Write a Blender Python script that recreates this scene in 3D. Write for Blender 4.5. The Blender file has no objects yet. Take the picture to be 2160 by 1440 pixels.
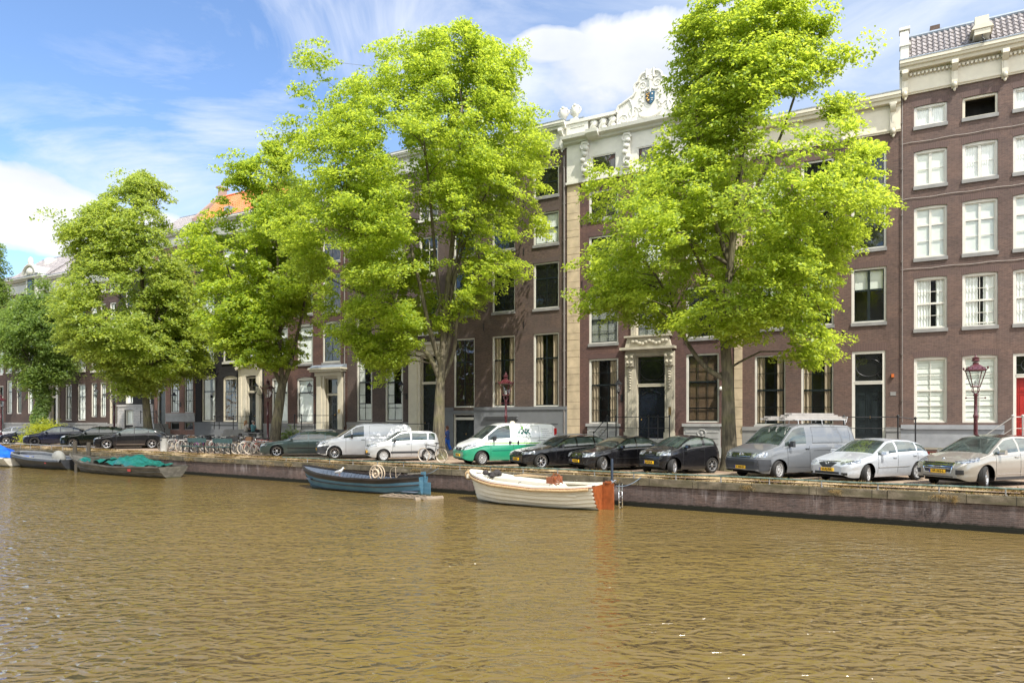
import bpy, bmesh, math, random
import numpy as np
from mathutils import Vector, Matrix, Euler
from mathutils.bvhtree import BVHTree
R = math.radians
SC = bpy.context.scene
COL = SC.collection
rnd = random.Random(7)
F, CX, HY, ZC = 1440.0, 1080.0, 885.0, 2.1      # focal length in photo pixels, optical axis, horizon row, eye height over the street
WATER_Z = -1.11
COPE_Z = -0.08

# ------------------------------------------------------------------ tagging
def tag(o, label=None, cat=None, group=None, kind=None):
    if label: o['label'] = label
    if cat: o['category'] = cat
    if group: o['group'] = group
    if kind: o['kind'] = kind
    return o

def empty(name, loc=(0, 0, 0), rz=0.0, label=None, cat=None, group=None):
    o = bpy.data.objects.new(name, None)
    o.empty_display_size = 0.3
    COL.objects.link(o)
    o.location = loc
    o.rotation_euler = (0, 0, rz)
    return tag(o, label, cat, group)

def link(name, me, parent=None):
    o = bpy.data.objects.new(name, me)
    COL.objects.link(o)
    if parent is not None: o.parent = parent
    return o

def copy_tree(o, parent=None):
    c = o.copy(); COL.objects.link(c)
    c.parent = parent
    for ch in list(o.children): copy_tree(ch, c)
    return c

# ------------------------------------------------------------------ mesh collector
class MB:
    def __init__(s):
        s.v = []; s.f = []; s.m = []
    def add(s, vs, fs, m=0):
        n = len(s.v)
        s.v += [tuple(p) for p in vs]
        s.f += [tuple(i + n for i in f) for f in fs]
        s.m += [m] * len(fs)
        return s
    def box(s, x0, x1, y0, y1, z0, z1, m=0, M=None):
        vs = [(x, y, z) for z in (z0, z1) for x, y in ((x0, y0), (x1, y0), (x1, y1), (x0, y1))]
        if M is not None: vs = [M @ Vector(p) for p in vs]
        return s.add(vs, [(3, 2, 1, 0), (4, 5, 6, 7), (0, 1, 5, 4), (1, 2, 6, 5), (2, 3, 7, 6), (3, 0, 4, 7)], m)
    def bar(s, a, b, w, d=None, m=0):
        a = Vector(a); b = Vector(b); d = w if d is None else d
        ax = (b - a); L = ax.length
        if L < 1e-6: return s
        q = ax.to_track_quat('Z', 'Y').to_matrix().to_4x4()
        return s.box(-w / 2, w / 2, -d / 2, d / 2, 0, L, m, Matrix.Translation(a) @ q)
    def tube(s, pts, r, n=8, m=0, cap=True, closed=False):
        pts = [Vector(p) for p in pts]; k = len(pts)
        rs = r if isinstance(r, (list, tuple)) else [r] * k
        base = len(s.v); up = None
        for i, p in enumerate(pts):
            if closed: t = pts[(i + 1) % k] - pts[i - 1]
            else: t = pts[min(i + 1, k - 1)] - pts[max(i - 1, 0)]
            t.normalize()
            if up is None:
                up = Vector((0, 0, 1)) if abs(t.z) < 0.9 else Vector((1, 0, 0))
            a = t.cross(up).normalized(); up2 = a.cross(t).normalized(); up = up2
            for j in range(n):
                an = 2 * math.pi * j / n
                q = p + (a * math.cos(an) + up2 * math.sin(an)) * rs[i]
                s.v.append(tuple(q))
        for i in range(k if closed else k - 1):
            i2 = (i + 1) % k
            for j in range(n):
                j2 = (j + 1) % n
                s.f.append((base + i * n + j, base + i * n + j2, base + i2 * n + j2, base + i2 * n + j)); s.m.append(m)
        if cap and not closed:
            s.f.append(tuple(base + j for j in range(n))[::-1]); s.m.append(m)
            s.f.append(tuple(base + (k - 1) * n + j for j in range(n))); s.m.append(m)
        return s
    def lathe(s, prof, n=16, m=0, c=(0, 0, 0), axis='z', a0=0.0, caps=True):
        base = len(s.v)
        for r, h in prof:
            for j in range(n):
                an = a0 + 2 * math.pi * j / n
                x, y = r * math.cos(an), r * math.sin(an)
                if axis == 'z': p = (x, y, h)
                elif axis == 'y': p = (x, h, y)
                else: p = (h, x, y)
                s.v.append((p[0] + c[0], p[1] + c[1], p[2] + c[2]))
        for i in range(len(prof) - 1):
            for j in range(n):
                j2 = (j + 1) % n
                f = (base + i * n + j, base + i * n + j2, base + (i + 1) * n + j2, base + (i + 1) * n + j)
                s.f.append(f if axis != 'y' else f[::-1]); s.m.append(m)
        for i, e in ((0, -1), (len(prof) - 1, 1)):
            if caps and prof[i][0] > 1e-4:
                f = tuple(base + i * n + j for j in range(n))
                f = f if e > 0 else f[::-1]
                s.f.append(f if axis != 'y' else f[::-1]); s.m.append(m)
        return s
    def prism(s, poly, y0, y1, m=0, axis='y'):
        """outline in (x,z) extruded along y from y0 to y1"""
        n = len(poly)
        area = sum(poly[i][0] * poly[(i + 1) % n][1] - poly[(i + 1) % n][0] * poly[i][1] for i in range(n))
        if area < 0: poly = poly[::-1]
        if axis == 'y': vs = [(a, y0, b) for a, b in poly] + [(a, y1, b) for a, b in poly]
        elif axis == 'z': vs = [(a, b, y1) for a, b in poly] + [(a, b, y0) for a, b in poly]
        else: vs = [(y1, a, b) for a, b in poly] + [(y0, a, b) for a, b in poly]
        fs = [tuple(range(n)), tuple(range(n, 2 * n))[::-1]]
        fs += [(i, i + n, (i + 1) % n + n, (i + 1) % n) for i in range(n)]
        return s.add(vs, fs, m)
    def blob(s, c, r, nu=10, nv=7, m=0, M=None):
        rx, ry, rz = r if isinstance(r, (tuple, list)) else (r, r, r)
        vs = [(0, 0, -rz)]
        for i in range(1, nv):
            a = -math.pi / 2 + math.pi * i / nv
            for j in range(nu):
                b = 2 * math.pi * j / nu
                vs.append((rx * math.cos(a) * math.cos(b), ry * math.cos(a) * math.sin(b), rz * math.sin(a)))
        vs.append((0, 0, rz))
        T = Matrix.Translation(c) @ (M if M is not None else Matrix.Identity(4))
        vs = [T @ Vector(v) for v in vs]
        fs = [(0, 1 + (j + 1) % nu, 1 + j) for j in range(nu)]
        for i in range(nv - 2):
            for j in range(nu):
                a = 1 + i * nu + j; b = 1 + i * nu + (j + 1) % nu
                fs.append((a, b, b + nu, a + nu))
        e = len(vs) - 1
        fs += [(e, 1 + (nv - 2) * nu + j, 1 + (nv - 2) * nu + (j + 1) % nu) for j in range(nu)]
        return s.add(vs, fs, m)
    def mesh(s, name, mats, smooth=False):
        me = bpy.data.meshes.new(name)
        me.from_pydata(s.v, [], s.f)
        for mt in (mats if isinstance(mats, (list, tuple)) else [mats]): me.materials.append(mt)
        if any(s.m): me.polygons.foreach_set('material_index', s.m)
        if smooth:
            me.polygons.foreach_set('use_smooth', [True] * len(me.polygons))
            if smooth != 'all':
                try: me.set_sharp_from_angle(angle=R(38))
                except Exception: pass
        me.update()
        return me
    def build(s, name, mats, parent=None, smooth=False):
        return link(name, s.mesh(name, mats, smooth), parent)

# ------------------------------------------------------------------ materials
class NT:
    def __init__(s, name):
        s.mat = bpy.data.materials.new(name); s.mat.use_nodes = True
        s.t = s.mat.node_tree; s.N = s.t.nodes; s.L = s.t.links
        s.b = s.N['Principled BSDF']; s.out = s.N['Material Output']
    def n(s, typ, **kw):
        nd = s.N.new(typ)
        for k, v in kw.items():
            if k.startswith('i_'):
                key = k[2:]
                key = int(key) if key.isdigit() else key.replace('_', ' ')
                nd.inputs[key].default_value = v
            else: setattr(nd, k, v)
        return nd
    def l(s, a, b): s.L.new(a, b)
    def obj(s):
        return s.n('ShaderNodeTexCoord').outputs['Object']
    def map(s, src, scale=(1, 1, 1), loc=(0, 0, 0), rot=(0, 0, 0)):
        m = s.n('ShaderNodeMapping'); m.inputs['Scale'].default_value = scale
        m.inputs['Location'].default_value = loc; m.inputs['Rotation'].default_value = rot
        s.l(src, m.inputs['Vector']); return m.outputs[0]
    def noise(s, vec, scale=5, detail=4, rough=0.55, dist=0.0):
        nd = s.n('ShaderNodeTexNoise'); nd.inputs['Scale'].default_value = scale
        nd.inputs['Detail'].default_value = detail; nd.inputs['Roughness'].default_value = rough
        nd.inputs['Distortion'].default_value = dist
        if vec is not None: s.l(vec, nd.inputs['Vector'])
        return nd.outputs[0]
    def ramp(s, fac, stops):
        r = s.n('ShaderNodeValToRGB'); el = r.color_ramp.elements
        while len(el) < len(stops): el.new(0.5)
        for e, (p, c) in zip(el, stops):
            e.position = p; e.color = (c, c, c, 1) if isinstance(c, (int, float)) else tuple(c) + (1,)
        s.l(fac, r.inputs[0]); return r.outputs[0]
    def mix(s, fac, a, b, mode='MIX'):
        m = s.n('ShaderNodeMix'); m.data_type = 'RGBA'; m.blend_type = mode
        for sock, v in ((m.inputs['Factor'], fac), (m.inputs[6], a), (m.inputs[7], b)):
            if isinstance(v, (int, float)): sock.default_value = v
            elif isinstance(v, (tuple, list)): sock.default_value = tuple(v) + (1,) if len(v) == 3 else v
            else: s.l(v, sock)
        return m.outputs[2]
    def math(s, op, a, b=0.0, c=0.0):
        m = s.n('ShaderNodeMath'); m.operation = op
        for i, v in enumerate((a, b, c)):
            if isinstance(v, (int, float)): m.inputs[i].default_value = v
            else: s.l(v, m.inputs[i])
        return m.outputs[0]
    def bump(s, h, strength=0.4, dist=0.02, normal=None):
        b = s.n('ShaderNodeBump'); b.inputs['Strength'].default_value = strength
        b.inputs['Distance'].default_value = dist
        s.l(h, b.inputs['Height'])
        if normal is not None: s.l(normal, b.inputs['Normal'])
        s.l(b.outputs[0], s.b.inputs['Normal']); return b.outputs[0]
    def base(s, c):
        if isinstance(c, (tuple, list)): s.b.inputs['Base Color'].default_value = tuple(c) + (1,)
        else: s.l(c, s.b.inputs['Base Color'])
        return s
    def set(s, rough=None, metal=None, spec=None, coat=None, ior=None, crough=None):
        for k, v in (('Roughness', rough), ('Metallic', metal), ('Specular IOR Level', spec), ('Coat Weight', coat), ('IOR', ior), ('Coat Roughness', crough)):
            if v is not None: s.b.inputs[k].default_value = v
        return s

MC = {}
def plain(name, col, rough=0.6, metal=0.0, var=0.12, coat=None, vs=3.0, spec=None):
    """a paint / stone / metal with soft uneven colour"""
    if name in MC: return MC[name]
    t = NT(name); o = t.obj()
    n1 = t.noise(o, vs, 5, 0.6)
    dark = tuple(c * (1 - var * 2) for c in col); lite = tuple(min(1, c * (1 + var)) for c in col)
    t.base(t.ramp(n1, [(0.25, dark), (0.7, lite)])).set(rough, metal, spec, coat)
    MC[name] = t.mat
    return t.mat

def brick_mat(name, c1, c2, mortar, w=0.20, h=0.053, m=0.007, stain=0.25, axes='xz', ms=0.5, extra=None):
    t = NT(name); o = t.obj()
    sp = t.n('ShaderNodeSeparateXYZ'); t.l(o, sp.inputs[0])
    cb = t.n('ShaderNodeCombineXYZ')
    if axes == 'xz':
        g = t.n('ShaderNodeNewGeometry')
        xy = t.math('ADD', sp.outputs[0], sp.outputs[1])
        t.l(xy, cb.inputs[0]); t.l(sp.outputs[2], cb.inputs[1])
    else:
        t.l(sp.outputs[0], cb.inputs[0]); t.l(sp.outputs[1], cb.inputs[1])
    b = t.n('ShaderNodeTexBrick')
    b.inputs['Scale'].default_value = 1.0; b.inputs['Brick Width'].default_value = w; b.inputs['Row Height'].default_value = h
    b.inputs['Mortar Size'].default_value = m; b.inputs['Mortar Smooth'].default_value = ms; b.inputs['Bias'].default_value = 0.0
    b.inputs['Color1'].default_value = tuple(c1) + (1,); b.inputs['Color2'].default_value = tuple(c2) + (1,); b.inputs['Mortar'].default_value = tuple(mortar) + (1,)
    t.l(cb.outputs[0], b.inputs['Vector'])
    n1 = t.noise(o, 0.55, 6, 0.62); n2 = t.noise(t.map(o, (6, 6, 14)), 1.0, 3)
    c = t.mix(t.ramp(n1, [(0.3, 0.0), (0.75, 1.0)]), b.outputs[0], (1 - stain, 1 - stain, 1 - stain), 'MULTIPLY')
    c = t.mix(t.ramp(n2, [(0.35, 0.0), (0.8, 0.55)]), c, tuple(min(1, x * 1.75) for x in c1))
    # drips of lime and soot, long in height
    n3 = t.noise(t.map(o, (2.2, 2.2, 0.35)), 1.0, 4, 0.6)
    c = t.mix(t.ramp(n3, [(0.55, 0.0), (0.8, 0.35)]), c, tuple(x * 0.45 for x in c1))
    n4 = t.noise(t.map(o, (0.5, 0.5, 0.9), loc=(3, 1, 7)), 0.8, 5, 0.7, 0.8)
    c = t.mix(t.ramp(n4, [(0.40, 0.0), (0.62, 1.0)]), c, t.mix(1.0, c, (1.30, 1.22, 1.15), 'MULTIPLY'))
    n5 = t.noise(o, 9.0, 2, 0.5)
    c = t.mix(t.ramp(n5, [(0.72, 0.0), (0.80, 0.5)]), c, tuple(min(1, x * 2.2) for x in mortar))
    if extra: c = extra(t, o, sp, c)
    t.base(c).set(0.85, spec=0.3)
    t.bump(b.outputs['Fac'], 0.5, -0.006)
    MC[name] = t.mat
    return t.mat

# ------------------------------------------------------------------ the two street lines (canal edge and house fronts)
class Line:
    """a vertical plane given by its vanishing column and its distance from the camera foot"""
    def __init__(s, vx, D):
        a = vx - CX; n = math.hypot(a, F)
        s.d = (-a / n, -F / n)           # along the street, towards the right of the view
        s.n = (F / n, -a / n)            # away from the camera
        if s.n[1] < 0: s.n = (-s.n[0], -s.n[1])
        s.D = D; s.rz = math.atan2(s.d[1], s.d[0])
    def s_at(s, px, t=0.0):
        k = (px - CX) / F; D = s.D + t
        return (D * s.n[0] - k * D * s.n[1]) / (k * s.d[1] - s.d[0])
    def w(s, a, t=0.0, z=0.0):
        D = s.D + t
        return Vector((D * s.n[0] + a * s.d[0], D * s.n[1] + a * s.d[1], z))
    def at(s, px, t=0.0, z=0.0):
        return s.w(s.s_at(px, t), t, z)
    def z_at(s, px, py, t=0.0):
        return ZC + (HY - py) / F * s.at(px, t).y
QL = Line(-1215.0, 24.03)
FL = Line(-1550.0, 37.46)
# ------------------------------------------------------------------ camera, sun, sky
cam = bpy.data.cameras.new('camera'); co = bpy.data.objects.new('camera', cam); COL.objects.link(co)
cam.sensor_width = 36.0; cam.lens = 24.0; cam.shift_y = (HY - 720.0) / 2160.0; cam.clip_end = 3000.0; cam.clip_start = 0.1
co.location = (0, 0, ZC); co.rotation_euler = (R(90), 0, 0)
SC.camera = co
SUN_AZ, SUN_EL = R(151), R(56)          # azimuth from +Y clockwise
sd = Vector((math.sin(SUN_AZ) * math.cos(SUN_EL), math.cos(SUN_AZ) * math.cos(SUN_EL), math.sin(SUN_EL)))
sl = bpy.data.lights.new('sun', 'SUN'); so = bpy.data.objects.new('sun', sl); COL.objects.link(so)
sl.energy = 3.7; sl.angle = R(0.55); sl.color = (1.0, 0.95, 0.86)
so.rotation_euler = sd.to_track_quat('Z', 'Y').to_euler()
w = bpy.data.worlds.new('World'); SC.world = w; w.use_nodes = True
wt = w.node_tree; WN = wt.nodes; WL = wt.links
bg = WN['Background']; bg.inputs[1].default_value = 0.15
sky = WN.new('ShaderNodeTexSky'); sky.sky_type = 'NISHITA'; sky.sun_disc = False
sky.sun_elevation = SUN_EL; sky.sun_rotation = SUN_AZ; sky.air_density = 1.0; sky.dust_density = 0.6; sky.ozone_density = 4.5; sky.altitude = 900
tc = WN.new('ShaderNodeTexCoord')
def wnode(t, **k):
    n = WN.new(t)
    for a, b in k.items(): setattr(n, a, b)
    return n
def wmath(op, a, b=0.0):
    m = wnode('ShaderNodeMath', operation=op)
    for i, v in enumerate((a, b)):
        if isinstance(v, (int, float)): m.inputs[i].default_value = v
        else: WL.new(v, m.inputs[i])
    return m.outputs[0]
def wmap(scale, loc=(0, 0, 0), rot=(0, 0, 0), src=None):
    m = wnode('ShaderNodeMapping'); m.inputs['Scale'].default_value = scale; m.inputs['Location'].default_value = loc; m.inputs['Rotation'].default_value = rot
    WL.new(src if src is not None else tc.outputs['Generated'], m.inputs[0]); return m.outputs[0]
def wnoise(vec, sc, det=7, ro=0.58, di=0.0):
    n = wnode('ShaderNodeTexNoise'); n.inputs['Scale'].default_value = sc; n.inputs['Detail'].default_value = det
    n.inputs['Roughness'].default_value = ro; n.inputs['Distortion'].default_value = di; WL.new(vec, n.inputs['Vector']); return n.outputs[0]
def wramp(f, st):
    r = wnode('ShaderNodeValToRGB'); el = r.color_ramp.elements
    while len(el) < len(st): el.new(0.5)
    for e, (p, c) in zip(el, st):
        e.position = p; e.color = (c, c, c, 1) if isinstance(c, (int, float)) else tuple(c) + (1,)
    WL.new(f, r.inputs[0]); return r.outputs[0]
def bank(px, py, rx, rz, rot=0.0, az=None, el=None):
    """1 in the middle of a cloud bank standing in this compass direction and height, fading to 0 at its rim"""
    d = Vector(((px - CX) / F, 1.0, (HY - py) / F)).normalized()
    if az is None: az = math.atan2(d.x, d.y); el = math.asin(d.z)
    rotm = wmap((1, 1, 1), rot=(0, 0, az))            # turn the bank's azimuth onto +Y
    rot2 = wmap((1, 1, 1), rot=(-el, 0, 0), src=rotm)
    rot3 = wmap((1, 1, 1), rot=(0, R(rot), 0), src=rot2)
    s = wnode('ShaderNodeSeparateXYZ'); WL.new(rot3, s.inputs[0])
    a = wmath('POWER', wmath('DIVIDE', s.outputs[0], rx), 2.0); b = wmath('POWER', wmath('DIVIDE', s.outputs[2], rz), 2.0)
    front = wmath('GREATER_THAN', s.outputs[1], 0.0)
    e = wmath('SUBTRACT', 1.0, wmath('SQRT', wmath('ADD', a, b)))
    return wmath('MULTIPLY', wmath('MAXIMUM', wmath('ADD', e, 0.6), 0.0), front)
def bank_at(az, el, rx, rz):
    return bank(0, 0, rx, rz, 0.0, R(az), R(el))
# heaped clouds: noise thresholded where the banks stand
cum = wnoise(wmap((1, 1, 1.5)), 3.4, 9, 0.56, 0.25)
banks = [bank(80, 440, 0.17, 0.046, -6), bank(260, 470, 0.10, 0.026), bank(1330, 110, 0.125, 0.066, 5), bank(1180, 95, 0.07, 0.025), bank(1650, -60, 0.06, 0.05)]
tot = banks[0]
for b_ in banks[1:]: tot = wmath('MAXIMUM', tot, b_)
cmask = wramp(wmath('ADD', wmath('MULTIPLY', tot, 0.62), wmath('MULTIPLY', wmath('SUBTRACT', cum, 0.5), 1.5)), [(0.345, 0.0), (0.375, 0.35), (0.48, 1.0)])
cshade = wramp(wnoise(wmap((1, 1, 1.8), loc=(0.4, 0.1, 0.12)), 3.0, 6, 0.5), [(0.38, (0.70, 0.75, 0.84)), (0.58, (1.0, 1.0, 1.0))])
# thin high cloud: stretched noise, thicker towards the right
wis = wnoise(wmap((1.0, 1.0, 2.6), rot=(0, R(24), 0)), 2.0, 9, 0.62, 0.9)
w2 = wnoise(wmap((1, 1, 1.6)), 1.1, 4, 0.5)
veil = [bank(400, 260, 0.24, 0.13, 24), bank(100, 295, 0.10, 0.035, -12), bank(800, 60, 0.3, 0.11, 10), bank(2000, 60, 0.5, 0.28, 0), bank(1000, 150, 0.16, 0.08, 0)]
tv = veil[0]
for b_ in veil[1:]: tv = wmath('MAXIMUM', tv, b_)
wmask = wramp(wmath('MULTIPLY', wramp(wis, [(0.36, 0.0), (0.70, 1.0)]), wmath('MULTIPLY', tv, 0.95)), [(0.22, 0.0), (0.85, 0.8)])
haz = wmath('MULTIPLY', wramp(w2, [(0.2, 0.3), (0.8, 0.65)]), wmath('MINIMUM', bank(1950, 120, 0.42, 0.4), 1.4))
CL = (3.9, 3.95, 4.05)
def wmix(f, a, b):
    m = wnode('ShaderNodeMix', data_type='RGBA')
    for sck, v in ((m.inputs['Factor'], f), (m.inputs[6], a), (m.inputs[7], b)):
        if isinstance(v, (int, float)): sck.default_value = v
        elif isinstance(v, tuple): sck.default_value = v + (1,)
        else: WL.new(v, sck)
    return m.outputs[2]
c0 = wmix(haz, sky.outputs[0], (2.5, 2.9, 3.5))
c1 = wmix(wmask, c0, (3.5, 3.7, 4.1))
cl = wnode('ShaderNodeMix', data_type='RGBA', blend_type='MULTIPLY'); cl.inputs['Factor'].default_value = 1.0
cl.inputs[6].default_value = CL + (1,); WL.new(cshade, cl.inputs[7])
c2 = wmix(cmask, c1, cl.outputs[2])
# unseen bright cloud field added behind the viewer as fill light on the fronts
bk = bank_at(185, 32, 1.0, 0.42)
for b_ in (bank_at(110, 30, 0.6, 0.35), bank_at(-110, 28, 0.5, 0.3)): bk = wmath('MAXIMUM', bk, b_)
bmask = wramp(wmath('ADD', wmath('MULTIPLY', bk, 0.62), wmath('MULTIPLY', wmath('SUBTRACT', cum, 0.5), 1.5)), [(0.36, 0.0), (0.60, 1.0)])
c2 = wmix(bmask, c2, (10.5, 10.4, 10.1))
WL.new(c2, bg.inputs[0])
SC.view_settings.view_transform = 'Standard'; SC.view_settings.look = 'None'; SC.view_settings.exposure = 0.94; SC.view_settings.gamma = 1.0
SC.cycles.max_bounces = 8; SC.cycles.transparent_max_bounces = 12
SC.cycles.use_denoising = True; SC.cycles.sample_clamp_direct = 12.0; SC.cycles.sample_clamp_indirect = 6.0

# ------------------------------------------------------------------ ground, water, quay
def sheet(name, pts, z, mat, kind='structure'):
    b = MB(); b.add([(p[0], p[1], z) for p in pts], [tuple(range(len(pts)))])
    return tag(b.build(name, mat), kind=kind)
S0, S1 = -190.0, 70.0
# street: one sheet from the canal edge to the horizon
t = NT('street_bricks'); o = t.obj()
b = t.n('ShaderNodeTexBrick'); t.l(t.map(o, rot=(0, 0, R(32))), b.inputs['Vector'])
for k, v in (('Scale', 1.0), ('Brick Width', 0.21), ('Row Height', 0.1), ('Mortar Size', 0.008), ('Bias', 0.0)): b.inputs[k].default_value = v
b.inputs['Color1'].default_value = (0.22, 0.135, 0.10, 1); b.inputs['Color2'].default_value = (0.30, 0.20, 0.15, 1); b.inputs['Mortar'].default_value = (0.17, 0.13, 0.09, 1)
c = t.mix(t.ramp(t.noise(o, 0.7, 6, 0.6), [(0.35, 0.0), (0.7, 0.8)]), b.outputs[0], (0.36, 0.29, 0.20))
c = t.mix(t.ramp(t.noise(o, 3.0, 4, 0.6), [(0.5, 0.0), (0.75, 0.6)]), c, (0.12, 0.09, 0.07))
t.base(c).set(0.9); t.bump(b.outputs[1], 0.3, -0.005); MC['street'] = t.mat
sheet('ground', [QL.w(S0 - 300, 0.28), QL.w(S1 + 250, 0.28), QL.w(S1 + 250, 600), QL.w(S0 - 300, 600)], 0.0, MC['street'])
# pavement in front of the houses, a step up
t = NT('pavement_slabs'); o = t.obj()
b = t.n('ShaderNodeTexBrick'); t.l(t.map(o, rot=(0, 0, R(29))), b.inputs['Vector'])
for k, v in (('Scale', 1.0), ('Brick Width', 0.3), ('Row Height', 0.3), ('Mortar Size', 0.006)): b.inputs[k].default_value = v
b.inputs['Color1'].default_value = (0.30, 0.28, 0.25, 1); b.inputs['Color2'].default_value = (0.36, 0.33, 0.30, 1); b.inputs['Mortar'].default_value = (0.15, 0.14, 0.12, 1)
t.base(t.mix(t.noise(o, 0.8, 5), b.outputs[0], (0.24, 0.21, 0.18))).set(0.9); MC['pave'] = t.mat
pv = MB(); a_, b_ = FL.w(S0, -2.6), FL.w(S1, -2.6); c_, d_ = FL.w(S1, 0.3), FL.w(S0, 0.3)
pv.add([(p.x, p.y, z) for z in (0.0, 0.12) for p in (a_, b_, c_, d_)], [(4, 5, 6, 7), (0, 1, 5, 4), (1, 2, 6, 5), (3, 0, 4, 7)])
tag(pv.build('pavement', MC['pave']), kind='structure')

# water: muddy canal with wind ripples
t = NT('canal_water'); o = t.obj()
nA = t.noise(t.map(o, (1, 1.6, 1), rot=(0, 0, R(12))), 0.22, 2, 0.5)
col = t.mix(nA, (0.192, 0.132, 0.042), (0.145, 0.101, 0.034))
t.base(col).set(0.10, spec=0.5, ior=2.05)
def wv(scale, sx, sy, rot, det, ro=0.55, di=0.0):
    return t.noise(t.map(o, (sx, sy, 1), rot=(0, 0, R(rot))), scale, det, ro, di)
h1 = wv(1.0, 0.6, 1.3, 22, 2, 0.45, 0.4)
h2 = wv(3.8, 0.62, 1.15, 30, 1.5, 0.45, 0.9)
h3 = wv(7.5, 0.8, 1.1, 8, 1, 0.4, 0.5)
gust = t.ramp(t.noise(t.map(o, (0.6, 1.5, 1), rot=(0, 0, R(20))), 0.12, 3, 0.6), [(0.30, 0.35), (0.68, 1.0)])
hh = t.math('ADD', t.math('MULTIPLY', h1, 0.35), t.math('ADD', t.math('MULTIPLY', h2, 0.62), t.math('MULTIPLY', h3, 0.12)))
hh = t.math('MULTIPLY', hh, gust)
spw = t.n('ShaderNodeSeparateXYZ'); t.l(o, spw.inputs[0])
td = t.math('SUBTRACT', QL.D, t.math('ADD', t.math('MULTIPLY', spw.outputs[0], QL.n[0]), t.math('MULTIPLY', spw.outputs[1], QL.n[1])))   # metres out from the wall: calmer in its lee
hh = t.math('MULTIPLY', hh, t.math('ADD', 0.07, t.math('MULTIPLY', 0.93, t.math('MINIMUM', 1.0, t.math('POWER', t.math('MAXIMUM', t.math('DIVIDE', td, 12.0), 0.0), 1.2)))))
nb = t.bump(hh, 1.0, 0.36)
# silty water: an even glow of scattered light from below, and a rippled mirror skin above it
df = t.n('ShaderNodeBsdfDiffuse'); t.l(col, df.inputs[0])
gl = t.n('ShaderNodeBsdfGlossy'); gl.inputs['Roughness'].default_value = 0.08; t.l(nb, gl.inputs['Normal'])
fz = t.n('ShaderNodeFresnel'); fz.inputs[0].default_value = 1.75; t.l(nb, fz.inputs['Normal'])
ms = t.n('ShaderNodeMixShader'); t.l(fz.outputs[0], ms.inputs[0]); t.l(df.outputs[0], ms.inputs[1]); t.l(gl.outputs[0], ms.inputs[2]); t.l(ms.outputs[0], t.out.inputs[0]); MC['water'] = t.mat
wat = sheet('water', [QL.w(S0 - 400, -0.2), QL.w(S0 - 400, -120), QL.w(S1 + 400, -120), QL.w(S1 + 400, -0.2)], WATER_Z, MC['water'])
# canal bed and the soil behind the wall close the space under the sheets
# quay wall: brick with lime bloom and weed line, concrete coping
def quay_extra(t, o, sp, c):
    z = sp.outputs[2]; x = sp.outputs[0]
    st = t.noise(t.map(o, (3.2, 1, 0.5)), 1.0, 5, 0.65)
    pat = t.noise(t.map(o, (0.35, 1, 0.1)), 1.0, 3, 0.6)
    m = t.math('MULTIPLY', t.ramp(st, [(0.48, 0.0), (0.66, 1.0)]), t.ramp(pat, [(0.42, 0.0), (0.6, 1.0)]))
    hi = t.ramp(t.math('ADD', z, 1.11), [(0.25, 0.1), (0.75, 1.0)])
    c = t.mix(t.math('MULTIPLY', t.math('MULTIPLY', m, hi), 0.75), c, (0.42, 0.38, 0.38))
    n = t.noise(o, 5.0, 5, 0.6)
    wl = t.ramp(t.math('ADD', t.math('ADD', z, 1.11), t.math('MULTIPLY', n, -0.14)), [(0.06, 1.0), (0.12, 0.0)])
    return t.mix(wl, c, (0.010, 0.010, 0.005))
brick_mat('quay_brick', (0.090, 0.063, 0.055), (0.052, 0.038, 0.035), (0.115, 0.10, 0.092), 0.20, 0.056, 0.009, 0.55, extra=quay_extra)
t = NT('coping_concrete'); o = t.obj(); sp = t.n('ShaderNodeSeparateXYZ'); t.l(o, sp.inputs[0])
c = t.ramp(t.noise(o, 2.2, 7, 0.65), [(0.3, (0.045, 0.037, 0.022)), (0.5, (0.12, 0.098, 0.066)), (0.75, (0.25, 0.21, 0.15))])
c = t.mix(t.ramp(t.noise(t.map(o, (0.5, 1, 3)), 2.0, 5), [(0.42, 0.0), (0.62, 0.75)]), c, (0.07, 0.062, 0.03))
jn = t.math('LESS_THAN', t.math('FRACT', t.math('MULTIPLY', sp.outputs[0], 0.55)), 0.012)
t.base(t.mix(jn, c, (0.02, 0.018, 0.012))).set(0.95); t.bump(t.noise(o, 14, 4), 0.5, 0.02); MC['coping'] = t.mat
qz = QL.w(0, 0, 0)
quay = empty('quay_wall', qz, QL.rz, 'long brick canal wall under a mossy stone coping, white lime stains on it', 'wall')
q = MB(); q.box(S0, S1, 0.0, 0.45, WATER_Z - 0.5, COPE_Z - 0.24); q.build('brick_face', MC['quay_brick'], quay)
q = MB()
x = S0
while x < S1:
    Lx = 1.8 + 0.25 * math.sin(x * 3.1)
    dz = 0.012 * math.sin(x * 7.7); dy = 0.012 * math.sin(x * 5.3)
    q.box(x + 0.006, x + Lx - 0.006, -0.06 + dy, 0.42, COPE_Z - 0.25, COPE_Z + dz)
    x += Lx
q.build('coping', MC['coping'], quay)
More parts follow.
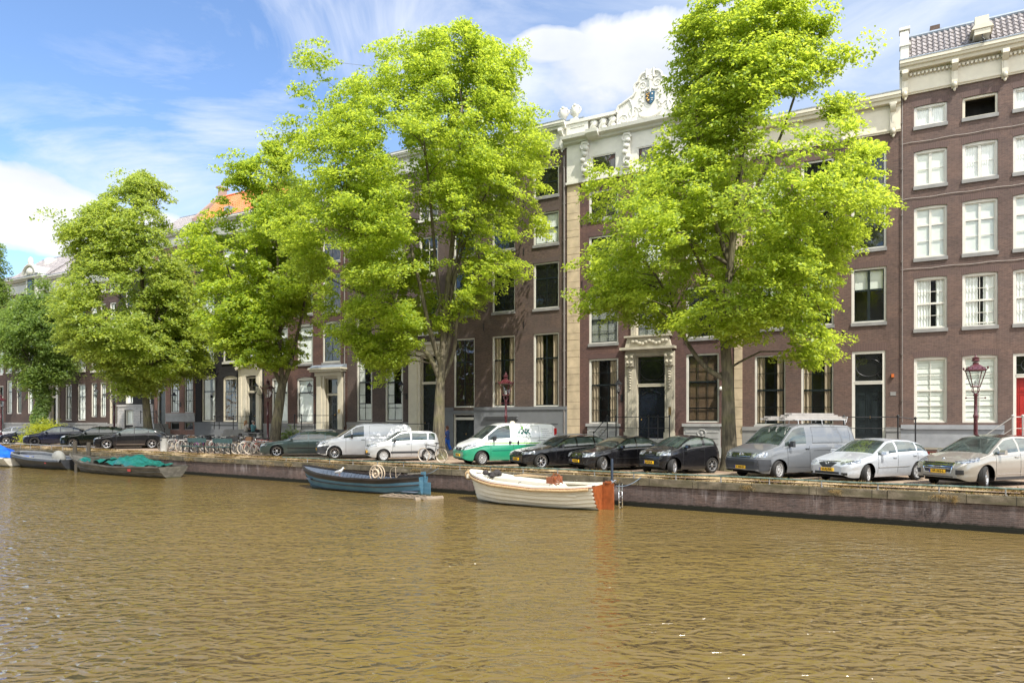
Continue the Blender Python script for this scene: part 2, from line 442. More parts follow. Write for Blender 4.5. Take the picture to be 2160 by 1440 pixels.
# ------------------------------------------------------------------ materials for the house fronts
CREAM = plain('cream_paint', (0.60, 0.55, 0.43), 0.45, var=0.05)
WHITE = plain('white_paint', (0.62, 0.60, 0.53), 0.45, var=0.05)
SANDY = plain('sandstone', (0.52, 0.415, 0.275), 0.8, var=0.16, vs=1.6)
PALE = plain('pale_stone', (0.44, 0.40, 0.31), 0.8, var=0.16, vs=2.5)
GREY = plain('grey_stone', (0.235, 0.23, 0.22), 0.8, var=0.16, vs=1.5)
GREYP = plain('grey_plaster', (0.150, 0.157, 0.165), 0.75, var=0.08, vs=1.2)
LGREY = plain('light_grey_stone', (0.36, 0.355, 0.34), 0.8, var=0.12, vs=1.8)
DGREEN = plain('black_green_paint', (0.014, 0.020, 0.022), 0.25, var=0.2)
BLACK = plain('black_iron', (0.016, 0.016, 0.018), 0.4, var=0.2)
ROOMD = plain('dark_room', (0.030, 0.026, 0.022), 0.9, var=0.3)
LEAD = plain('lead_sheet', (0.27, 0.31, 0.36), 0.55, 0.3, var=0.12)
REDDOOR = plain('red_door_paint', (0.33, 0.022, 0.018), 0.35, var=0.08)
BRASS = plain('brass', (0.45, 0.28, 0.08), 0.35, 0.9, var=0.1)
STEEL = plain('brushed_steel', (0.42, 0.41, 0.39), 0.45, 0.4, var=0.1)
def _pane(name, body, wob, ws, spec=0.9):
    t = NT(name); o = t.obj()
    t.base(t.mix(t.noise(o, 0.9, 3), tuple(x * 0.5 for x in body), body)).set(0.03, ior=1.9 if wob > 0.03 else 1.65, spec=0.5)
    t.bump(t.noise(t.map(o, (1, 1, 0.7)), ws, 2, 0.5, 0.6), 1.0, wob)
    MC[name] = t.mat; return t.mat
GLASS = _pane('window_glass', (0.016, 0.018, 0.016), 0.012, 1.6)
OLDGLASS = _pane('old_wavy_glass', (0.030, 0.022, 0.015), 0.05, 2.2, 1.0)
def _clear(name, tint=(0.95, 0.98, 0.96), fr=1.0):
    t = NT(name)
    tr = t.n('ShaderNodeBsdfTransparent'); tr.inputs[0].default_value = tint + (1,)
    gl = t.n('ShaderNodeBsdfGlossy'); gl.inputs['Roughness'].default_value = 0.02
    fz = t.n('ShaderNodeFresnel'); fz.inputs[0].default_value = 1.65
    bp = t.n('ShaderNodeBump'); bp.inputs['Strength'].default_value = 1.0; bp.inputs['Distance'].default_value = 0.006
    t.l(t.noise(t.obj(), 1.5, 2), bp.inputs['Height']); t.l(bp.outputs[0], gl.inputs['Normal'])
    m = t.n('ShaderNodeMixShader'); gm_ = t.n('ShaderNodeNewGeometry'); bk_ = gm_.outputs['Backfacing']
    t.l(t.math('ADD', t.math('MULTIPLY', t.math('MULTIPLY', fz.outputs[0], fr), t.math('SUBTRACT', 1.0, bk_)), t.math('MULTIPLY', bk_, 0.08)), m.inputs[0]); t.l(tr.outputs[0], m.inputs[1]); t.l(gl.outputs[0], m.inputs[2])
    t.l(m.outputs[0], t.out.inputs[0]); MC[name] = t.mat; return t.mat
CLEAR = _clear('clear_pane')
CURT = plain('white_curtain', (0.80, 0.80, 0.78), 0.9, var=0.06)
BLIND = plain('pale_blind', (0.70, 0.71, 0.66), 0.85, var=0.05)
WOODBL = plain('wooden_blind', (0.30, 0.19, 0.115), 0.6, var=0.15)
BRICKS = {
 'brown': brick_mat('brown_brick', (0.108, 0.073, 0.062), (0.077, 0.052, 0.045), (0.145, 0.12, 0.108), stain=0.25),
 'brown2': brick_mat('brown_brick_weathered', (0.108, 0.071, 0.058), (0.077, 0.05, 0.042), (0.135, 0.11, 0.098), stain=0.35),
 'red': brick_mat('wine_red_brick', (0.1, 0.058, 0.051), (0.074, 0.043, 0.039), (0.12, 0.09, 0.08), stain=0.25),
 'dark': brick_mat('dark_brown_brick', (0.09, 0.066, 0.055), (0.064, 0.047, 0.04), (0.1, 0.083, 0.073), stain=0.28),
 'plum': brick_mat('plum_brick', (0.084, 0.065, 0.06), (0.062, 0.047, 0.044), (0.105, 0.09, 0.082), stain=0.25),
 'redbrown': brick_mat('red_brown_brick', (0.095, 0.055, 0.045), (0.07, 0.04, 0.034), (0.11, 0.083, 0.072), stain=0.25),
 'black': brick_mat('black_painted_brick', (0.022, 0.021, 0.021), (0.017, 0.017, 0.018), (0.013, 0.013, 0.013), stain=0.2),
 'pink': brick_mat('pinkish_brick', (0.215, 0.118, 0.090), (0.160, 0.090, 0.075), (0.22, 0.17, 0.14), stain=0.25),
 'umber': brick_mat('umber_brick', (0.062, 0.041, 0.034), (0.043, 0.029, 0.025), (0.07, 0.06, 0.052), stain=0.25),
}
SOLD = {}
def soldier(key, name, base):
    t = NT(name); o = t.obj(); sp = t.n('ShaderNodeSeparateXYZ'); t.l(o, sp.inputs[0])
    f = t.math('FRACT', t.math('MULTIPLY', sp.outputs[0], 14.5))
    j = t.math('LESS_THAN', f, 0.16)
    c = t.mix(t.noise(t.map(o, (14, 1, 1)), 1.0, 2), base, tuple(x * 0.66 for x in base))
    t.base(t.mix(j, c, tuple(min(1, x * 1.5) for x in base))).set(0.85)
    SOLD[key] = t.mat
for k, c in (('brown', (0.112, 0.072, 0.062)), ('brown2', (0.112, 0.070, 0.058)), ('red', (0.105, 0.060, 0.054)), ('dark', (0.10, 0.072, 0.06)), ('plum', (0.105, 0.072, 0.068)),
             ('redbrown', (0.1, 0.056, 0.047)), ('black', (0.022, 0.021, 0.021)), ('pink', (0.2, 0.12, 0.095)), ('umber', (0.08, 0.05, 0.042))):
    soldier(k, 'soldier_course_' + k, c)
def tile_mat(name, c1, c2):
    t = NT(name); o = t.obj()
    t.base(t.mix(t.ramp(t.noise(o, 4.0, 4), [(0.3, 0.0), (0.7, 1.0)]), c1, c2)).set(0.42, spec=0.6); MC[name] = t.mat; return t.mat
TILE_GREY = tile_mat('grey_glazed_pantiles', (0.19, 0.17, 0.165), (0.36, 0.33, 0.32))
TILE_ORANGE = tile_mat('orange_pantiles', (0.66, 0.20, 0.05), (0.50, 0.13, 0.04))

_mc = {}
def arc_pts(x0, x1, z, rise, n=10):
    """points of a segmental arch springing at z-rise and cresting at z"""
    c = x1 - x0; r = (c * c / 4 + rise * rise) / (2 * rise); cz = z - r; cx = (x0 + x1) / 2
    a = math.asin(min(1, c / 2 / r))
    return [(cx + r * math.sin(-a + 2 * a * i / n), cz + r * math.cos(-a + 2 * a * i / n)) for i in range(n + 1)]

def window(house, x0, x1, z0, z1, frame=CREAM, sash=None, cols=2, rows=4, meet=None, mull=0.0, fw=0.085, fill='dark', rise=0.0, sill=True, lintel='brown', lh=0.27,
           label=None, name='window', sillm=None, bar=0.024, open_low=0.0, sideboard=0.0):
    """opening in the wall plane from (x0,z0) to (x1,z1): box frame, sashes with glazing bars, glass, and what hangs behind it"""
    sash = sash or frame; sillm = sillm or GREY
    w, h = x1 - x0, z1 - z0
    key = (round(w, 2), round(h, 2), frame.name, sash.name, cols, rows, meet, mull, fw, fill, rise, sill, lintel, bar, open_low)
    if key not in _mc:
        parts = {}
        f = MB(); sb = 0.07
        f.box(0, fw, sb, 0.22, 0, h); f.box(w - fw, w, sb, 0.22, 0, h); f.box(fw, w - fw, sb, 0.22, 0, fw * 0.8)
        f.box(fw, w - fw, sb, 0.22, h - fw - (rise if rise else 0), h - (rise * 0.3 if rise else 0))
        if rise:
            top = arc_pts(0, w, h, rise); low = arc_pts(fw * 0.5, w - fw * 0.5, h - fw * 0.9, rise * 0.95)
            for i in range(len(top) - 1):
                f.prism([low[i], low[i + 1], top[i + 1], top[i]], sb - 0.004, 0.215)
        f.box(fw, fw + 0.025, sb + 0.02, 0.2, fw, h - fw)      # bead
        parts['f'] = f.mesh('window', frame)
        ix0, ix1, iz0, iz1 = fw + 0.0, w - fw, fw * 0.8, h - fw - (rise if rise else 0)
        st = 0.05; s = MB(); y0, y1 = 0.115, 0.155
        mz = iz0 + (iz1 - iz0) * (meet if meet is not None else 0.5)
        if rows > 0:
            lo = iz0 + open_low
            for (a, b_, yy) in ((lo, mz, y0 + 0.0), (mz, iz1, y0 + 0.02)) if meet is not None else ((iz0, iz1, y0),):
                s.box(ix0, ix0 + st, yy, yy + 0.04, a, b_); s.box(ix1 - st, ix1, yy, yy + 0.04, a, b_)
                s.box(ix0 + st, ix1 - st, yy, yy + 0.04, a, a + st); s.box(ix0 + st, ix1 - st, yy, yy + 0.04, b_ - st * 0.8, b_)
            for i in range(1, cols):
                xx = ix0 + (ix1 - ix0) * i / cols; b2 = bar / 2 if not mull else mull / 2
                s.box(xx - b2, xx + b2, y0 - 0.004 if mull else y0 + 0.006, y1, iz0 + st * 0.5, iz1 - st * 0.5)
            nlo = rows if meet is None else max(1, int(round(rows * meet))); nhi = rows - nlo
            segs = [(iz0, iz1, nlo)] if meet is None else [(iz0, mz, nlo), (mz, iz1, nhi)]
            for a, b_, k in segs:
                for j in range(1, k):
                    zz = a + (b_ - a) * j / k
                    s.box(ix0 + st, ix1 - st, y0 + 0.008, y1 - 0.002, zz - bar / 2, zz + bar / 2)
            parts['s'] = s.mesh('sash', sash)
        p = MB()
        glass = {'dark': GLASS, 'old': OLDGLASS}.get(fill, CLEAR)
        ph = h - fw * 0.7 if rise else iz1
        if fill != 'open':
            # each pane sits a hair differently in its putty, so reflections break up
            nx = max(1, cols); nz = max(1, rows)
            rr = random.Random(int(w * 991 + h * 77 + nx))
            for i in range(nx):
                for j in range(nz):
                    a0 = ix0 + (ix1 - ix0) * i / nx; a1 = ix0 + (ix1 - ix0) * (i + 1) / nx
                    c0_ = iz0 + (ph - iz0) * j / nz; c1_ = iz0 + (ph - iz0) * (j + 1) / nz
                    k1, k2 = rr.uniform(-.004, .004), rr.uniform(-.004, .004)
                    p.add([(a0, 0.138 + k1, c0_), (a1, 0.138 - k1, c0_), (a1, 0.138 + k2, c1_), (a0, 0.138 - k2, c1_)], [(0, 1, 2, 3)])
            parts['p'] = p.mesh('pane', glass)
        if glass is CLEAR or fill == 'open':
            r_ = MB(); d = 0.9
            vs = [(0.02, 0.2, 0.0), (w - 0.02, 0.2, 0.0), (w - 0.02, 0.2, h), (0.02, 0.2, h), (0.02, d, 0.0), (w - 0.02, d, 0.0), (w - 0.02, d, h), (0.02, d, h)]
            r_.add(vs, [(4, 5, 6, 7), (0, 1, 5, 4), (3, 7, 6, 2), (0, 4, 7, 3), (1, 2, 6, 5)]); parts['r'] = r_.mesh('room', ROOMD)
        def drape(a, b_, zb, zt, mat, nm, amp=0.018, wl=0.11):
            c = MB(); n = max(6, int((b_ - a) / 0.022)); vs = []
            for zz, k in ((zb, 1.15), ((zb + zt) / 2, 1.0), (zt, 0.8)):
                for i in range(n + 1):
                    xx = a + (b_ - a) * i / n
                    vs.append((xx, 0.20 + amp * k * math.sin(2 * math.pi * xx / wl + math.sin(xx * 9)), zz))
            fs = [(q * (n + 1) + i, q * (n + 1) + i + 1, (q + 1) * (n + 1) + i + 1, (q + 1) * (n + 1) + i) for q in range(2) for i in range(n)]
            c.add(vs, fs); parts.setdefault('c', []).append((nm, c.mesh(nm, mat, 'all')))
        if fill == 'curtain':
            drape(ix0 - 0.02, ix0 + (ix1 - ix0) * 0.50, 0.02, h - 0.05, CURT, 'curtain'); drape(ix0 + (ix1 - ix0) * 0.70, ix1 + 0.02, 0.02, h - 0.05, CURT, 'curtain')
        elif fill == 'curtain_wide':
            drape(ix0 - 0.02, ix0 + (ix1 - ix0) * 0.45, 0.02, h - 0.05, CURT, 'curtain'); drape(ix0 + (ix1 - ix0) * 0.62, ix1 + 0.02, 0.02, h - 0.05, CURT, 'curtain', 0.03, 0.2)
        elif fill == 'reflection_drapes':  # drape shapes added in place of wavy facade reflections in the old glass
            TAN = plain('tan_reflection_drapes', (0.36, 0.28, 0.20), 0.9, var=0.12)
            drape(ix0 - 0.02, ix0 + (ix1 - ix0) * 0.30, 0.02, h - 0.05, TAN, 'curtain', 0.045, 0.16); drape(ix0 + (ix1 - ix0) * 0.74, ix1 + 0.02, 0.02, h - 0.05, TAN, 'curtain', 0.045, 0.19)
        elif fill == 'net':
            drape(ix0 - 0.02, ix1 + 0.02, 0.02, h - 0.05, CURT, 'curtain', 0.012, 0.09)
        elif fill == 'halfnet':
            drape(ix0 - 0.02, ix0 + (ix1 - ix0) * 0.42, h * 0.28, h - 0.05, CURT, 'curtain', 0.02, 0.1)
            drape(ix0 + (ix1 - ix0) * 0.86, ix1, h * 0.28, h - 0.05, CURT, 'curtain', 0.02, 0.1)
            c = MB(); c.box(ix0, ix1, 0.2, 0.205, iz0, iz0 + (iz1 - iz0) * 0.26); parts.setdefault('c', []).append(('privacy_screen', c.mesh('privacy_screen', CURT)))
        elif fill in ('blind', 'rollblind'):
            c = MB()
            if fill == 'blind':
                n = max(3, int(h / 0.24))
                for i in range(n):   # pleats of a roman blind
                    a = h * i / n; b_ = h * (i + 1) / n
                    c.add([(0.03, 0.165, a), (w - 0.03, 0.165, a), (w - 0.03, 0.195, b_), (0.03, 0.195, b_)], [(0, 1, 2, 3)])
            else: c.box(0.03, w - 0.03, 0.175, 0.18, h * 0.03, h)
            parts.setdefault('c', []).append(('blind', c.mesh('blind', BLIND)))
        elif fill == 'topblind':
            c = MB(); c.box(0.03, w - 0.03, 0.24, 0.245, h * 0.62, h); parts.setdefault('c', []).append(('blind', c.mesh('blind', BLIND)))
        elif fill in ('slats', 'woodslats'):
            c = MB(); zz = 0.04
            while zz < h - 0.05:
                c.add([(0.05, 0.19, zz), (w - 0.05, 0.19, zz), (w - 0.05, 0.235, zz + 0.028), (0.05, 0.235, zz + 0.028)], [(0, 1, 2, 3)]); zz += 0.062
            parts.setdefault('c', []).append(('blind', c.mesh('blind', WOODBL if fill == 'woodslats' else BLIND)))
        if sill:
            q = MB(); q.box(-0.03, w + 0.03, -0.07, 0.12, -0.16, 0.0); parts['sill'] = q.mesh('sill', sillm)
        if lintel:
            q = MB()
            if rise:
                a = arc_pts(-0.0, w, h, rise); b_ = arc_pts(-0.12, w + 0.12, h + lh, rise * 1.05)
                for i in range(len(a) - 1): q.prism([a[i], a[i + 1], b_[i + 1], b_[i]], -0.004, 0.05)
            else: q.prism([(-0.01, h), (w + 0.01, h), (w + 0.13, h + lh), (-0.13, h + lh)], -0.004, 0.05)
            parts['lintel'] = q.mesh('lintel', SOLD[lintel])
        if rise:
            q = MB(); a = arc_pts(0, w, h, rise)
            for i in range(len(a) - 1):
                q.add([(a[i][0], 0, a[i][1]), (a[i + 1][0], 0, a[i + 1][1]), (a[i + 1][0], 0, h), (a[i][0], 0, h), (a[i][0], 0.1, a[i][1]), (a[i + 1][0], 0.1, a[i + 1][1])], [(0, 1, 2, 3), (0, 4, 5, 1)])
            parts['sp'] = q.mesh('arch_head', BRICKS[lintel])
        _mc[key] = parts
    P = _mc[key]
    wn = link(name, P['f'], house); wn.location = (x0, 0, z0)
    if label: wn['label'] = label
    for k, nm in (('s', 'sash'), ('p', 'pane'), ('r', 'room'), ('sill', 'sill'), ('lintel', 'lintel'), ('sp', 'arch_head')):
        if k in P: link(nm, P[k], wn)
    for nm, me in P.get('c', []): link(nm, me, wn)
    return wn

def wall(house, W, H, openings, mat, z0=0.0, name='wall', depth=0.30, deep=9.0, side=True):
    """front wall with real holes, reveals, and the flanks and back of the building"""
    xs = sorted({0.0, W} | {round(o[i], 4) for o in openings for i in (0, 1)})
    zs = sorted({z0, H} | {round(o[i], 4) for o in openings for i in (2, 3)})
    b = MB(); ix = {}
    def P(x, z):
        k = (x, z)
        if k not in ix: ix[k] = len(b.v); b.v.append((x, 0.0, z))
        return ix[k]
    for i in range(len(xs) - 1):
        for j in range(len(zs) - 1):
            cx, cz = (xs[i] + xs[i + 1]) / 2, (zs[j] + zs[j + 1]) / 2
            if any(o[0] < cx < o[1] and o[2] < cz < o[3] for o in openings): continue
            b.f.append((P(xs[i], zs[j]), P(xs[i + 1], zs[j]), P(xs[i + 1], zs[j + 1]), P(xs[i], zs[j + 1]))); b.m.append(0)
    for o in openings:
        x0, x1, a, c = o[:4]
        vs = [(x0, 0, a), (x1, 0, a), (x1, 0, c), (x0, 0, c), (x0, depth, a), (x1, depth, a), (x1, depth, c), (x0, depth, c)]
        b.add(vs, [(0, 4, 5, 1), (1, 5, 6, 2), (2, 6, 7, 3), (3, 7, 4, 0)])
    if side:
        b.add([(0, 0, z0), (0, deep, z0), (0, deep, H), (0, 0, H), (W, 0, z0), (W, deep, z0), (W, deep, H), (W, 0, H)], [(0, 3, 2, 1), (4, 5, 6, 7), (1, 2, 6, 5), (3, 7, 6, 2)])
    return b.build(name, mat, house)

def cornice(house, W, z, name='cornice', mat=CREAM, frieze=1.3, proj=0.55, over=(0.0, 0.0), dent=0.0, brk=None, top=0.32, brz=None, lead=True):
    """white timber cornice: gutter box on top, soffit, plain frieze board, optional dentils and carved brackets"""
    a, b_ = -over[0], W + over[1]
    m = MB()
    prof = [(-proj, z), (-proj, z - top * 0.35), (-proj * 0.92, z - top * 0.4), (-proj * 0.86, z - top * 0.62), (-proj * 0.7, z - top * 0.7), (-proj * 0.62, z - top), (-0.10, z - top), (-0.10, z - top - 0.1), (-0.06, z - top - 0.14), (-0.06, z - frieze + 0.2), (-0.13, z - frieze + 0.17), (-0.13, z - frieze + 0.08), (-0.08, z - frieze + 0.03), (-0.08, z - frieze), (0.06, z - frieze), (0.06, z)]
    m.prism([(p[0], p[1]) for p in prof], a, b_, axis='x')
    c = m.build(name, mat, house)
    if lead:
        q = MB(); q.box(a - 0.02, b_ + 0.02, -proj - 0.02, 0.4, z + 0.003, z + 0.05); q.build('gutter', LEAD, c)
    if dent:
        q = MB(); x = a + 0.1
        while x < b_ - 0.1:
            q.box(x, x + dent * 0.55, -0.2, -0.06, z - top - 0.22, z - top - 0.11); x += dent
        q.build('dentils', mat, c)
    for x in (brk or []):
        q = MB(); zt = z - top - 0.004; zb = z - frieze - 0.12
        q.prism([(-0.46 * proj / 0.55, zt), (-0.48 * proj / 0.55, zt - 0.18), (-0.34, zt - 0.34), (-0.22, zt - 0.42), (-0.19, (zt + zb) / 2), (-0.26, zb + 0.3), (-0.2, zb + 0.12), (-0.1, zb), (-0.065, zb), (-0.065, zt)], x - 0.12, x + 0.12, axis='x')
        q.box(x - 0.16, x + 0.16, -0.40, -0.065, zt - 0.10, zt - 0.002)
        q.box(x - 0.05, x + 0.05, -0.235, -0.15, zt - 0.9, zt - 0.45)
        q.blob((x, -0.25, zb + 0.12), (0.1, 0.1, 0.13)); q.blob((x, -0.14, zb - 0.05), (0.06, 0.05, 0.1))
        q.build('bracket', mat, c, smooth=True)
    return c

def roof(house, W, z, mat, slope=55, run=3.2, tile=0.22, y0=0.05, x0=0.0, deep=9.0, name='roof', x1=None, real=True):
    """pantiled slope facing the water and its back slope"""
    b = MB(); x1 = W if x1 is None else x1; an = R(slope); rowl = 0.30; nr = int(run / rowl)
    if real:
        nx = int((x1 - x0) / tile) * 6
        for r_ in range(nr):
            vs = []
            for e, (u, lift) in enumerate(((r_ * rowl - 0.02, 0.075), ((r_ + 1) * rowl, 0.035))):
                for i in range(nx + 1):
                    x = x0 + (x1 - x0) * i / nx; ph = (x / tile) % 1.0
                    wv = 0.045 * math.sin(2 * math.pi * ph) + 0.02 * math.sin(4 * math.pi * ph)
                    hN = lift + wv
                    vs.append((x, y0 + u * math.cos(an) - hN * math.sin(an), z + u * math.sin(an) + hN * math.cos(an)))
            for i in range(nx + 1):   # butt of the tile
                p = vs[i]; vs.append((p[0], p[1] + 0.05 * math.sin(an), p[2] - 0.05 * math.cos(an)))
            k = nx + 1
            b.add(vs, [(i, i + 1, k + i + 1, k + i) for i in range(nx)] + [(2 * k + i, 2 * k + i + 1, i + 1, i) for i in range(nx)])
    y1 = y0 + run * math.cos(an); z1 = z + run * math.sin(an)
    b.add([(x0, y0, z), (x1, y0, z), (x1, y1, z1), (x0, y1, z1), (x1, deep, z), (x0, deep, z), (x1, deep - (y1 - y0), z1), (x0, deep - (y1 - y0), z1)], [(0, 1, 2, 3), (3, 2, 6, 7), (7, 6, 4, 5), (0, 3, 7, 5), (1, 4, 6, 2)])
    o = b.build(name, mat, house)
    q = MB(); q.tube([(x0, y1, z1 + 0.04), (x1, y1, z1 + 0.04)], 0.11, 8); q.build('ridge', LEAD if mat is TILE_GREY else mat, o)
    return o

def panel_door(house, x0, x1, z0, z1, mat, leaves=1, rows=3, y=0.2, name='door', knob=True, label=None):
    d = MB(); w = x1 - x0
    d.box(x0, x1, y, y + 0.06, z0, z1)
    lw = w / leaves
    for i in range(leaves):
        a = x0 + i * lw; g = 0.08
        zs = [z0 + 0.12, z0 + (z1 - z0) * 0.30, z0 + (z1 - z0) * 0.75, z1 - 0.1] if rows == 3 else [z0 + 0.1, z0 + (z1 - z0) * 0.42, z1 - 0.12]
        for j in range(len(zs) - 1):
            p0, p1 = zs[j] + 0.05, zs[j + 1] - 0.05
            for (b0, b1, c0_, c1_) in ((a + g, a + lw - g, p0, p0 + 0.03), (a + g, a + lw - g, p1 - 0.03, p1), (a + g, a + g + 0.03, p0 + 0.03, p1 - 0.03), (a + lw - g - 0.03, a + lw - g, p0 + 0.03, p1 - 0.03)):
                d.box(b0, b1, y - 0.025, y + 0.01, c0_, c1_)
            d.box(a + g + 0.07, a + lw - g - 0.07, y - 0.018, y + 0.01, p0 + 0.07, p1 - 0.07)
    if leaves == 2: d.box(x0 + w / 2 - 0.02, x0 + w / 2 + 0.02, y - 0.02, y + 0.01, z0, z1)
    o = d.build(name, mat, house)
    if label: o['label'] = label
    if knob:
        k = MB(); kx = x0 + w * (0.5 if leaves == 2 else 0.12) + (0.06 if leaves == 2 else 0)
        k.blob((kx, y - 0.06, z0 + 1.05), 0.03); k.box(kx - 0.02, kx + 0.02, y - 0.030, y - 0.026, z0 + 1.0, z0 + 1.1); k.build('handle', BRASS, o)
    return o

def door_frame(house, x0, x1, z0, zd, z1, mat=CREAM, fw=0.12, grille='oval', transom=True, name='door_frame'):
    """cream frame round door and fanlight; returns it. zd: top of the door leaf, z1: top of the frame"""
    f = MB(); f.box(x0, x0 + fw, 0.04, 0.26, z0, z1); f.box(x1 - fw, x1, 0.04, 0.26, z0, z1); f.box(x0 + fw, x1 - fw, 0.04, 0.26, z1 - fw, z1)
    f.box(x0 + fw, x1 - fw, 0.03, 0.26, zd, zd + 0.16); f.box(x0 + fw, x1 - fw, 0.01, 0.1, zd + 0.11, zd + 0.16 - 0.003)
    o = f.build(name, mat, house)
    a, b_, c, d = x0 + fw, x1 - fw, zd + 0.16, z1 - fw
    p = MB(); p.add([(a, 0.2, c), (b_, 0.2, c), (b_, 0.2, d), (a, 0.2, d)], [(0, 1, 2, 3)]); p.build('fanlight', GLASS, o)
    g = MB(); cx, cz = (a + b_) / 2, (c + d) / 2; rr = min(b_ - a, d - c) * 0.36
    fr = 0.03
    g.box(a, b_, 0.17, 0.2, c, c + fr); g.box(a, b_, 0.17, 0.2, d - fr, d); g.box(a, a + fr, 0.17, 0.2, c, d); g.box(b_ - fr, b_, 0.17, 0.2, c, d)
    if grille:
        ring = [(cx + rr * 1.25 * math.cos(t), 0.16, cz + rr * math.sin(t)) for t in [i * math.pi / 12 for i in range(24)]]
        g.tube(ring, 0.016, 6, closed=True)
        for sx in (-1, 1):
            g.bar((cx + sx * rr * 1.25, 0.16, cz), (cx + sx * (b_ - a) / 2, 0.16, cz), 0.025)
            for sz in (-1, 1):
                g.tube([(cx + sx * rr * 0.9, 0.16, cz + sz * rr * 0.8), (cx + sx * rr * 1.2, 0.16, cz + sz * (d - c) * 0.42), (cx + sx * (b_ - a) * 0.46, 0.16, cz + sz * (d - c) * 0.32)], 0.012, 5)
        if grille == 'cross':
            for sx in (-1, 1): g.bar((cx + sx * rr * 1.25, 0.16, c), (cx + sx * rr * 1.25, 0.16, d), 0.02)
            g.bar((a, 0.165, cz - rr), (b_, 0.165, cz - rr), 0.02); g.bar((a, 0.165, cz + rr), (b_, 0.165, cz + rr), 0.02)
    g.build('grille', BLACK, o)
    return o

def railing(house, pts, h=0.95, mat=None, name='stair_railing', posts=None, mid=True, y=None):
    """stoop railing through pts (local x, y, z of the foot)"""
    m = MB(); P_ = [Vector(p) for p in pts]; up = Vector((0, 0, h))
    for i, p in enumerate(P_):
        m.tube([p, p + up], 0.032, 8); m.blob(p + up + Vector((0, 0, 0.05)), 0.06, 8, 6)
    for i in range(len(P_) - 1):
        m.tube([P_[i] + up, P_[i + 1] + up], 0.024, 6)
        if mid: m.tube([P_[i] + up * 0.5, P_[i + 1] + up * 0.5], 0.016, 6)
    return m.build(name, mat or BLACK, house)

def steps(house, x0, x1, z, y0=-1.3, n=5, mat=None, name='stoop', side='l'):
    """landing against the door with a flight going down sideways"""
    m = MB(); m.box(x0, x1, y0, 0.0, 0.0, z); run = 0.27
    for i in range(n):
        zz = z * (n - i) / (n + 1)
        if side == 'l': m.box(x0 - run * (i + 1), x0 - run * i, y0 + 0.003, -0.003, 0.0, zz)
        else: m.box(x1 + run * i, x1 + run * (i + 1), y0 + 0.003, -0.003, 0.0, zz)
    return m.build(name, mat or GREY, house)

def plinth(house, W, z, mat, x0=0.0, proj=0.07, cap=0.14, gaps=(), name='plinth', zb=0.0):
    m = MB(); xs = [x0] + [v for g in gaps for v in g] + [W]
    for i in range(0, len(xs), 2):
        a, b_ = xs[i], xs[i + 1]
        if b_ - a < 0.02: continue
        m.box(a, b_, -proj, 0.08, zb, z - cap); m.box(a - 0.0, b_ + 0.0, -proj - 0.05, 0.08, z - cap + 0.002, z)
    return m.build(name, mat, house)
# ------------------------------------------------------------------ the row of canal houses; columns and heights read off the photograph onto the real front plane
class House:
    def __init__(s, px0, px1, label, name='canal_house'):
        s.s0 = FL.s_at(px0); s.W = FL.s_at(px1) - s.s0
        s.o = empty(name, FL.w(s.s0), FL.rz, label, 'house', 'canal houses along the street')
        s.op = []
    def X(s, px): return FL.s_at(px) - s.s0
    def Z(s, px, py): return FL.z_at(px, py)
    def rect(s, px0, px1, yt, yb):
        c = (px0 + px1) / 2
        return (s.X(px0), s.X(px1), s.Z(c, yb), s.Z(c, yt))
    def win(s, px0, px1, yt, yb, **k):
        r_ = s.rect(px0, px1, yt, yb) if yb is not None else None
        return s.winm(*r_, **k)
    def winm(s, x0, x1, z0, z1, **k):
        s.op.append((x0, x1, z0, z1)); return window(s.o, x0, x1, z0, z1, **k)
    def hole(s, x0, x1, z0, z1): s.op.append((x0, x1, z0, z1))
    def wall(s, H, mat, **k): return wall(s.o, s.W, H, s.op, mat, **k)

# ---- A: tall brown house at the right end, white windows, red door
A = House(1900, 2290, 'tallest brown brick house, white sash windows, grey glazed roof tiles and a red door')
cA = [(1928, 1998), (2030, 2105), (2137, 2216)]
zr = [(FL.z_at(1963, 891), FL.z_at(1963, 752)), (FL.z_at(1963, 693), FL.z_at(1963, 583)), (FL.z_at(1963, 543), FL.z_at(1963, 433)), (FL.z_at(1963, 390), FL.z_at(1963, 314)), (FL.z_at(1963, 263), FL.z_at(1963, 219))]
for i, (a, b_) in enumerate(cA):
    x0, x1 = A.X(a), A.X(b_)
    if i < 2: A.winm(x0, x1, *zr[0], cols=2, rows=4, meet=0.5, fill='blind', sill=False, frame=WHITE, rise=0.05)
    A.winm(x0, x1, *zr[1], cols=2, rows=4, meet=0.5, fill='curtain' if i != 1 else 'curtain_wide', frame=WHITE, rise=0.05, open_low=0.07 if i == 1 else 0)
    A.winm(x0, x1, *zr[2], cols=2, rows=3, meet=0.667, mull=0.1, fill='rollblind', frame=WHITE, rise=0.05)
    A.winm(x0, x1, *zr[3], cols=2, rows=2, mull=0.12, fill='rollblind' if i == 0 else 'net', frame=WHITE, rise=0.05)
    if i == 1: A.winm(x0, x1, *zr[4], cols=1, rows=0, fill='open', frame=CREAM, rise=0.03, label='open attic hatch showing a dark room')
    else: A.winm(x0, x1, *zr[4], cols=2, rows=1, mull=0.11, fill='net', frame=WHITE, rise=0.03)
xd0, xd1 = A.X(2137), A.X(2216); zdb, zdt, zft = FL.z_at(2160, 925), FL.z_at(2150, 796), FL.z_at(2150, 745)
A.hole(xd0, xd1, zdb, zft)
door_frame(A.o, xd0, xd1, zdb, zdt, zft, WHITE)
panel_door(A.o, xd0 + 0.12, xd1 - 0.12, zdb, zdt, REDDOOR, 2, 3, label='red double panel door')
HA = FL.z_at(1900, 205)
xb0, xb1 = A.X(1948), A.X(2118)
A.hole(xb0, xb1, 0.16, 0.62)
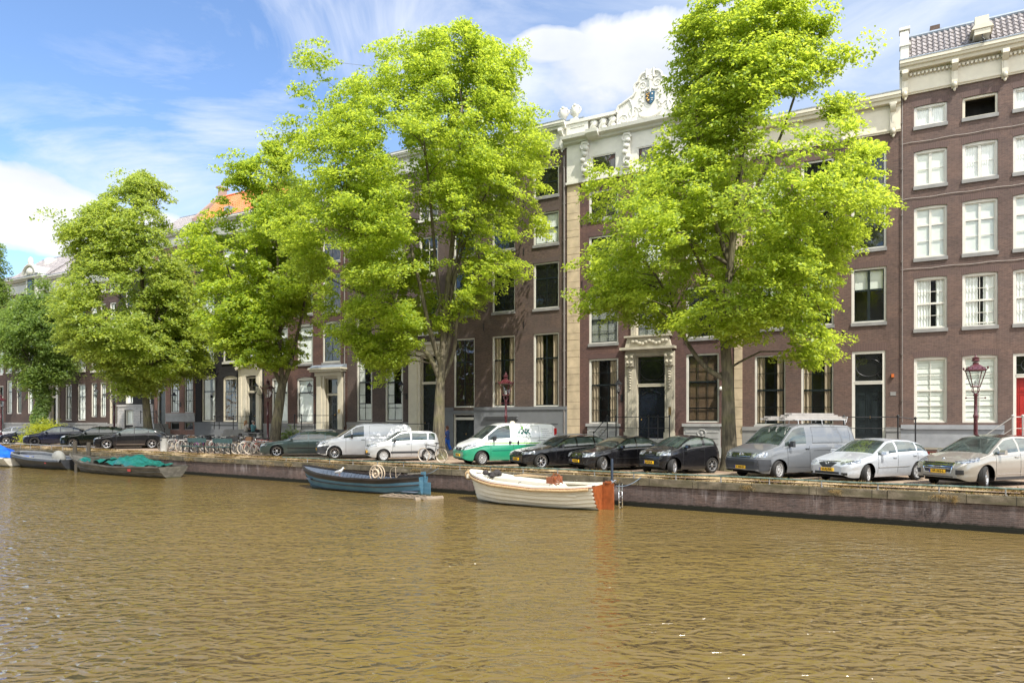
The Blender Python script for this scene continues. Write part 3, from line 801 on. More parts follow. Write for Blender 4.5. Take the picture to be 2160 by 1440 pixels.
A.wall(HA + 1.2, BRICKS['brown'])
ztc = FL.z_at(1900, 140)
cornice(A.o, A.W, ztc, frieze=ztc - HA, proj=0.6, dent=0.16, brk=[A.X(p) for p in (1909, 2013, 2119, 2225)], over=(0.05, 0), top=0.42)
roof(A.o, A.W, ztc + 0.05, TILE_GREY, slope=56, run=1.85, x0=0.35, y0=-0.25)
m = MB(); m.prism([(-0.45, ztc + 0.05), (0.1, ztc + 0.05), (0.85, ztc + 1.45), (0.85, ztc + 1.9), (0.5, ztc + 1.9), (-0.2, ztc + 0.75), (-0.45, ztc + 0.7)], -0.02, 0.33, axis='x'); m.box(-0.06, 0.4, 0.4, 0.95, ztc + 1.902, ztc + 2.03); m.box(-0.06, 0.4, -0.5, 0.0, ztc + 0.702, ztc + 0.82); m.build('gable_parapet', WHITE, A.o)
m = MB(); m.box(1.2, 1.75, 1.5, 2.0, ztc + 1.0, ztc + 2.1); m.box(1.27, 1.68, 1.57, 1.93, ztc + 2.1, ztc + 2.35); m.build('chimney', BRICKS['dark'], A.o)
m = MB(); xh = A.X(2068); m.box(xh - 0.3, xh + 0.3, -0.8, 0.3, ztc + 0.3, ztc + 0.55); m.prism([(xh - 0.42, ztc + 0.552), (xh + 0.42, ztc + 0.552), (xh + 0.28, ztc + 0.75), (xh - 0.28, ztc + 0.75)], -0.85, 0.4); m.box(xh - 0.26, xh + 0.26, -0.6, 0.5, ztc + 0.75, ztc + 1.2)
hb = m.build('hoist_box', CREAM, A.o)
m = MB(); m.tube([(xh, -0.75, ztc + 0.36), (xh, -0.75, ztc + 0.15), (xh + 0.08, -0.75, ztc + 0.05), (xh + 0.03, -0.75, ztc - 0.08), (xh - 0.07, -0.75, ztc - 0.02)], 0.025, 6); m.build('hook', BLACK, hb)
zp = FL.z_at(1963, 895)
m = MB(); pe = A.X(2118); zpb = FL.z_at(2000, 944)
m.box(0.0, pe, -0.14, 0.05, zp - 0.22, zp - 0.012); m.box(0.0, pe, -0.06, 0.05, zpb, zp - 0.222); m.box(A.X(2215), A.W, -0.1, 0.05, 0.1, zp - 0.012); m.box(0.0, xb0, -0.05, 0.05, 0.1, zpb - 0.002)
m.build('plinth', plain('bluish_plaster', (0.26, 0.27, 0.285), 0.8, var=0.14, vs=1.3), A.o)
m = MB(); m.box(xb0, xb1, 0.08, 0.14, 0.1, zpb - 0.08); m.box(xb0, xb1, -0.02, 0.15, zpb - 0.08, zpb - 0.004, 1)
for q in range(5):
    xx = xb0 + 0.25 + q * (xb1 - xb0 - 0.3) / 5; m.box(xx, xx + 0.34, 0.05, 0.08, 0.28, 0.56, 1); m.box(xx + 0.04, xx + 0.30, 0.045, 0.05, 0.32, 0.52, 2)
m.build('basement_front', [REDDOOR, CREAM, GLASS], A.o)
m = MB(); m.box(A.X(2120), A.X(2290), -1.4, -0.15, 0.1, zdb - 0.02)
for i in range(4): m.box(A.X(2120) - 0.28 * (i + 1), A.X(2120) - 0.28 * i, -1.4, -0.15, 0.1, (zdb - 0.02) * (4 - i) / 5 + 0.1)
m.build('stoop', LGREY, A.o)
zl = zdb - 0.02
railing(A.o, [(A.X(2120) - 1.1, -1.35, 0.25), (A.X(2120) + 0.1, -1.35, zl), (A.X(2120) + 0.45, -1.35, zl), (A.X(2220), -1.35, zl), (A.W, -1.35, zl)], 0.98, STEEL)

# ---- B: brown house with black double door
B = House(1566, 1900, 'brown brick house with black double door and cream cornice, beside the tallest house')
for i, (a, b_) in enumerate(((1592, 1657), (1690, 1758))):
    B.win(a, b_, 749, 896, cols=3, rows=4, meet=0.5, sash=DGREEN, fill='reflection_drapes', fw=0.07, sillm=LGREY, frame=WHITE, lintel='brown2')
Dk = dict(sash=DGREEN, fw=0.10, frame=WHITE, lintel='brown2')
rB = [(FL.z_at(1833, 680), FL.z_at(1833, 564)), (FL.z_at(1833, 525), FL.z_at(1833, 428)), (FL.z_at(1833, 397), FL.z_at(1833, 319))]
for i, (a, b_) in enumerate(((1588, 1657), (1690, 1759), (1796, 1870))):
    x0, x1 = B.X(a), B.X(b_)
    B.winm(x0, x1, *rB[0], cols=2, rows=2, meet=0.6, mull=0.12, fill='topblind', **Dk)
    B.winm(x0, x1, *rB[1], cols=2, rows=2, meet=0.6, fill='dark', **Dk)
    B.winm(x0, x1, *rB[2], cols=2, rows=1, fill='dark' if i else 'net', **Dk)
x0, x1 = B.X(1797), B.X(1868); z0, zt, zd = FL.z_at(1833, 925), FL.z_at(1833, 740), FL.z_at(1833, 810)
B.hole(x0, x1, z0, zt); door_frame(B.o, x0, x1, z0, zd, zt, WHITE, 0.13)
panel_door(B.o, x0 + 0.13, x1 - 0.13, z0, zd, DGREEN, 2, 3)
m = MB(); m.prism([(x0 - 0.05, zt + 0.01), (x1 + 0.05, zt + 0.01), (x1 + 0.2, zt + 0.38), (x0 - 0.2, zt + 0.38)], -0.005, 0.05); m.build('lintel', SOLD['brown2'], B.o)
HB = FL.z_at(1880, 281); ztb = FL.z_at(1890, 201)
B.wall(HB + 1.0, BRICKS['brown2'])
cornice(B.o, B.W, ztb, frieze=ztb - HB, proj=0.5, brk=[B.X(p) for p in (1580, 1780, 1884)], top=0.45)
roof(B.o, B.W, ztb - 0.1, TILE_GREY, slope=30, run=2.0, y0=0.5, real=False)
zp = FL.z_at(1720, 900)
plinth(B.o, B.W - 0.002, zp, GREY, gaps=((x0, x1),), cap=0.2)
steps(B.o, x0 - 0.4, x1 + 0.55, z0, n=4, mat=GREY)
railing(B.o, [(x0 - 0.3, -1.2, z0), (x1 + 0.5, -1.2, z0), (x1 + 1.2, -1.2, z0 - 0.1)], 1.05)
m = MB(); m.box(x1 + 0.02, B.W - 0.004, -0.32, 0.0, zp - 0.75, zp - 0.55); m.box(x1 + 0.02, B.W - 0.004, -0.24, 0.0, zp - 0.54, zp - 0.3); m.box(x1 + 0.02, B.W - 0.004, -0.34, 0.0, 0.1, zp - 0.76); m.build('stone_bench_end', GREY, B.o)
m = MB()
xx, zz = B.X(1883), FL.z_at(1883, 792)
m.box(xx - 0.06, xx + 0.06, -0.12, 0, zz - 0.08, zz + 0.08); m.build('alarm_box', plain('orange_plastic', (0.55, 0.13, 0.02), 0.5), B.o)
m = MB(); m.box(B.X(1878), B.X(1890), -0.02, 0, FL.z_at(1884, 834), FL.z_at(1884, 826)); m.build('name_plate', GREY, B.o)

# ---- C: double house with quoins, carved doorcase and crested parapet
C = House(1197, 1566, 'wine red brick mansion with sandstone corner blocks, carved stone doorcase and a white crested parapet')
for (a, b_, yt, yb, fl) in ((1242, 1304, 756, 893, 'reflection_drapes'), (1447, 1517, 745, 891, 'woodslats')):
    C.win(a, b_, yt, yb, cols=3, rows=5, meet=0.6, sash=DGREEN, fill=fl, fw=0.10, frame=WHITE, lintel='red', sill=False)
cC = ((1242, 1304), (1341, 1407), (1447, 1517))
def rowC(yb, yt): return (FL.z_at(1272, yb), FL.z_at(1272, yt))
for (zz, rows_, mt, fls) in ((rowC(724, 622), 4, 0.5, ('slats', 'slats', 'dark')), (rowC(575, 496), 3, 0.667, ('dark', 'rollblind', 'rollblind')), (rowC(460, 400), 2, 0.5, ('dark', 'dark', 'net'))):
    for i, (a, b_) in enumerate(cC):
        if rows_ == 4 and i == 1: continue
        C.winm(C.X(a), C.X(b_), *zz, cols=3, rows=rows_, meet=mt, sash=DGREEN, fill=fls[i], fw=0.10, frame=WHITE, lintel='red')
C.win(1340, 1407, 601, 715, cols=3, rows=4, meet=0.5, sash=DGREEN, fill='slats', fw=0.12, frame=CREAM, lintel=None, sill=False)
x0, x1 = C.X(1343), C.X(1404); z0, zd, zt = FL.z_at(1372, 924), FL.z_at(1372, 815), FL.z_at(1372, 750)
C.hole(x0, x1, z0, zt)
df = door_frame(C.o, x0, x1, z0, zd, zt, CREAM, 0.04, grille='cross')
d = panel_door(C.o, x0 + 0.04, x1 - 0.04, z0, zd, plain('black_blue_paint', (0.010, 0.014, 0.022), 0.22, var=0.2), 1, 2)
m = MB(); dx = (x0 + x1) / 2; ar = arc_pts(dx - 0.55, dx + 0.55, zd - 0.25, 0.22, 8)
m.tube([(p[0], 0.17, p[1]) for p in ar], 0.035, 6); m.blob((dx, 0.17, zd - 0.2), (0.14, 0.05, 0.07)); m.build('carved_panel', plain('black_blue_paint', (0, 0, 0)), d, smooth=True)
HC = FL.z_at(1300, 362) - 0.05; zpb = FL.z_at(1250, 300); 
C.wall(FL.z_at(1250, 301), BRICKS['red'])
# carved stone doorcase
z_ent = FL.z_at(1372, 742)
for sx, xa, xb in ((-1, C.X(1320), x0), (1, x1, C.X(1424))):
    m = MB(); m.box(xa, xb, -0.16, 0.02, z0, z_ent - 0.002); m.box(xa - 0.05, xb - 0.002 if sx < 0 else xb + 0.05, -0.24, -0.162, z0, z0 + 0.35)
    cx = (xa + xb) / 2; m.box(cx - 0.14, cx + 0.14, -0.2, -0.162, z0 + 0.5, z_ent - 0.9)
    for q in range(9):
        m.blob((cx, -0.22, z_ent - 0.85 - q * 0.15), (0.11 - 0.006 * q, 0.06, 0.07), 8, 5)
    m.prism([(cx - 0.22, z_ent - 0.8), (cx + 0.22, z_ent - 0.8), (cx + 0.26, z_ent - 0.1), (cx - 0.26, z_ent - 0.1)], -0.34, -0.162)
    for q in (-1, 1): m.blob((cx + q * 0.16, -0.38, z_ent - 0.28), (0.1, 0.09, 0.12), 8, 6); m.blob((cx + q * 0.1, -0.35, z_ent - 0.6), (0.09, 0.08, 0.1), 8, 6)
    m.build('pilaster', PALE, C.o, smooth=True)
xe0, xe1 = C.X(1313), C.X(1427)
m = MB(); m.box(x0, x1, -0.1, 0.05, zt, z_ent); m.box(xe0 + 0.25, xe1 - 0.25, -0.18, 0.0, z_ent + 0.0, z_ent + 0.12); m.box(xe0, xe1, -0.55, 0.0, z_ent + 0.122, z_ent + 0.26)
m.prism([(xe0 + 0.25, z_ent + 0.262), (xe1 - 0.25, z_ent + 0.262), (xe1 - 0.38, z_ent + 0.82), (xe0 + 0.38, z_ent + 0.82)], -0.3, 0.0)
m.box(xe0 + 0.22, xe1 - 0.22, -0.42, 0.0, z_ent + 0.822, z_ent + 0.92)
for q in range(11):
    a = (q - 5) / 5.0; m.blob((dx + a * 0.95, -0.34, z_ent + 0.52 + 0.08 * math.cos(a * 7)), (0.13, 0.07, 0.10), 8, 5)
m.build('door_hood', PALE, C.o, smooth=True)
xs0, xs1 = C.X(1332), C.X(1415); zs0, zs1 = z_ent + 0.93, FL.z_at(1372, 596)
m = MB(); m.box(xs0, C.X(1340), -0.12, 0.05, zs0, zs1); m.box(C.X(1407), xs1, -0.12, 0.05, zs0, zs1); m.box(xs0 - 0.12, xs1 + 0.12, -0.22, 0.05, zs1 + 0.002, zs1 + 0.25)
m.blob((dx, -0.1, zs1 + 0.35), (0.3, 0.12, 0.3)); m.blob((dx - 0.5, -0.1, zs1 + 0.3), (0.25, 0.1, 0.14)); m.blob((dx + 0.5, -0.1, zs1 + 0.3), (0.25, 0.1, 0.14))
m.build('stone_window_surround', PALE, C.o, smooth=True)
# rusticated corner blocks
ztop = FL.z_at(1272, 374)
for (a, b_) in ((0.0, C.X(1223)), (C.X(1549), C.W)):
    m = MB(); z = 0.1; k = 0
    while z < ztop - 0.1:
        hgt = 0.62 if k % 2 == 0 else 0.40
        hgt = min(hgt, ztop - z)
        m.box(a + 0.002, b_ - 0.002, -0.05 - 0.008 * (k % 2), 0.02, z + 0.012, z + hgt - 0.006); z += hgt; k += 1
    m.build('corner_blocks', SANDY, C.o)
# panelled stone below the ground floor windows
for (a, b_) in ((1240, 1306), (1443, 1520)):
    m = MB(); xa, xb = C.X(a), C.X(b_); zz = FL.z_at((a + b_) / 2, 893)
    m.box(xa - 0.08, xb + 0.08, -0.17, 0.02, zz - 0.16, zz - 0.002); m.box(xa, xb, -0.08, 0.02, 0.62, zz - 0.162); m.box(xa - 0.1, xb + 0.1, -0.2, 0.02, 0.1, 0.618)
    for q in range(3): m.box(xa + 0.1, xb - 0.1, -0.1, -0.08, 0.8 + q * 0.3, 1.02 + q * 0.3)
    cx = (xa + xb) / 2
    m.tube([(cx + 0.22 * math.cos(t * math.pi / 6), -0.11, 1.38 + 0.2 * math.sin(t * math.pi / 6)) for t in range(12)], 0.035, 6, closed=True); m.blob((cx, -0.1, 1.38), (0.08, 0.05, 0.1))
    m.build('stone_apron', LGREY, C.o)
m = MB(); m.box(C.X(1470), C.X(1512), -0.21, -0.2, 0.12, 1.05 * 0.5 + 0.25); m.build('basement_door', BLACK, C.o)
# white attic storey with parapet
m = MB(); zf0 = ztop; zf1 = FL.z_at(1250, 299)
fr = [(C.X(1249), C.X(1301)), (C.X(1345), C.X(1388)), (C.X(1452), C.X(1505))]
zwa, zwb = FL.z_at(1275, 362), FL.z_at(1275, 327)
edges = [0.0] + [v for a in fr for v in a] + [C.W]
m.box(0, C.W, -0.10, 0.04, zf0, zwa); m.box(0, C.W, -0.10, 0.04, zwb, zf1); m.box(-0.04, C.W + 0.04, -0.2, 0.0, zf0 - 0.14, zf0 - 0.002)
for i in range(0, len(edges), 2): m.box(edges[i], edges[i + 1], -0.10, 0.04, zwa + 0.001, zwb - 0.001)
at = m.build('attic_frieze', WHITE, C.o)
m = MB()
for a in fr:
    p = MB(); w_ = window(C.o, a[0], a[1], zwa, zwb, frame=WHITE, sash=DGREEN, cols=1, rows=1, fill='dark', sill=False, lintel=None, fw=0.06); w_.location.y = -0.14
for px in (1237, 1325, 1410, 1530):
    q = MB(); x = C.X(px); q.box(x - 0.2, x + 0.2, -0.3, -0.1, zwa - 0.1, zf1)
    for j in range(5): q.blob((x + 0.12 * math.sin(j * 2.1), -0.34, zwa + 0.15 + j * 0.32), (0.17, 0.09, 0.15), 8, 6)
    q.tube([(x + 0.26 * math.cos(t * 0.5), -0.3, zf1 - 0.3 + 0.2 * math.sin(t * 0.5)) for t in range(11)], 0.05, 6)
    q.build('bracket', WHITE, at, smooth=True)
zc = FL.z_at(1250, 299)
m = MB(); prof = [(-0.1, zc), (-0.3, zc + 0.05), (-0.34, zc + 0.16), (-0.62, zc + 0.22), (-0.66, zc + 0.40), (0.3, zc + 0.42), (0.3, zc)]
m.prism(prof, -0.12, C.W + 0.12, axis='x')
for px in (1258, 1487): m.prism([(-0.62, zc + 0.05), (-0.85, zc + 0.22), (-0.88, zc + 0.41), (0.25, zc + 0.415), (0.25, zc + 0.05)], C.X(px - 12), C.X(px + 12), axis='x')
m.build('cornice', WHITE, C.o)
zb0 = zc + 0.421; zb1 = FL.z_at(1260, 248); 
par = MB(); par2 = MB(); xl0, xl1 = C.X(1242), C.X(1301)
xr0, xr1 = C.X(1446), C.X(1512)
par.box(0, xl0, -0.15, 0.25, zb0, zb1 - 0.12); par2.box(xr1, C.W, -0.15, 0.25, zb0, zb1 - 0.12)
par.box(-0.06, xl1, -0.22, 0.32, zb1 - 0.118, zb1 + 0.06); par2.box(xr0, C.W + 0.06, -0.22, 0.32, zb1 - 0.118, zb1 + 0.06)
for (a, b_, pq) in ((xl0, xl1, par), (xr0, xr1, par2)):
    pq.box(a, b_, 0.12, 0.25, zb0, zb1 - 0.12); pq.box(a, b_, -0.15, 0.12, zb0, zb0 + 0.1)
par.box(0.25, xl0 - 0.2, -0.18, -0.15, zb0 + 0.2, zb0 + 0.23); par.box(0.25, xl0 - 0.2, -0.18, -0.15, zb1 - 0.36, zb1 - 0.33)
par = par.build('parapet', WHITE, C.o); par2.build('parapet', WHITE, C.o)
for (a, b_) in ((xl0, xl1), (xr0, xr1)):
    for q in range(3):
        m = MB(); cx = a + (b_ - a) * (q + 0.5) / 3; hh_ = zb1 - 0.12 - zb0 - 0.1; pts = []
        for t_ in range(13):
            u = t_ / 12; pts.append((cx - 0.17 * math.sin(u * 2 * math.pi) + 0.12 * (0.5 - u), -0.02, zb0 + 0.1 + u * hh_))
        m.tube(pts, [0.07 + 0.1 * math.sin(math.pi * min(1, (1 - i / 12) * 1.3)) for i in range(13)], 8); m.blob((cx - 0.02, -0.05, zb1 - 0.28), (0.16, 0.12, 0.12)); m.blob((cx + 0.1, -0.05, zb0 + 0.25), (0.18, 0.12, 0.14))
        m.build('baluster', WHITE, par, smooth=True)
# crest
cx = C.X(1373)
zk = FL.z_at(1372, 161)
hp = [(-2.0, zb0), (-1.98, zb1 - 0.05), (-1.88, zb1 + 0.30), (-1.55, zb1 + 0.42), (-1.25, zb1 + 0.56), (-0.98, zb1 + 0.70), (-0.88, zb1 + 0.90), (-0.95, zb1 + 1.12), (-0.86, zb1 + 1.34), (-0.68, zb1 + 1.42), (-0.64, zb1 + 1.62), (-0.48, zb1 + 1.78), (-0.30, zb1 + 1.84), (-0.21, zb1 + 2.0), (-0.20, zk - 0.15), (-0.1, zk - 0.02), (0.0, zk)]
poly = [(cx + a, b_) for a, b_ in hp] + [(cx - a, b_) for a, b_ in hp[-2::-1]]
m = MB()
for (a0_, b0_), (a1_, b1_) in zip(hp, hp[1:]):
    if b1_ > b0_ + 1e-4: m.prism([(cx + a0_, b0_), (cx - a0_, b0_), (cx - a1_, b1_), (cx + a1_, b1_)], -0.12, 0.22)
for sgn in (-1, 1):
    edge = [(cx + sgn * a, -0.14, b_) for a, b_ in hp[1:]]
    m.tube(edge, 0.075, 8)
    def scroll(x, z, r0, turn, mir):
        m.tube([(x + mir * sgn * (r0 * (1 - i / 22)) * math.cos(i * turn / 18 * math.pi), -0.128, z + (r0 * (1 - i / 22)) * math.sin(i * turn / 18 * math.pi)) for i in range(19)], [0.035 - 0.001 * i for i in range(19)], 6)
    scroll(cx + sgn * 0.42, zb1 + 1.12, 0.24, 3.0, 1); scroll(cx + sgn * 0.98, zb1 - 0.25, 0.34, 3.2, -1); scroll(cx + sgn * 1.55, zb0 + 0.42, 0.3, 3.0, 1); scroll(cx + sgn * 0.36, zb1 + 1.58, 0.17, 2.6, -1)
    m.tube([(cx + sgn * (1.22 - 0.22 * math.sin(u * 3)), -0.13, zb0 + 0.2 + u * 1.25) for u in [i / 10 for i in range(11)]], 0.07, 6)
    for j in range(7): m.blob((cx + sgn * (0.52 + 0.10 * math.sin(j * 1.7)), -0.14, zb0 + 0.75 + j * 0.13), (0.075, 0.05, 0.07), 7, 5)
m.blob((cx, -0.14, zk - 0.2), (0.16, 0.12, 0.2)); m.tube([(cx, -0.14, zk - 0.3), (cx, -0.15, zk - 1.0)], [0.10, 0.05], 8)
for j in range(-4, 5): m.blob((cx + j * 0.11, -0.15, zb1 + 0.86 + 0.05 * math.cos(j)), (0.07, 0.06, 0.08), 7, 5)
m.tube([(cx + 0.62 * math.cos(t_), -0.15, zb0 + 0.55 + 0.3 * math.sin(t_)) for t_ in [math.pi + i * math.pi / 12 for i in range(13)]], 0.07, 6)
cr = m.build('crest', WHITE, C.o, smooth=True)
m = MB(); sz = zb0 + 1.3
sh = [(-0.26, sz + 0.32), (0.0, sz + 0.32), (0.0, sz - 0.36), (-0.14, sz - 0.28), (-0.25, sz - 0.12)]
m.prism([(cx + a, b_) for a, b_ in sh], -0.2, -0.12, 0); m.prism([(cx - a - 0.001, b_) for a, b_ in sh], -0.2, -0.12, 1)
for (a, b_, r_, mm) in ((-0.19, 0.2, 0.05, 2), (-0.12, 0.1, 0.05, 2), (-0.18, -0.02, 0.055, 2), (-0.1, -0.14, 0.06, 2), (-0.06, 0.24, 0.04, 2), (0.13, 0.18, 0.05, 3), (0.08, -0.05, 0.03, 3), (0.16, -0.06, 0.03, 3), (0.12, -0.16, 0.03, 3)):
    m.blob((cx + a, -0.205, sz + b_), (r_, 0.015, r_), 8, 5, mm)
m.build('coat_of_arms', [plain('shield_dark', (0.03, 0.03, 0.03)), plain('shield_blue', (0.02, 0.09, 0.16)), BRASS, WHITE], cr)
# roof and chimney pot behind
roof(C.o, C.W, zb0 - 0.2, TILE_GREY, slope=35, run=2.0, y0=1.2, real=False)
m = MB(); m.lathe([(0.2, zb1 + 0.1), (0.2, zb1 + 0.35), (0.27, zb1 + 0.36), (0.27, zb1 + 0.42), (0.14, zb1 + 0.43), (0.14, zb1 + 0.6), (0.3, zb1 + 0.61), (0.22, zb1 + 0.72)], 12, c=(C.X(1288), 1.2, 0)); m.build('chimney_cap', STEEL, C.o, smooth=True)
steps(C.o, C.X(1300), C.X(1436), z0, n=4, mat=LGREY)
railing(C.o, [(C.X(1270), -1.3, 0.15), (C.X(1298), -1.3, z0), (C.X(1316), -1.3, z0), (C.X(1383), -1.3, z0), (C.X(1402), -1.3, z0), (C.X(1426), -1.3, z0)], 1.2)
m = MB(); m.box(C.X(1412), C.X(1418), -0.2, -0.16, FL.z_at(1414, 876), FL.z_at(1414, 858)); m.build('door_bell_plate', BRASS, C.o)
# urns on the corner of the parapet
def urn(px, dz, lab, par_o, W_):
    m = MB(); m.box(-0.28, 0.28, -0.28, 0.28, 0, 0.16); m.lathe([(0.16, 0.16), (0.13, 0.3), (0.24, 0.45), (0.33, 0.72), (0.3, 0.95), (0.24, 1.0)], 14)
    for k_ in range(9): m.blob((0.2 * math.cos(k_ * 0.7), 0.2 * math.sin(k_ * 0.7), 1.05 + 0.07 * math.sin(k_ * 2)), (0.12, 0.12, 0.12), 7, 5)
    for sx in (-1, 1): m.tube([(sx * 0.3, 0, 0.55), (sx * 0.44, 0, 0.75), (sx * 0.4, 0, 0.95), (sx * 0.28, 0, 0.98)], 0.05, 6)
    o = m.build('roof_urn', WHITE, None, smooth=True); o.location = FL.w(FL.s_at(px), 0.05, dz); o.rotation_euler = (0, 0, FL.rz)
    o.scale = (0.82,) * 3; tag(o, lab, 'urn', 'stone urns on the parapets'); return o
urn(1213, zb1 + 0.061, 'white carved stone urn on the parapet of the wine red mansion', C.o, 0)
urn(1188, FL.z_at(1188, 262) + 0.0, 'white stone urn on the cornice of the dark brown house beside the mansion', C.o, 0)

# ---- D: wide dark brown house on a grey plinth
Dh = House(938, 1197, 'wide dark brown house on a smooth grey plinth with very tall windows')
cD = ((957, 1001), (1038, 1086), (1125, 1179))
def rw(c, yb, yt): return (FL.z_at(c, yb), FL.z_at(c, yt))
for i, (a, b_) in enumerate(cD):
    x0, x1 = Dh.X(a), Dh.X(b_)
    Dh.winm(x0, x1, *rw(1152, 857, 702), cols=2, rows=3, meet=0.667, mull=0.07, sash=DGREEN, fill='reflection_drapes' if i else 'old', fw=0.09, frame=WHITE, lintel='dark', sill=False)
    Dh.winm(x0, x1, *rw(1152, 650, 553), cols=2, rows=3, meet=0.667, sash=DGREEN, fill='dark', fw=0.09, frame=WHITE, lintel='dark')
    Dh.winm(x0, x1, *rw(1152, 515, 447), cols=2, rows=2, meet=0.5, sash=DGREEN, fill='net' if i == 2 else 'dark', fw=0.09, frame=WHITE, lintel='dark')
    Dh.winm(x0, x1, *rw(1152, 414, 352), cols=2, rows=2, meet=0.5, sash=DGREEN, fill='dark', fw=0.09, frame=WHITE, lintel='dark')
zct = FL.z_at(1185, 262)
zpt = FL.z_at(1150, 857)
dx0, dx1 = Dh.X(957), Dh.X(1001)
Dh.hole(dx0, dx1, 0.12, FL.z_at(978, 873))
Dh.wall(zct - 1.3, BRICKS['dark'])
cornice(Dh.o, Dh.W, zct, frieze=1.5, proj=0.55, brk=[0.3, Dh.W / 2, Dh.W - 0.3], mat=WHITE, top=0.4)
plinth(Dh.o, Dh.W - 0.004, zpt, GREYP, gaps=((dx0, dx1),), cap=0.2)
m = MB(); m.box(dx0, dx1, -0.07, 0.08, FL.z_at(978, 873), zpt - 0.204); m.box(Dh.X(1024), Dh.X(1094), -0.28, -0.072, FL.z_at(1058, 879), FL.z_at(1058, 875)); m.box(Dh.X(1024), Dh.X(1094), -0.2, -0.072, FL.z_at(1058, 884), FL.z_at(1058, 880)); m.box(Dh.X(1125), Dh.X(1178), -0.1, -0.072, FL.z_at(1150, 893), FL.z_at(1150, 889)); m.build('plaster_band', GREYP, Dh.o)
door_frame(Dh.o, dx0, dx1, 0.12, FL.z_at(978, 885), FL.z_at(978, 873) + 0.0, WHITE, 0.06, grille=None)
panel_door(Dh.o, dx0 + 0.06, dx1 - 0.06, 0.12, FL.z_at(978, 885), DGREEN, 2, 2)
roof(Dh.o, Dh.W, zct - 0.1, TILE_GREY, slope=35, run=2.4, y0=0.6, real=False)

# ---- E: plum brick house with pilastered doorcase
E = House(733, 938, 'plum brown house with curtained windows, its pilastered doorway behind the middle elm')
cE = ((752, 785), (812, 850))
for i, (a, b_) in enumerate(cE):
    E.win(a, b_, 749, 889, cols=2, rows=5, meet=0.6, sash=DGREEN, fill='halfnet', fw=0.12, frame=WHITE, lintel='plum', sill=False)
cE3 = (cE[0], cE[1], (884, 924))
for i, (a, b_) in enumerate(cE3):
    x0, x1 = E.X(a), E.X(b_)
    for (yb, yt, fl) in ((708, 622, 'dark'), (588, 510, 'net' if i == 1 else 'dark'), (475, 412, 'dark')):
        E.winm(x0, x1, *rw(831, yb, yt), cols=2, rows=3, meet=0.667, sash=DGREEN if yb > 700 else WHITE, fill=fl, fw=0.1, frame=WHITE, lintel='plum', sillm=WHITE)
x0, x1 = E.X(888), E.X(922); z0, zd, zt = FL.z_at(905, 925), FL.z_at(905, 810), FL.z_at(905, 748)
E.hole(x0, x1, z0, zt)
door_frame(E.o, x0, x1, z0, zd, zt, CREAM, 0.08, grille='cross'); panel_door(E.o, x0 + 0.08, x1 - 0.08, z0, zd, DGREEN, 1, 3)
m = MB(); xa, xb = E.X(864), E.W - 0.05
m.box(xa, x0, -0.14, 0.02, z0, zt + 0.25); m.box(x1, xb, -0.14, 0.02, z0, zt + 0.25); m.box(xa + 0.15, x0 - 0.2, -0.2, -0.142, z0, zt + 0.2); m.box(x0, x1, -0.12, 0.02, zt, zt + 0.25)
m.box(xa - 0.05, xb + 0.03, -0.25, 0.0, zt + 0.252, zt + 0.62); m.box(xa - 0.15, xb + 0.1, -0.45, 0.0, zt + 0.622, zt + 0.8); m.build('doorcase', CREAM, E.o)
zce = FL.z_at(831, 330); E.wall(zce - 1.2, BRICKS['plum']); cornice(E.o, E.W, zce, frieze=1.4, mat=WHITE, brk=[0.3, E.W - 0.3])
plinth(E.o, xa - 0.002, FL.z_at(800, 890), GREY, cap=0.18)
roof(E.o, E.W, zce, TILE_GREY, slope=35, run=2.4, y0=0.6, real=False)
steps(E.o, x0 - 0.8, x1 + 0.3, z0, n=4); railing(E.o, [(x0 - 1.6, -1.25, 0.4), (x0 - 0.7, -1.25, z0), (x1 + 0.2, -1.25, z0)], 1.0)

# ---- F: red-brown house with arched windows and hooded doorcase
Fh = House(557, 733, 'red brown house with arched windows and a lead-hooded cream doorcase')
for (a, b_) in ((573, 607), (626, 661)):
    Fh.win(a, b_, 795, 892, cols=1, rows=2, meet=0.7, sash=DGREEN, fill='net', fw=0.12, frame=WHITE, rise=0.12, lintel='redbrown', sill=False)
for i, (a, b_) in enumerate(((573, 607), (627, 660), (680, 718))):
    x0, x1 = Fh.X(a), Fh.X(b_)
    Fh.winm(x0, x1, *rw(643, 767, 682), cols=1 if i < 2 else 2, rows=2, meet=0.7, sash=DGREEN, fill='net' if i < 2 else 'dark', fw=0.12, frame=WHITE, rise=0.1, lintel='redbrown')
    Fh.winm(x0, x1, *rw(643, 663, 585), cols=2, rows=3, meet=0.667, sash=DGREEN, fill='dark' if i else 'net', fw=0.1, frame=WHITE, lintel='redbrown')
    Fh.winm(x0, x1, *rw(643, 560, 500), cols=2, rows=2, meet=0.5, sash=DGREEN, fill='dark', fw=0.1, frame=WHITE, lintel='redbrown')
x0, x1 = Fh.X(688), Fh.X(716); z0, zd, zt = FL.z_at(702, 905), FL.z_at(702, 834), FL.z_at(702, 797)
Fh.hole(x0, x1, z0, zt); door_frame(Fh.o, x0, x1, z0, zd, zt, CREAM, 0.08, grille=None); panel_door(Fh.o, x0 + 0.08, x1 - 0.08, z0, zd, DGREEN, 2, 3)
m = MB(); xa, xb = Fh.X(671), Fh.X(725)
m.box(xa, x0, -0.2, 0.02, z0, zt + 0.15); m.box(x1, xb, -0.2, 0.02, z0, zt + 0.15); m.box(xa + 0.1, x0 - 0.25, -0.27, -0.202, z0, zt + 0.1); m.box(x0, x1, -0.16, 0.02, zt, zt + 0.15); m.box(xa - 0.05, xb + 0.05, -0.32, 0.0, zt + 0.152, zt + 0.45)
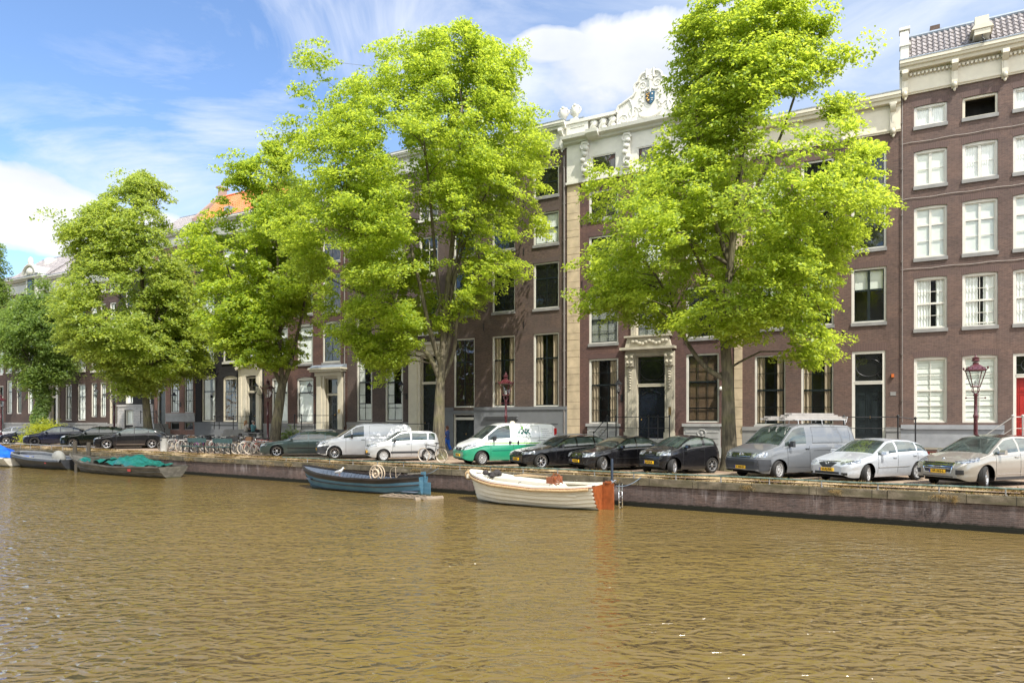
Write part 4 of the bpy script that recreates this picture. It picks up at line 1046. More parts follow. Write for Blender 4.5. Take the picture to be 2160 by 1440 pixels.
m.box(xa - 0.3, xb + 0.25, -0.6, 0.0, zt + 0.452, zt + 0.6); m.box(xa - 0.4, xb + 0.33, -0.7, 0.0, zt + 0.602, zt + 0.72); dcs = m.build('doorcase', CREAM, Fh.o)
m = MB(); m.prism([(-0.68, zt + 0.723), (0.0, zt + 0.723), (0.0, zt + 0.98), (-0.2, zt + 0.95)], xa - 0.36, xb + 0.3, axis='x'); m.build('lead_hood', LEAD, dcs)
zcf = FL.z_at(643, 440); Fh.wall(zcf - 1.1, BRICKS['redbrown']); cornice(Fh.o, Fh.W, zcf, frieze=1.3, mat=WHITE, brk=[0.3, Fh.W - 0.3], dent=0.2)
plinth(Fh.o, xa - 0.002, FL.z_at(643, 893), GREY, cap=0.18)
roof(Fh.o, Fh.W, zcf, TILE_GREY, slope=42, run=2.6, real=False)
steps(Fh.o, x0 - 1.2, x1 + 0.5, z0, n=3); railing(Fh.o, [(x0 - 1.9, -1.25, z0), (x0 - 1.2, -1.25, z0), (x0 + 0.1, -1.25, z0), (x1 + 0.6, -1.25, z0)], 1.0)
m = MB(); m.box(Fh.X(719), Fh.X(722), -0.285, -0.272, FL.z_at(720, 871), FL.z_at(720, 863)); m.build('letter_plate', BRASS, Fh.o)

# ---- G: black painted house with orange roof
G = House(412, 557, 'black painted brick house with arched white-framed windows, white cornice and an orange tiled roof')
for i, (a, b_) in enumerate(((425, 454), (470, 500))):
    G.win(a, b_, 792, 889, cols=1 if i == 0 else 2, rows=2, meet=0.7, sash=DGREEN, fill='curtain' if i == 0 else 'old', fw=0.14, frame=CREAM, rise=0.16, lintel='black', sill=False)
for i, (a, b_) in enumerate(((425, 452), (470, 498), (517, 545))):
    x0, x1 = G.X(a), G.X(b_)
    for (yb, yt, rr_) in ((763, 678, 3), (655, 577, 3), (559, 522, 2)):
        G.winm(x0, x1, *rw(485, yb, yt), cols=2, rows=rr_, meet=0.667 if rr_ == 3 else 0.5, sash=WHITE if yb < 700 else DGREEN, fill='rollblind' if (i + rr_) % 2 else 'dark', fw=0.11, frame=WHITE, lintel='black', sillm=WHITE)
x0, x1 = G.X(521), G.X(543); z0, zd, zt = FL.z_at(532, 905), FL.z_at(532, 828), FL.z_at(532, 795)
G.hole(x0, x1, z0, zt); door_frame(G.o, x0, x1, z0, zd, zt, CREAM, 0.08, grille='oval'); panel_door(G.o, x0 + 0.08, x1 - 0.08, z0, zd, DGREEN, 2, 3)
m = MB(); xa, xb = G.X(506), G.X(553)
m.box(xa, x0, -0.16, 0.02, z0, zt + 0.1); m.box(x1, xb, -0.16, 0.02, z0, zt + 0.1); m.box(xa + 0.12, xa + 0.4, -0.22, -0.162, z0, zt); m.box(xb - 0.4, xb - 0.1, -0.22, -0.162, z0, zt)
ar = arc_pts(xa, xb, zt + 0.85, 0.3); lo = [(p[0], zt + 0.1) for p in ar]
for i in range(len(ar) - 1): m.prism([lo[i], lo[i + 1], ar[i + 1], ar[i]], -0.17, 0.0)
ar2 = arc_pts(xa - 0.12, xb + 0.1, zt + 1.08, 0.33)
for i in range(len(ar) - 1): m.prism([ar[i], ar[i + 1], ar2[i + 1], ar2[i]], -0.42, 0.0)
m.build('doorcase', CREAM, G.o)
zcg = FL.z_at(470, 463); G.wall(zcg - 0.9, BRICKS['black']); cornice(G.o, G.W, zcg, frieze=1.35, mat=WHITE, dent=0.22, over=(0.1, 0.1), proj=0.6)
plinth(G.o, xa - 0.002, FL.z_at(470, 890), GREYP, cap=0.18)
roof(G.o, G.W, zcg + 0.05, TILE_ORANGE, slope=50, run=3.8, tile=0.25, y0=0.0, x0=0.3)
m = MB(); m.prism([(-0.3, zcg + 0.05), (0.1, zcg + 0.05), (2.4, zcg + 2.9), (2.9, zcg + 3.4), (2.9, zcg + 3.75), (2.3, zcg + 3.75), (2.2, zcg + 3.1), (-0.3, zcg + 0.5)], -0.05, 0.3, axis='x'); m.box(-0.15, 0.4, 2.1, 3.1, zcg + 3.752, zcg + 3.9); m.build('gable_parapet', plain('weathered_render', (0.3, 0.22, 0.18), 0.9), G.o)
m = MB(); m.box(G.X(466), G.X(478), 0.3, 1.8, zcg + 0.3, zcg + 1.15); m.build('roof_dormer', LEAD, G.o)
steps(G.o, xa - 0.3, xb, z0, n=3); railing(G.o, [(xa - 1.4, -1.3, z0), (xa - 0.8, -1.3, z0), (x0, -1.3, z0), (xb + 0.1, -1.3, z0)], 1.0)

# ---- H: small pinkish house
Hh = House(325, 412, 'narrow pinkish brick house with white-barred windows over a pale grey stone base')
for (a, b_) in ((359, 378), (388, 407)):
    Hh.win(a, b_, 790, 870, cols=3, rows=4, meet=0.6, sash=DGREEN, fill='net', fw=0.09, frame=WHITE, lintel='pink', sill=False)
    Hh.win(a, b_, 890, 906, cols=4, rows=1, sash=BLACK, fill='dark', fw=0.05, frame=LGREY, lintel=None, sill=False, name='basement_window')
for (a, b_) in ((332, 350), (359, 378), (388, 407)):
    for (yb, yt) in ((762, 696), (665, 605), (575, 530)):
        Hh.winm(Hh.X(a), Hh.X(b_), *rw(384, yb, yt), cols=2, rows=3, meet=0.667, sash=DGREEN, fill='dark', fw=0.09, frame=WHITE, lintel='pink', sillm=WHITE)
x0, x1 = Hh.X(332), Hh.X(349); z0, zd, zt = FL.z_at(340, 893), FL.z_at(340, 825), FL.z_at(340, 792)
Hh.hole(x0, x1, z0, zt); door_frame(Hh.o, x0, x1, z0, zd, zt, WHITE, 0.08); panel_door(Hh.o, x0 + 0.08, x1 - 0.08, z0, zd, DGREEN, 1, 3)
zch = FL.z_at(384, 488); Hh.wall(zch - 1.0, BRICKS['pink']); cornice(Hh.o, Hh.W, zch, frieze=1.2, mat=WHITE)
m = MB(); zp = FL.z_at(384, 871); m.box(Hh.X(351), Hh.W - 0.003, -0.12, 0.0, zp - 0.25, zp); zq = FL.z_at(384, 889); m.box(Hh.X(351), Hh.W - 0.003, -0.06, 0.0, zq, zp - 0.252)
m.build('plinth', LGREY, Hh.o)
roof(Hh.o, Hh.W, zch, TILE_GREY, slope=42, run=3.4, tile=0.25)
steps(Hh.o, x0 - 0.3, x1 + 0.4, z0, n=3, side='r', mat=LGREY); railing(Hh.o, [(x0 - 0.5, -1.2, z0), (x1 + 0.5, -1.2, z0), (x1 + 1.6, -1.2, 0.3)], 1.0)

# ---- I: narrow black house with whitewashed base
I_ = House(250, 325, 'narrow black house with a whitewashed block base, half hidden by the lime tree')
for (a, b_) in ((264, 280), (303, 318)):
    I_.win(a, b_, 800, 851, cols=2, rows=3, meet=0.667, fill='curtain', fw=0.10, frame=WHITE, lintel='black', sill=False)
    for (yb, yt) in ((745, 690), (660, 605)): I_.winm(I_.X(a), I_.X(b_), *rw(290, yb, yt), cols=2, rows=3, fill='dark', fw=0.1, frame=WHITE, lintel='black')
I_.win(264, 283, 864, 896, cols=3, rows=1, sash=WHITE, fill='net', fw=0.08, frame=WHITE, lintel=None, sill=False, name='basement_window')
zci = FL.z_at(290, 545); I_.wall(zci - 0.9, BRICKS['black']); cornice(I_.o, I_.W, zci, frieze=1.1, mat=WHITE)
wb0, wb1 = I_.X(264), I_.X(283); zbt = FL.z_at(290, 853); wz0, wz1 = FL.z_at(273, 896), FL.z_at(273, 864)
m = MB(); m.box(0.003, I_.W - 0.003, -0.1, 0.0, wz1, zbt); m.box(0.003, wb0, -0.1, 0.0, 0.1, wz1 - 0.001); m.box(wb1, I_.W - 0.003, -0.1, 0.0, 0.1, wz1 - 0.001); m.box(0.0, I_.W, -0.16, -0.1, zbt - 0.15, zbt); m.build('plinth', brick_mat('white_blocks', (0.33, 0.33, 0.325), (0.29, 0.29, 0.285), (0.2, 0.2, 0.2), 0.6, 0.22, 0.012, 0.12), I_.o)
roof(I_.o, I_.W, zci, TILE_GREY, slope=42, run=3.0, real=False)

# ---- J, K, L, M: umber houses at the far left
def simple(px0, px1, label, cols, rows, zcy, mat, doors=(), ground=None, fl='dark', roofkw=None, pl=None, cmat=WHITE):
    h = House(px0, px1, label); c = (px0 + px1) / 2
    for i, (a, b_) in enumerate(cols):
        for j, (yb, yt) in enumerate(rows):
            if j == 0 and any(a < d[1] and b_ > d[0] for d in doors): continue
            fill = ('net', 'dark', 'curtain')[(i + 2 * j + int(px0)) % 3] if fl == 'mix' else fl
            h.winm(h.X(a), h.X(b_), *rw(c, yb, yt), cols=2, rows=3 if j < 2 else 2, meet=0.667 if j < 2 else 0.5, sash=DGREEN if j == 0 else WHITE, fill=fill, fw=0.11, frame=WHITE, lintel=mat, sillm=WHITE, sill=j > 0)
    for d in doors:
        x0, x1 = h.X(d[0]), h.X(d[1]); z0 = FL.z_at(c, 893); zt = FL.z_at(c, d[2]); zd = z0 + (zt - z0) * 0.68
        h.hole(x0, x1, z0, zt); door_frame(h.o, x0, x1, z0, zd, zt, CREAM, 0.10); panel_door(h.o, x0 + 0.10, x1 - 0.10, z0, zd, DGREEN, 1, 3)
        if len(d) > 3:
            m = MB(); m.box(x0 - 0.32, x0, -0.18, 0.02, z0, zt + 0.1); m.box(x1, x1 + 0.32, -0.18, 0.02, z0, zt + 0.1); m.box(x0, x1, -0.12, 0.02, zt, zt + 0.1); m.box(x0 - 0.4, x1 + 0.4, -0.3, 0.0, zt + 0.102, zt + 0.4); m.box(x0 - 0.55, x1 + 0.55, -0.5, 0.0, zt + 0.402, zt + 0.6); m.build('doorcase', WHITE, h.o)
        steps(h.o, x0 - 0.3, x1 + 0.3, z0, n=2, y0=-0.9)
    zc_ = FL.z_at(c, zcy); h.wall(zc_ - 1.0, BRICKS[mat]); cornice(h.o, h.W, zc_, frieze=1.5, mat=cmat, dent=0.3, proj=0.6)
    plinth(h.o, h.W - 0.004, FL.z_at(c, 891), GREY, gaps=tuple((h.X(d[0]) - 0.33, h.X(d[1]) + 0.33) for d in doors), cap=0.16)
    roof(h.o, h.W, zc_ + 0.05, TILE_GREY, **(roofkw or dict(slope=42, run=3.2, real=False)))
    return h
J = simple(185, 250, 'dark umber brick house between the leafy lime tree and the ivy-clad tree', ((192, 204), (211, 223), (231, 245)), ((879, 806), (781, 715), (690, 640), (615, 580)), 560, 'umber', ((231, 245, 806),), fl='mix')
K = simple(100, 185, 'umber brick house with a white pillared doorway, right of the ivy-clad tree', ((108, 123), (137, 151), (163, 180)), ((886, 811), (783, 722), (700, 650), (632, 603)), 578, 'umber', ((108, 122, 812, 1),), fl='mix', roofkw=dict(slope=40, run=4.4, tile=0.3, x0=0.0))
L_ = simple(12, 100, 'umber brick house with white carved dormer and grey tiled roof at the far left', ((14, 25), (34, 45), (58, 70), (80, 92)), ((872, 800), (782, 722), (703, 655), (645, 620)), 588, 'umber', ((80, 92, 806),), fl='mix', roofkw=dict(slope=40, run=4.6, tile=0.3))
M_ = simple(-70, 12, 'reddish brick house cut by the edge of the photo beyond the ivy-clad tree', ((-50, -40), (-25, -14), (-4, 7)), ((876, 815), (790, 740), (715, 670)), 620, 'redbrown', ((-4, 7, 815),), fl='mix')
simple(2290.5, 2700, 'brown brick house beyond the red door of the tallest house', ((2330, 2400), (2450, 2530), (2590, 2670)), ((891, 752), (690, 575), (540, 430), (385, 300)), 215, 'plum')
# carved dormer on L
m = MB(); dxx = L_.X(74); zz = FL.z_at(74, 600)
m.box(dxx - 1.0, dxx + 1.0, -0.35, 1.4, zz - 1.6, zz + 0.9); ar = arc_pts(dxx - 1.3, dxx + 1.3, zz + 1.9, 0.95)
for i in range(len(ar) - 1): m.prism([(ar[i][0], zz + 0.902), (ar[i + 1][0], zz + 0.902), (ar[i + 1][0], ar[i + 1][1]), (ar[i][0], ar[i][1])], -0.45, 1.3)
m.tube([(p[0], -0.5, p[1]) for p in ar], 0.16, 7); m.blob((dxx, -0.4, zz + 2.2), (0.3, 0.25, 0.5)); m.blob((dxx, -0.5, zz + 1.2), (0.6, 0.2, 0.4))
dm = m.build('dormer', WHITE, L_.o, smooth=True)
m = MB(); m.box(dxx - 0.6, dxx + 0.6, -0.42, -0.352, zz - 1.5, zz + 0.7, 0); m.box(dxx - 0.35, dxx + 0.35, -0.45, -0.421, zz - 1.2, zz + 0.3, 1); m.build('hatch', [plain('umber_shutter', (0.035, 0.03, 0.03), 0.5), GLASS], dm)
m = MB(); m.box(dxx - 2.6, dxx - 1.6, 2.2, 3.2, zz + 1.0, zz + 3.4); m.build('chimney', WHITE, L_.o)

# rainwater pipes at the party walls and thin cables pinned along the fronts
PIPE = plain('grey_drainpipe', (0.20, 0.18, 0.165), 0.6)
for h_, px, ya, yb, nm in ((A, 1903, 212, 890, 'cable'), (Dh, 1191, 330, 930, 'drainpipe'), (Fh, 728, 480, 900, 'drainpipe'), (Hh, 409, 520, 868, 'drainpipe')):
    m = MB(); r_ = 0.022 if nm == 'cable' else 0.05; xx = max(0.06, min(h_.W - 0.06, h_.X(px)))
    m.tube([(xx, -0.07, FL.z_at(px, yb)), (xx, -0.07, FL.z_at(px, ya))], r_, 8)
    z_ = FL.z_at(px, yb) + 1.0
    while z_ < FL.z_at(px, ya): m.box(xx - r_ * 1.6, xx + r_ * 1.6, -0.1, 0.0, z_, z_ + 0.05); z_ += 2.2
    m.build(nm, PIPE, h_.o, True)
for zz in (zr[1][1] + 0.42, zr[2][1] + 0.42, zr[3][1] + 0.42):
    m = MB(); m.tube([(A.W * i / 16, -0.03, zz + 0.02 * math.sin(i * 1.7)) for i in range(17)], 0.012, 5); m.build('cable', plain('pale_cable', (0.40, 0.36, 0.32), 0.7), A.o)
# iron wall anchors
for h_, pts in ((C, ((1228, 600), (1313, 600), (1440, 590), (1530, 585), (1228, 470), (1440, 455))), (Dh, ((1020, 690), (1105, 685), (1020, 540), (1105, 530), (1105, 430))), (B, ((1670, 715), (1778, 708), (1670, 545), (1778, 540)))):
    for px, py in pts:
        m = MB(); xx = h_.X(px); z_ = FL.z_at(px, py); m.box(xx - 0.02, xx + 0.02, -0.035, 0.0, z_ - 0.22, z_ + 0.22); m.build('wall_anchor', BLACK, h_.o)
# ------------------------------------------------------------------ trees
def leaf_mat(name, lit, dark, trans, hue=0.0):
    t = NT(name); o = t.obj()
    g = t.n('ShaderNodeNewGeometry')
    r_ = g.outputs['Random Per Island']
    n1 = t.noise(o, 0.55, 3, 0.5)
    f = t.math('ADD', t.math('MULTIPLY', r_, 0.65), t.math('MULTIPLY', t.math('SUBTRACT', n1, 0.35), 0.9))
    c = t.mix(f, dark, lit); tcol = t.mix(f, tuple(x * 0.75 for x in trans), trans)  # tone varies at random, leaf by leaf and in soft patches
    t.base(c).set(0.42, spec=0.42)
    tr = t.n('ShaderNodeBsdfTranslucent'); t.l(tcol, tr.inputs[0])
    m = t.n('ShaderNodeMixShader'); m.inputs[0].default_value = 0.56
    t.l(t.b.outputs[0], m.inputs[1]); t.l(tr.outputs[0], m.inputs[2]); t.l(m.outputs[0], t.out.inputs[0])
    MC[name] = t.mat; return t.mat
LEAF_ELM = leaf_mat('elm_leaves', (0.370, 0.450, 0.060), (0.135, 0.245, 0.036), (0.74, 0.86, 0.08))
LEAF_LIME = leaf_mat('lime_leaves', (0.390, 0.455, 0.095), (0.120, 0.205, 0.040), (0.68, 0.78, 0.11))
LEAF_DEEP = leaf_mat('deep_green_leaves', (0.225, 0.315, 0.085), (0.075, 0.140, 0.035), (0.42, 0.56, 0.10))
LEAF_YEL = leaf_mat('yellow_shrub_leaves', (0.46, 0.48, 0.06), (0.22, 0.27, 0.03), (0.7, 0.72, 0.07))
t = NT('elm_bark'); o = t.obj()
n1 = t.noise(t.map(o, (9, 9, 1.6)), 1.0, 6, 0.65, 0.6)
c = t.ramp(n1, [(0.3, (0.035, 0.030, 0.022)), (0.52, (0.115, 0.098, 0.066)), (0.75, (0.22, 0.19, 0.12))])
t.base(t.mix(t.ramp(t.noise(o, 1.1, 4), [(0.5, 0.0), (0.7, 0.5)]), c, (0.17, 0.17, 0.055))).set(0.95); t.bump(n1, 0.9, 0.06); BARK = t.mat; MC['bark'] = BARK

def leaves_mesh(name, P, Nn, size, rg, mat):
    """P (n,3) leaf centres, Nn (n,3) leaf normals: one small pointed leaf each"""
    n = len(P)
    tv = rg.normal(size=(n, 3)); tv -= (tv * Nn).sum(1, keepdims=True) * Nn; tv /= np.linalg.norm(tv, axis=1, keepdims=True) + 1e-9
    bv = np.cross(Nn, tv); L = (size * rg.uniform(0.65, 1.3, n))[:, None]; W = L * 0.62
    fold = Nn * L * 0.12
    V = np.stack([P - tv * L * 0.55, P + bv * W * 0.5 + fold, P + tv * L * 0.55, P - bv * W * 0.5 + fold], 1).reshape(-1, 3)
    me = bpy.data.meshes.new(name)
    me.vertices.add(4 * n); me.vertices.foreach_set('co', V.astype(np.float32).ravel())
    me.loops.add(4 * n); me.loops.foreach_set('vertex_index', np.arange(4 * n, dtype=np.int32))
    me.polygons.add(n); me.polygons.foreach_set('loop_start', np.arange(0, 4 * n, 4, dtype=np.int32))
    try: me.polygons.foreach_set('loop_total', np.full(n, 4, dtype=np.int32))
    except Exception: pass
    me.materials.append(mat); me.update(calc_edges=True); return me

def field(rg, scale, k=14):
    """smooth random field from a handful of waves"""
    W = rg.normal(size=(k, 3)) / scale; ph = rg.uniform(0, 2 * math.pi, k)
    return lambda p: np.sin(p @ W.T + ph).sum(1) / math.sqrt(k / 2)

def tree(name, label, px, t_off, rows, trunk, limbs, nleaf, mat, seed, leaf=0.13, spray=0.62, cull=-0.75, group='trees along the canal', per=85, hang=0.18, depth=0.85, twigs=110, wob=1.0, lobes=()):
    rg = np.random.default_rng(seed); rr = random.Random(seed)
    base = QL.at(px, t_off); Y = base.y
    dirv = Vector((base.x, base.y, 0)).normalized(); sid = Vector((dirv.y, -dirv.x, 0))
    def loc(x, y, dep=0.0):   # photo column,row at the tree's own distance -> metres beside / beyond / above its foot
        X = (x - CX) / F * Y; w_ = Vector((X, Y, 0)) - Vector((base.x, base.y, 0))
        a = w_.dot(sid) ; return (a, dep, ZC + (HY - y) / F * Y)
    root = empty(name, base, math.atan2(sid.y, sid.x), label, 'tree', group)
    # ---- trunk and limbs
    tb = MB(); pts_l = []
    def path(pl, r0, r1, deps, n=6, sides=10):
        L = [Vector(loc(x, y, d)) for (x, y), d in zip(pl, deps)]
        out = []
        for i in range(len(L) - 1):
            p0, p1, p2, p3 = L[max(0, i - 1)], L[i], L[i + 1], L[min(len(L) - 1, i + 2)]
            for j in range(n):
                u = j / n
                q = 0.5 * ((2 * p1) + (p2 - p0) * u + (2 * p0 - 5 * p1 + 4 * p2 - p3) * u * u + (3 * p1 - p0 - 3 * p2 + p3) * u ** 3)
                out.append(q)
        out.append(L[-1]); m_ = len(out)
        rs = [r0 + (r1 - r0) * (i / (m_ - 1)) ** 0.8 for i in range(m_)]
        return out, rs
    tp, trr = path(trunk[0], trunk[1], trunk[2], [0] * len(trunk[0]))
    # root flare
    trr = [r_ * (1 + 0.55 * math.exp(-((p - tp[0]).length) / 0.35)) for p, r_ in zip(tp, trr)]
    tp[0].z = min(tp[0].z, -0.05)
    tb.tube(tp, trr, 14); 
    for p, r_ in zip(tp[len(tp) // 2:], trr[len(tp) // 2:]): pts_l.append((p, r_))
    for (pl, r0) in limbs:
        dep = [0.0] + [rr.uniform(-0.25, 0.25) * (i + 1) * 1.6 for i in range(len(pl) - 1)]
        a, rs = path(pl, r0, r0 * 0.22, dep)
        tb.tube(a, rs, 9); pts_l += list(zip(a[3:], rs[3:]))
    # ---- crown volume from its outline
    ys = np.array([r_[0] for r_ in rows], float); xl = np.array([r_[1] for r_ in rows], float); xr = np.array([r_[2] for r_ in rows], float)
    nc = int(nleaf / per); C_ = []
    fld = field(rg, 0.9); fld2 = field(rg, 2.2); s_ = Y / F
    wts = (xr - xl).clip(8) ** 1.25; cdf = np.concatenate([[0], np.cumsum((wts[1:] + wts[:-1]) / 2 * np.diff(ys))]); cdf /= cdf[-1]
    tries = 0
    while len(C_) < nc and tries < 40:
        tries += 1; k = nc * 2
        yy = np.interp(rg.uniform(0, 1, k), cdf, ys)
        a0 = np.interp(yy, ys, xl); a1 = np.interp(yy, ys, xr)
        cxp = (a0 + a1) / 2; rx = np.maximum((a1 - a0) / 2 * s_ - spray * 0.4, 0.25) * (1 - 0.07 * wob)
        th = rg.uniform(0, 2 * math.pi, k); rx = rx * (1 + wob * 0.11 * np.sin(yy * 0.043 + np.cos(th) * 2.2 + seed) + wob * 0.10 * np.sin(yy * 0.097 + np.cos(th) * 3.1 + seed * 2)); rad = rg.uniform(0, 1, k) ** 0.42
        ca = np.array([loc(x, 0)[0] for x in cxp]); zz = ZC + (HY - yy) * s_
        pa = ca + rx * rad * np.cos(th); pb = np.minimum(rx, 7.0) * depth * rad * np.sin(th)
        P = np.stack([pa, pb, zz], 1)
        keep = (fld(P) * 0.6 + fld2(P) * 0.6) > cull
        C_ += list(P[keep])
    C_ = C_[:nc]
    for (lx, ly, lr, ln) in lobes:
        L0_ = np.array(loc(lx, ly, rg.uniform(-1.5, 1.5))); C_ += list(L0_ + rg.normal(0, 0.42, (ln, 3)) * lr * s_ * np.array([1, 1, 0.7]))
    C_ = np.array(C_); nc = len(C_)
    # ---- leaves: flat drooping sprays
    rs = spray * rg.uniform(0.5, 1.35, nc)
    ctr = C_.mean(0); out = C_[:, :2] - ctr[:2]; out /= np.linalg.norm(out, axis=1, keepdims=True) + 1e-6
    cnt = np.maximum(12, (per * (rs / spray) ** 1.6)).astype(int); idx = np.repeat(np.arange(nc), cnt); n = len(idx)
    u = rg.normal(size=(n, 3)); u /= np.linalg.norm(u, axis=1, keepdims=True); u *= (rg.uniform(0, 1, n) ** 0.45)[:, None]
    tilt = rg.normal(0, 0.22, (nc, 2))
    R_ = rs[idx][:, None]
    off = u * R_ * np.array([1.0, 1.0, 0.40])
    off[:, 2] += off[:, 0] * tilt[idx, 0] + off[:, 1] * tilt[idx, 1]
    off[:, 2] -= hang * ((off[:, :2] * out[idx]).sum(1) + (off[:, 0] ** 2 + off[:, 1] ** 2) / R_[:, 0])
    P = C_[idx] + off
    up = np.array([0, 0, 1.0]) + 0.45 * np.concatenate([out[idx], np.zeros((n, 1))], 1) + rg.normal(0, 0.55, (n, 3))
    up /= np.linalg.norm(up, axis=1, keepdims=True)
    zmin = 1.6; ok = P[:, 2] > zmin
    link('crown', leaves_mesh('crown', P[ok], up[ok], leaf, rg, mat), root)
    # ---- boughs and twigs reaching the sprays
    LP = np.array([tuple(p) for p, _ in pts_l]); LR = [r_ for _, r_ in pts_l]
    sel = rg.permutation(nc)[:twigs]
    for i in sel:
        c = C_[i]; d2 = ((LP - c) ** 2).sum(1) + np.where(LP[:, 2] > c[2] + 0.3, 60.0, 0.0)
        j = int(np.argmin(d2)); a = Vector(LP[j]); b_ = Vector(c)
        m_ = a.lerp(b_, 0.5) + Vector((rr.uniform(-.3, .3), rr.uniform(-.3, .3), 0.12 * (b_ - a).length))
        r0 = min(LR[j] * 0.55, 0.02 + 0.012 * (b_ - a).length)
        tb.tube([a, a.lerp(m_, 0.5) + Vector((0, 0, 0.05)), m_, m_.lerp(b_, 0.5), b_], [r0, r0 * 0.8, r0 * 0.6, r0 * 0.4, 0.008], 5, cap=False)
    tb.build('trunk', BARK, root, smooth='all')
    return root

T1r = [(-25, 1540, 1572), (0, 1455, 1657), (60, 1425, 1714), (120, 1398, 1714), (180, 1395, 1757), (230, 1402, 1762), (280, 1400, 1807), (320, 1330, 1810), (370, 1215, 1844), (430, 1190, 1837), (490, 1190, 1834), (540, 1195, 1822), (590, 1240, 1762), (640, 1205, 1762), (660, 1300, 1757), (690, 1400, 1747), (720, 1500, 1742), (745, 1600, 1740), (778, 1700, 1727)]
tree('elm_tree', 'bright green elm between the tiny black car and the grey ladder van', 1535, 4.6, T1r,
     ([(1540, 1000), (1537, 900), (1535, 800), (1530, 700), (1540, 560), (1560, 380), (1580, 180)], 0.36, 0.07),
     [([(1532, 800), (1490, 775), (1445, 715), (1415, 640), (1370, 560), (1300, 500)], 0.13), ([(1532, 690), (1500, 600), (1440, 480), (1400, 400)], 0.13), ([(1535, 680), (1600, 600), (1680, 500), (1760, 420)], 0.15), ([(1540, 640), (1620, 640), (1700, 640), (1740, 700)], 0.09), ([(1540, 560), (1490, 400), (1470, 250), (1480, 120)], 0.12), ([(1550, 480), (1630, 330), (1680, 200)], 0.12), ([(1540, 560), (1400, 470), (1270, 440)], 0.09), ([(1532, 720), (1510, 650), (1560, 560)], 0.1)],
     165000, LEAF_ELM, 11, spray=0.50, per=60, leaf=0.15, cull=-0.02, wob=0.45, lobes=((1725, 110, 34, 14), (1745, 195, 36, 16), (1755, 265, 36, 16), (1250, 335, 55, 22), (1215, 630, 40, 12), (1290, 600, 60, 26), (1735, 735, 50, 22), (1815, 330, 30, 12), (1690, 60, 60, 18), (1440, 60, 45, 12), (1830, 450, 30, 8)))
T2r = [(52, 965, 995), (90, 880, 1050), (110, 855, 1105), (150, 835, 1110), (200, 730, 1112), (240, 690, 1150), (290, 630, 1160), (330, 600, 1185), (400, 588, 1195), (460, 600, 1195), (510, 560, 1165), (560, 590, 1120), (610, 620, 1080), (650, 650, 1040), (700, 685, 960), (735, 720, 890), (775, 765, 865)]
tree('elm_tree', 'largest elm, with a lone bicycle parked at its trunk', 925, 4.9, T2r,
     ([(925, 972), (926, 900), (928, 830), (932, 770), (940, 650), (960, 450), (975, 220)], 0.40, 0.07),
     [([(928, 800), (905, 750), (868, 715), (840, 650), (800, 560), (740, 440)], 0.17), ([(930, 770), (905, 690), (885, 600), (850, 460), (800, 330)], 0.17), ([(932, 780), (950, 700), (952, 620), (990, 480), (1060, 350)], 0.17), ([(935, 800), (958, 740), (968, 660), (1010, 560), (1100, 470)], 0.13), ([(935, 700), (920, 560), (900, 350), (880, 200)], 0.13), ([(840, 650), (760, 620), (690, 590)], 0.08), ([(905, 690), (960, 560), (1000, 300), (1020, 180)], 0.11)],
     215000, LEAF_ELM, 12, spray=0.54, per=60, leaf=0.155, cull=-0.22, twigs=150, lobes=((680, 165, 50, 20), (655, 240, 40, 8), (870, 110, 50, 14), (1080, 130, 50, 14), (1140, 300, 40, 14), (815, 785, 34, 9), (740, 720, 50, 14), (760, 190, 60, 26), (830, 140, 50, 18), (700, 260, 60, 22), (640, 310, 55, 18), (1150, 450, 35, 10), (620, 420, 60, 18), (1000, 640, 50, 14)))
T2b = [(135, 640, 700), (165, 638, 722), (200, 650, 720), (240, 660, 730), (270, 670, 740)]
T3r = [(305, 560, 590), (345, 530, 640), (390, 468, 655), (430, 455, 665), (480, 410, 680), (540, 395, 700), (600, 410, 700), (650, 425, 690), (700, 430, 660), (740, 440, 650), (775, 520, 640)]
tree('elm_tree', 'forked elm with a pale sunlit leaning trunk beside the parked bicycles', 583, 5.0, T3r,
     ([(583, 975), (580, 925), (588, 860), (596, 808)], 0.42, 0.26),
     [([(594, 815), (575, 775), (560, 750), (530, 690), (500, 620), (470, 540)], 0.15), ([(596, 812), (591, 740), (590, 660), (585, 540), (575, 400)], 0.17), ([(598, 812), (612, 770), (622, 730), (640, 650), (655, 560), (650, 480)], 0.17), ([(560, 750), (545, 680), (545, 600), (540, 480)], 0.10), ([(591, 700), (615, 640), (625, 560), (620, 440)], 0.10)],
     80000, LEAF_ELM, 13, spray=0.6, leaf=0.20, cull=-0.15, twigs=90, per=62, lobes=((500, 370, 40, 10), (470, 600, 70, 26), (470, 700, 60, 22), (545, 750, 50, 12), (430, 520, 50, 14)))
T4r = [(362, 290, 310), (385, 268, 345), (410, 240, 362), (440, 212, 390), (480, 165, 390), (520, 140, 400), (560, 165, 405), (600, 150, 425), (650, 130, 440), (700, 125, 450), (740, 150, 450), (780, 205, 440), (800, 225, 390), (830, 240, 330)]
tree('lime_tree', 'dense pale green pyramid-shaped lime tree next to the grey litter bin', 313, 5.0, T4r,
     ([(315, 948), (312, 900), (308, 850), (302, 790), (300, 600), (300, 420)], 0.42, 0.08),
     [([(304, 800), (260, 740), (200, 690)], 0.13), ([(304, 790), (350, 730), (410, 680)], 0.13), ([(302, 740), (250, 620), (200, 560)], 0.12), ([(302, 740), (350, 600), (380, 520)], 0.12)],
     150000, LEAF_LIME, 14, spray=0.65, per=62, leaf=0.19, cull=-0.95, twigs=60, hang=0.3, wob=0.2, lobes=((165, 505, 45, 16), (300, 395, 50, 22), (380, 640, 70, 30), (270, 800, 50, 16), (400, 720, 60, 24)))
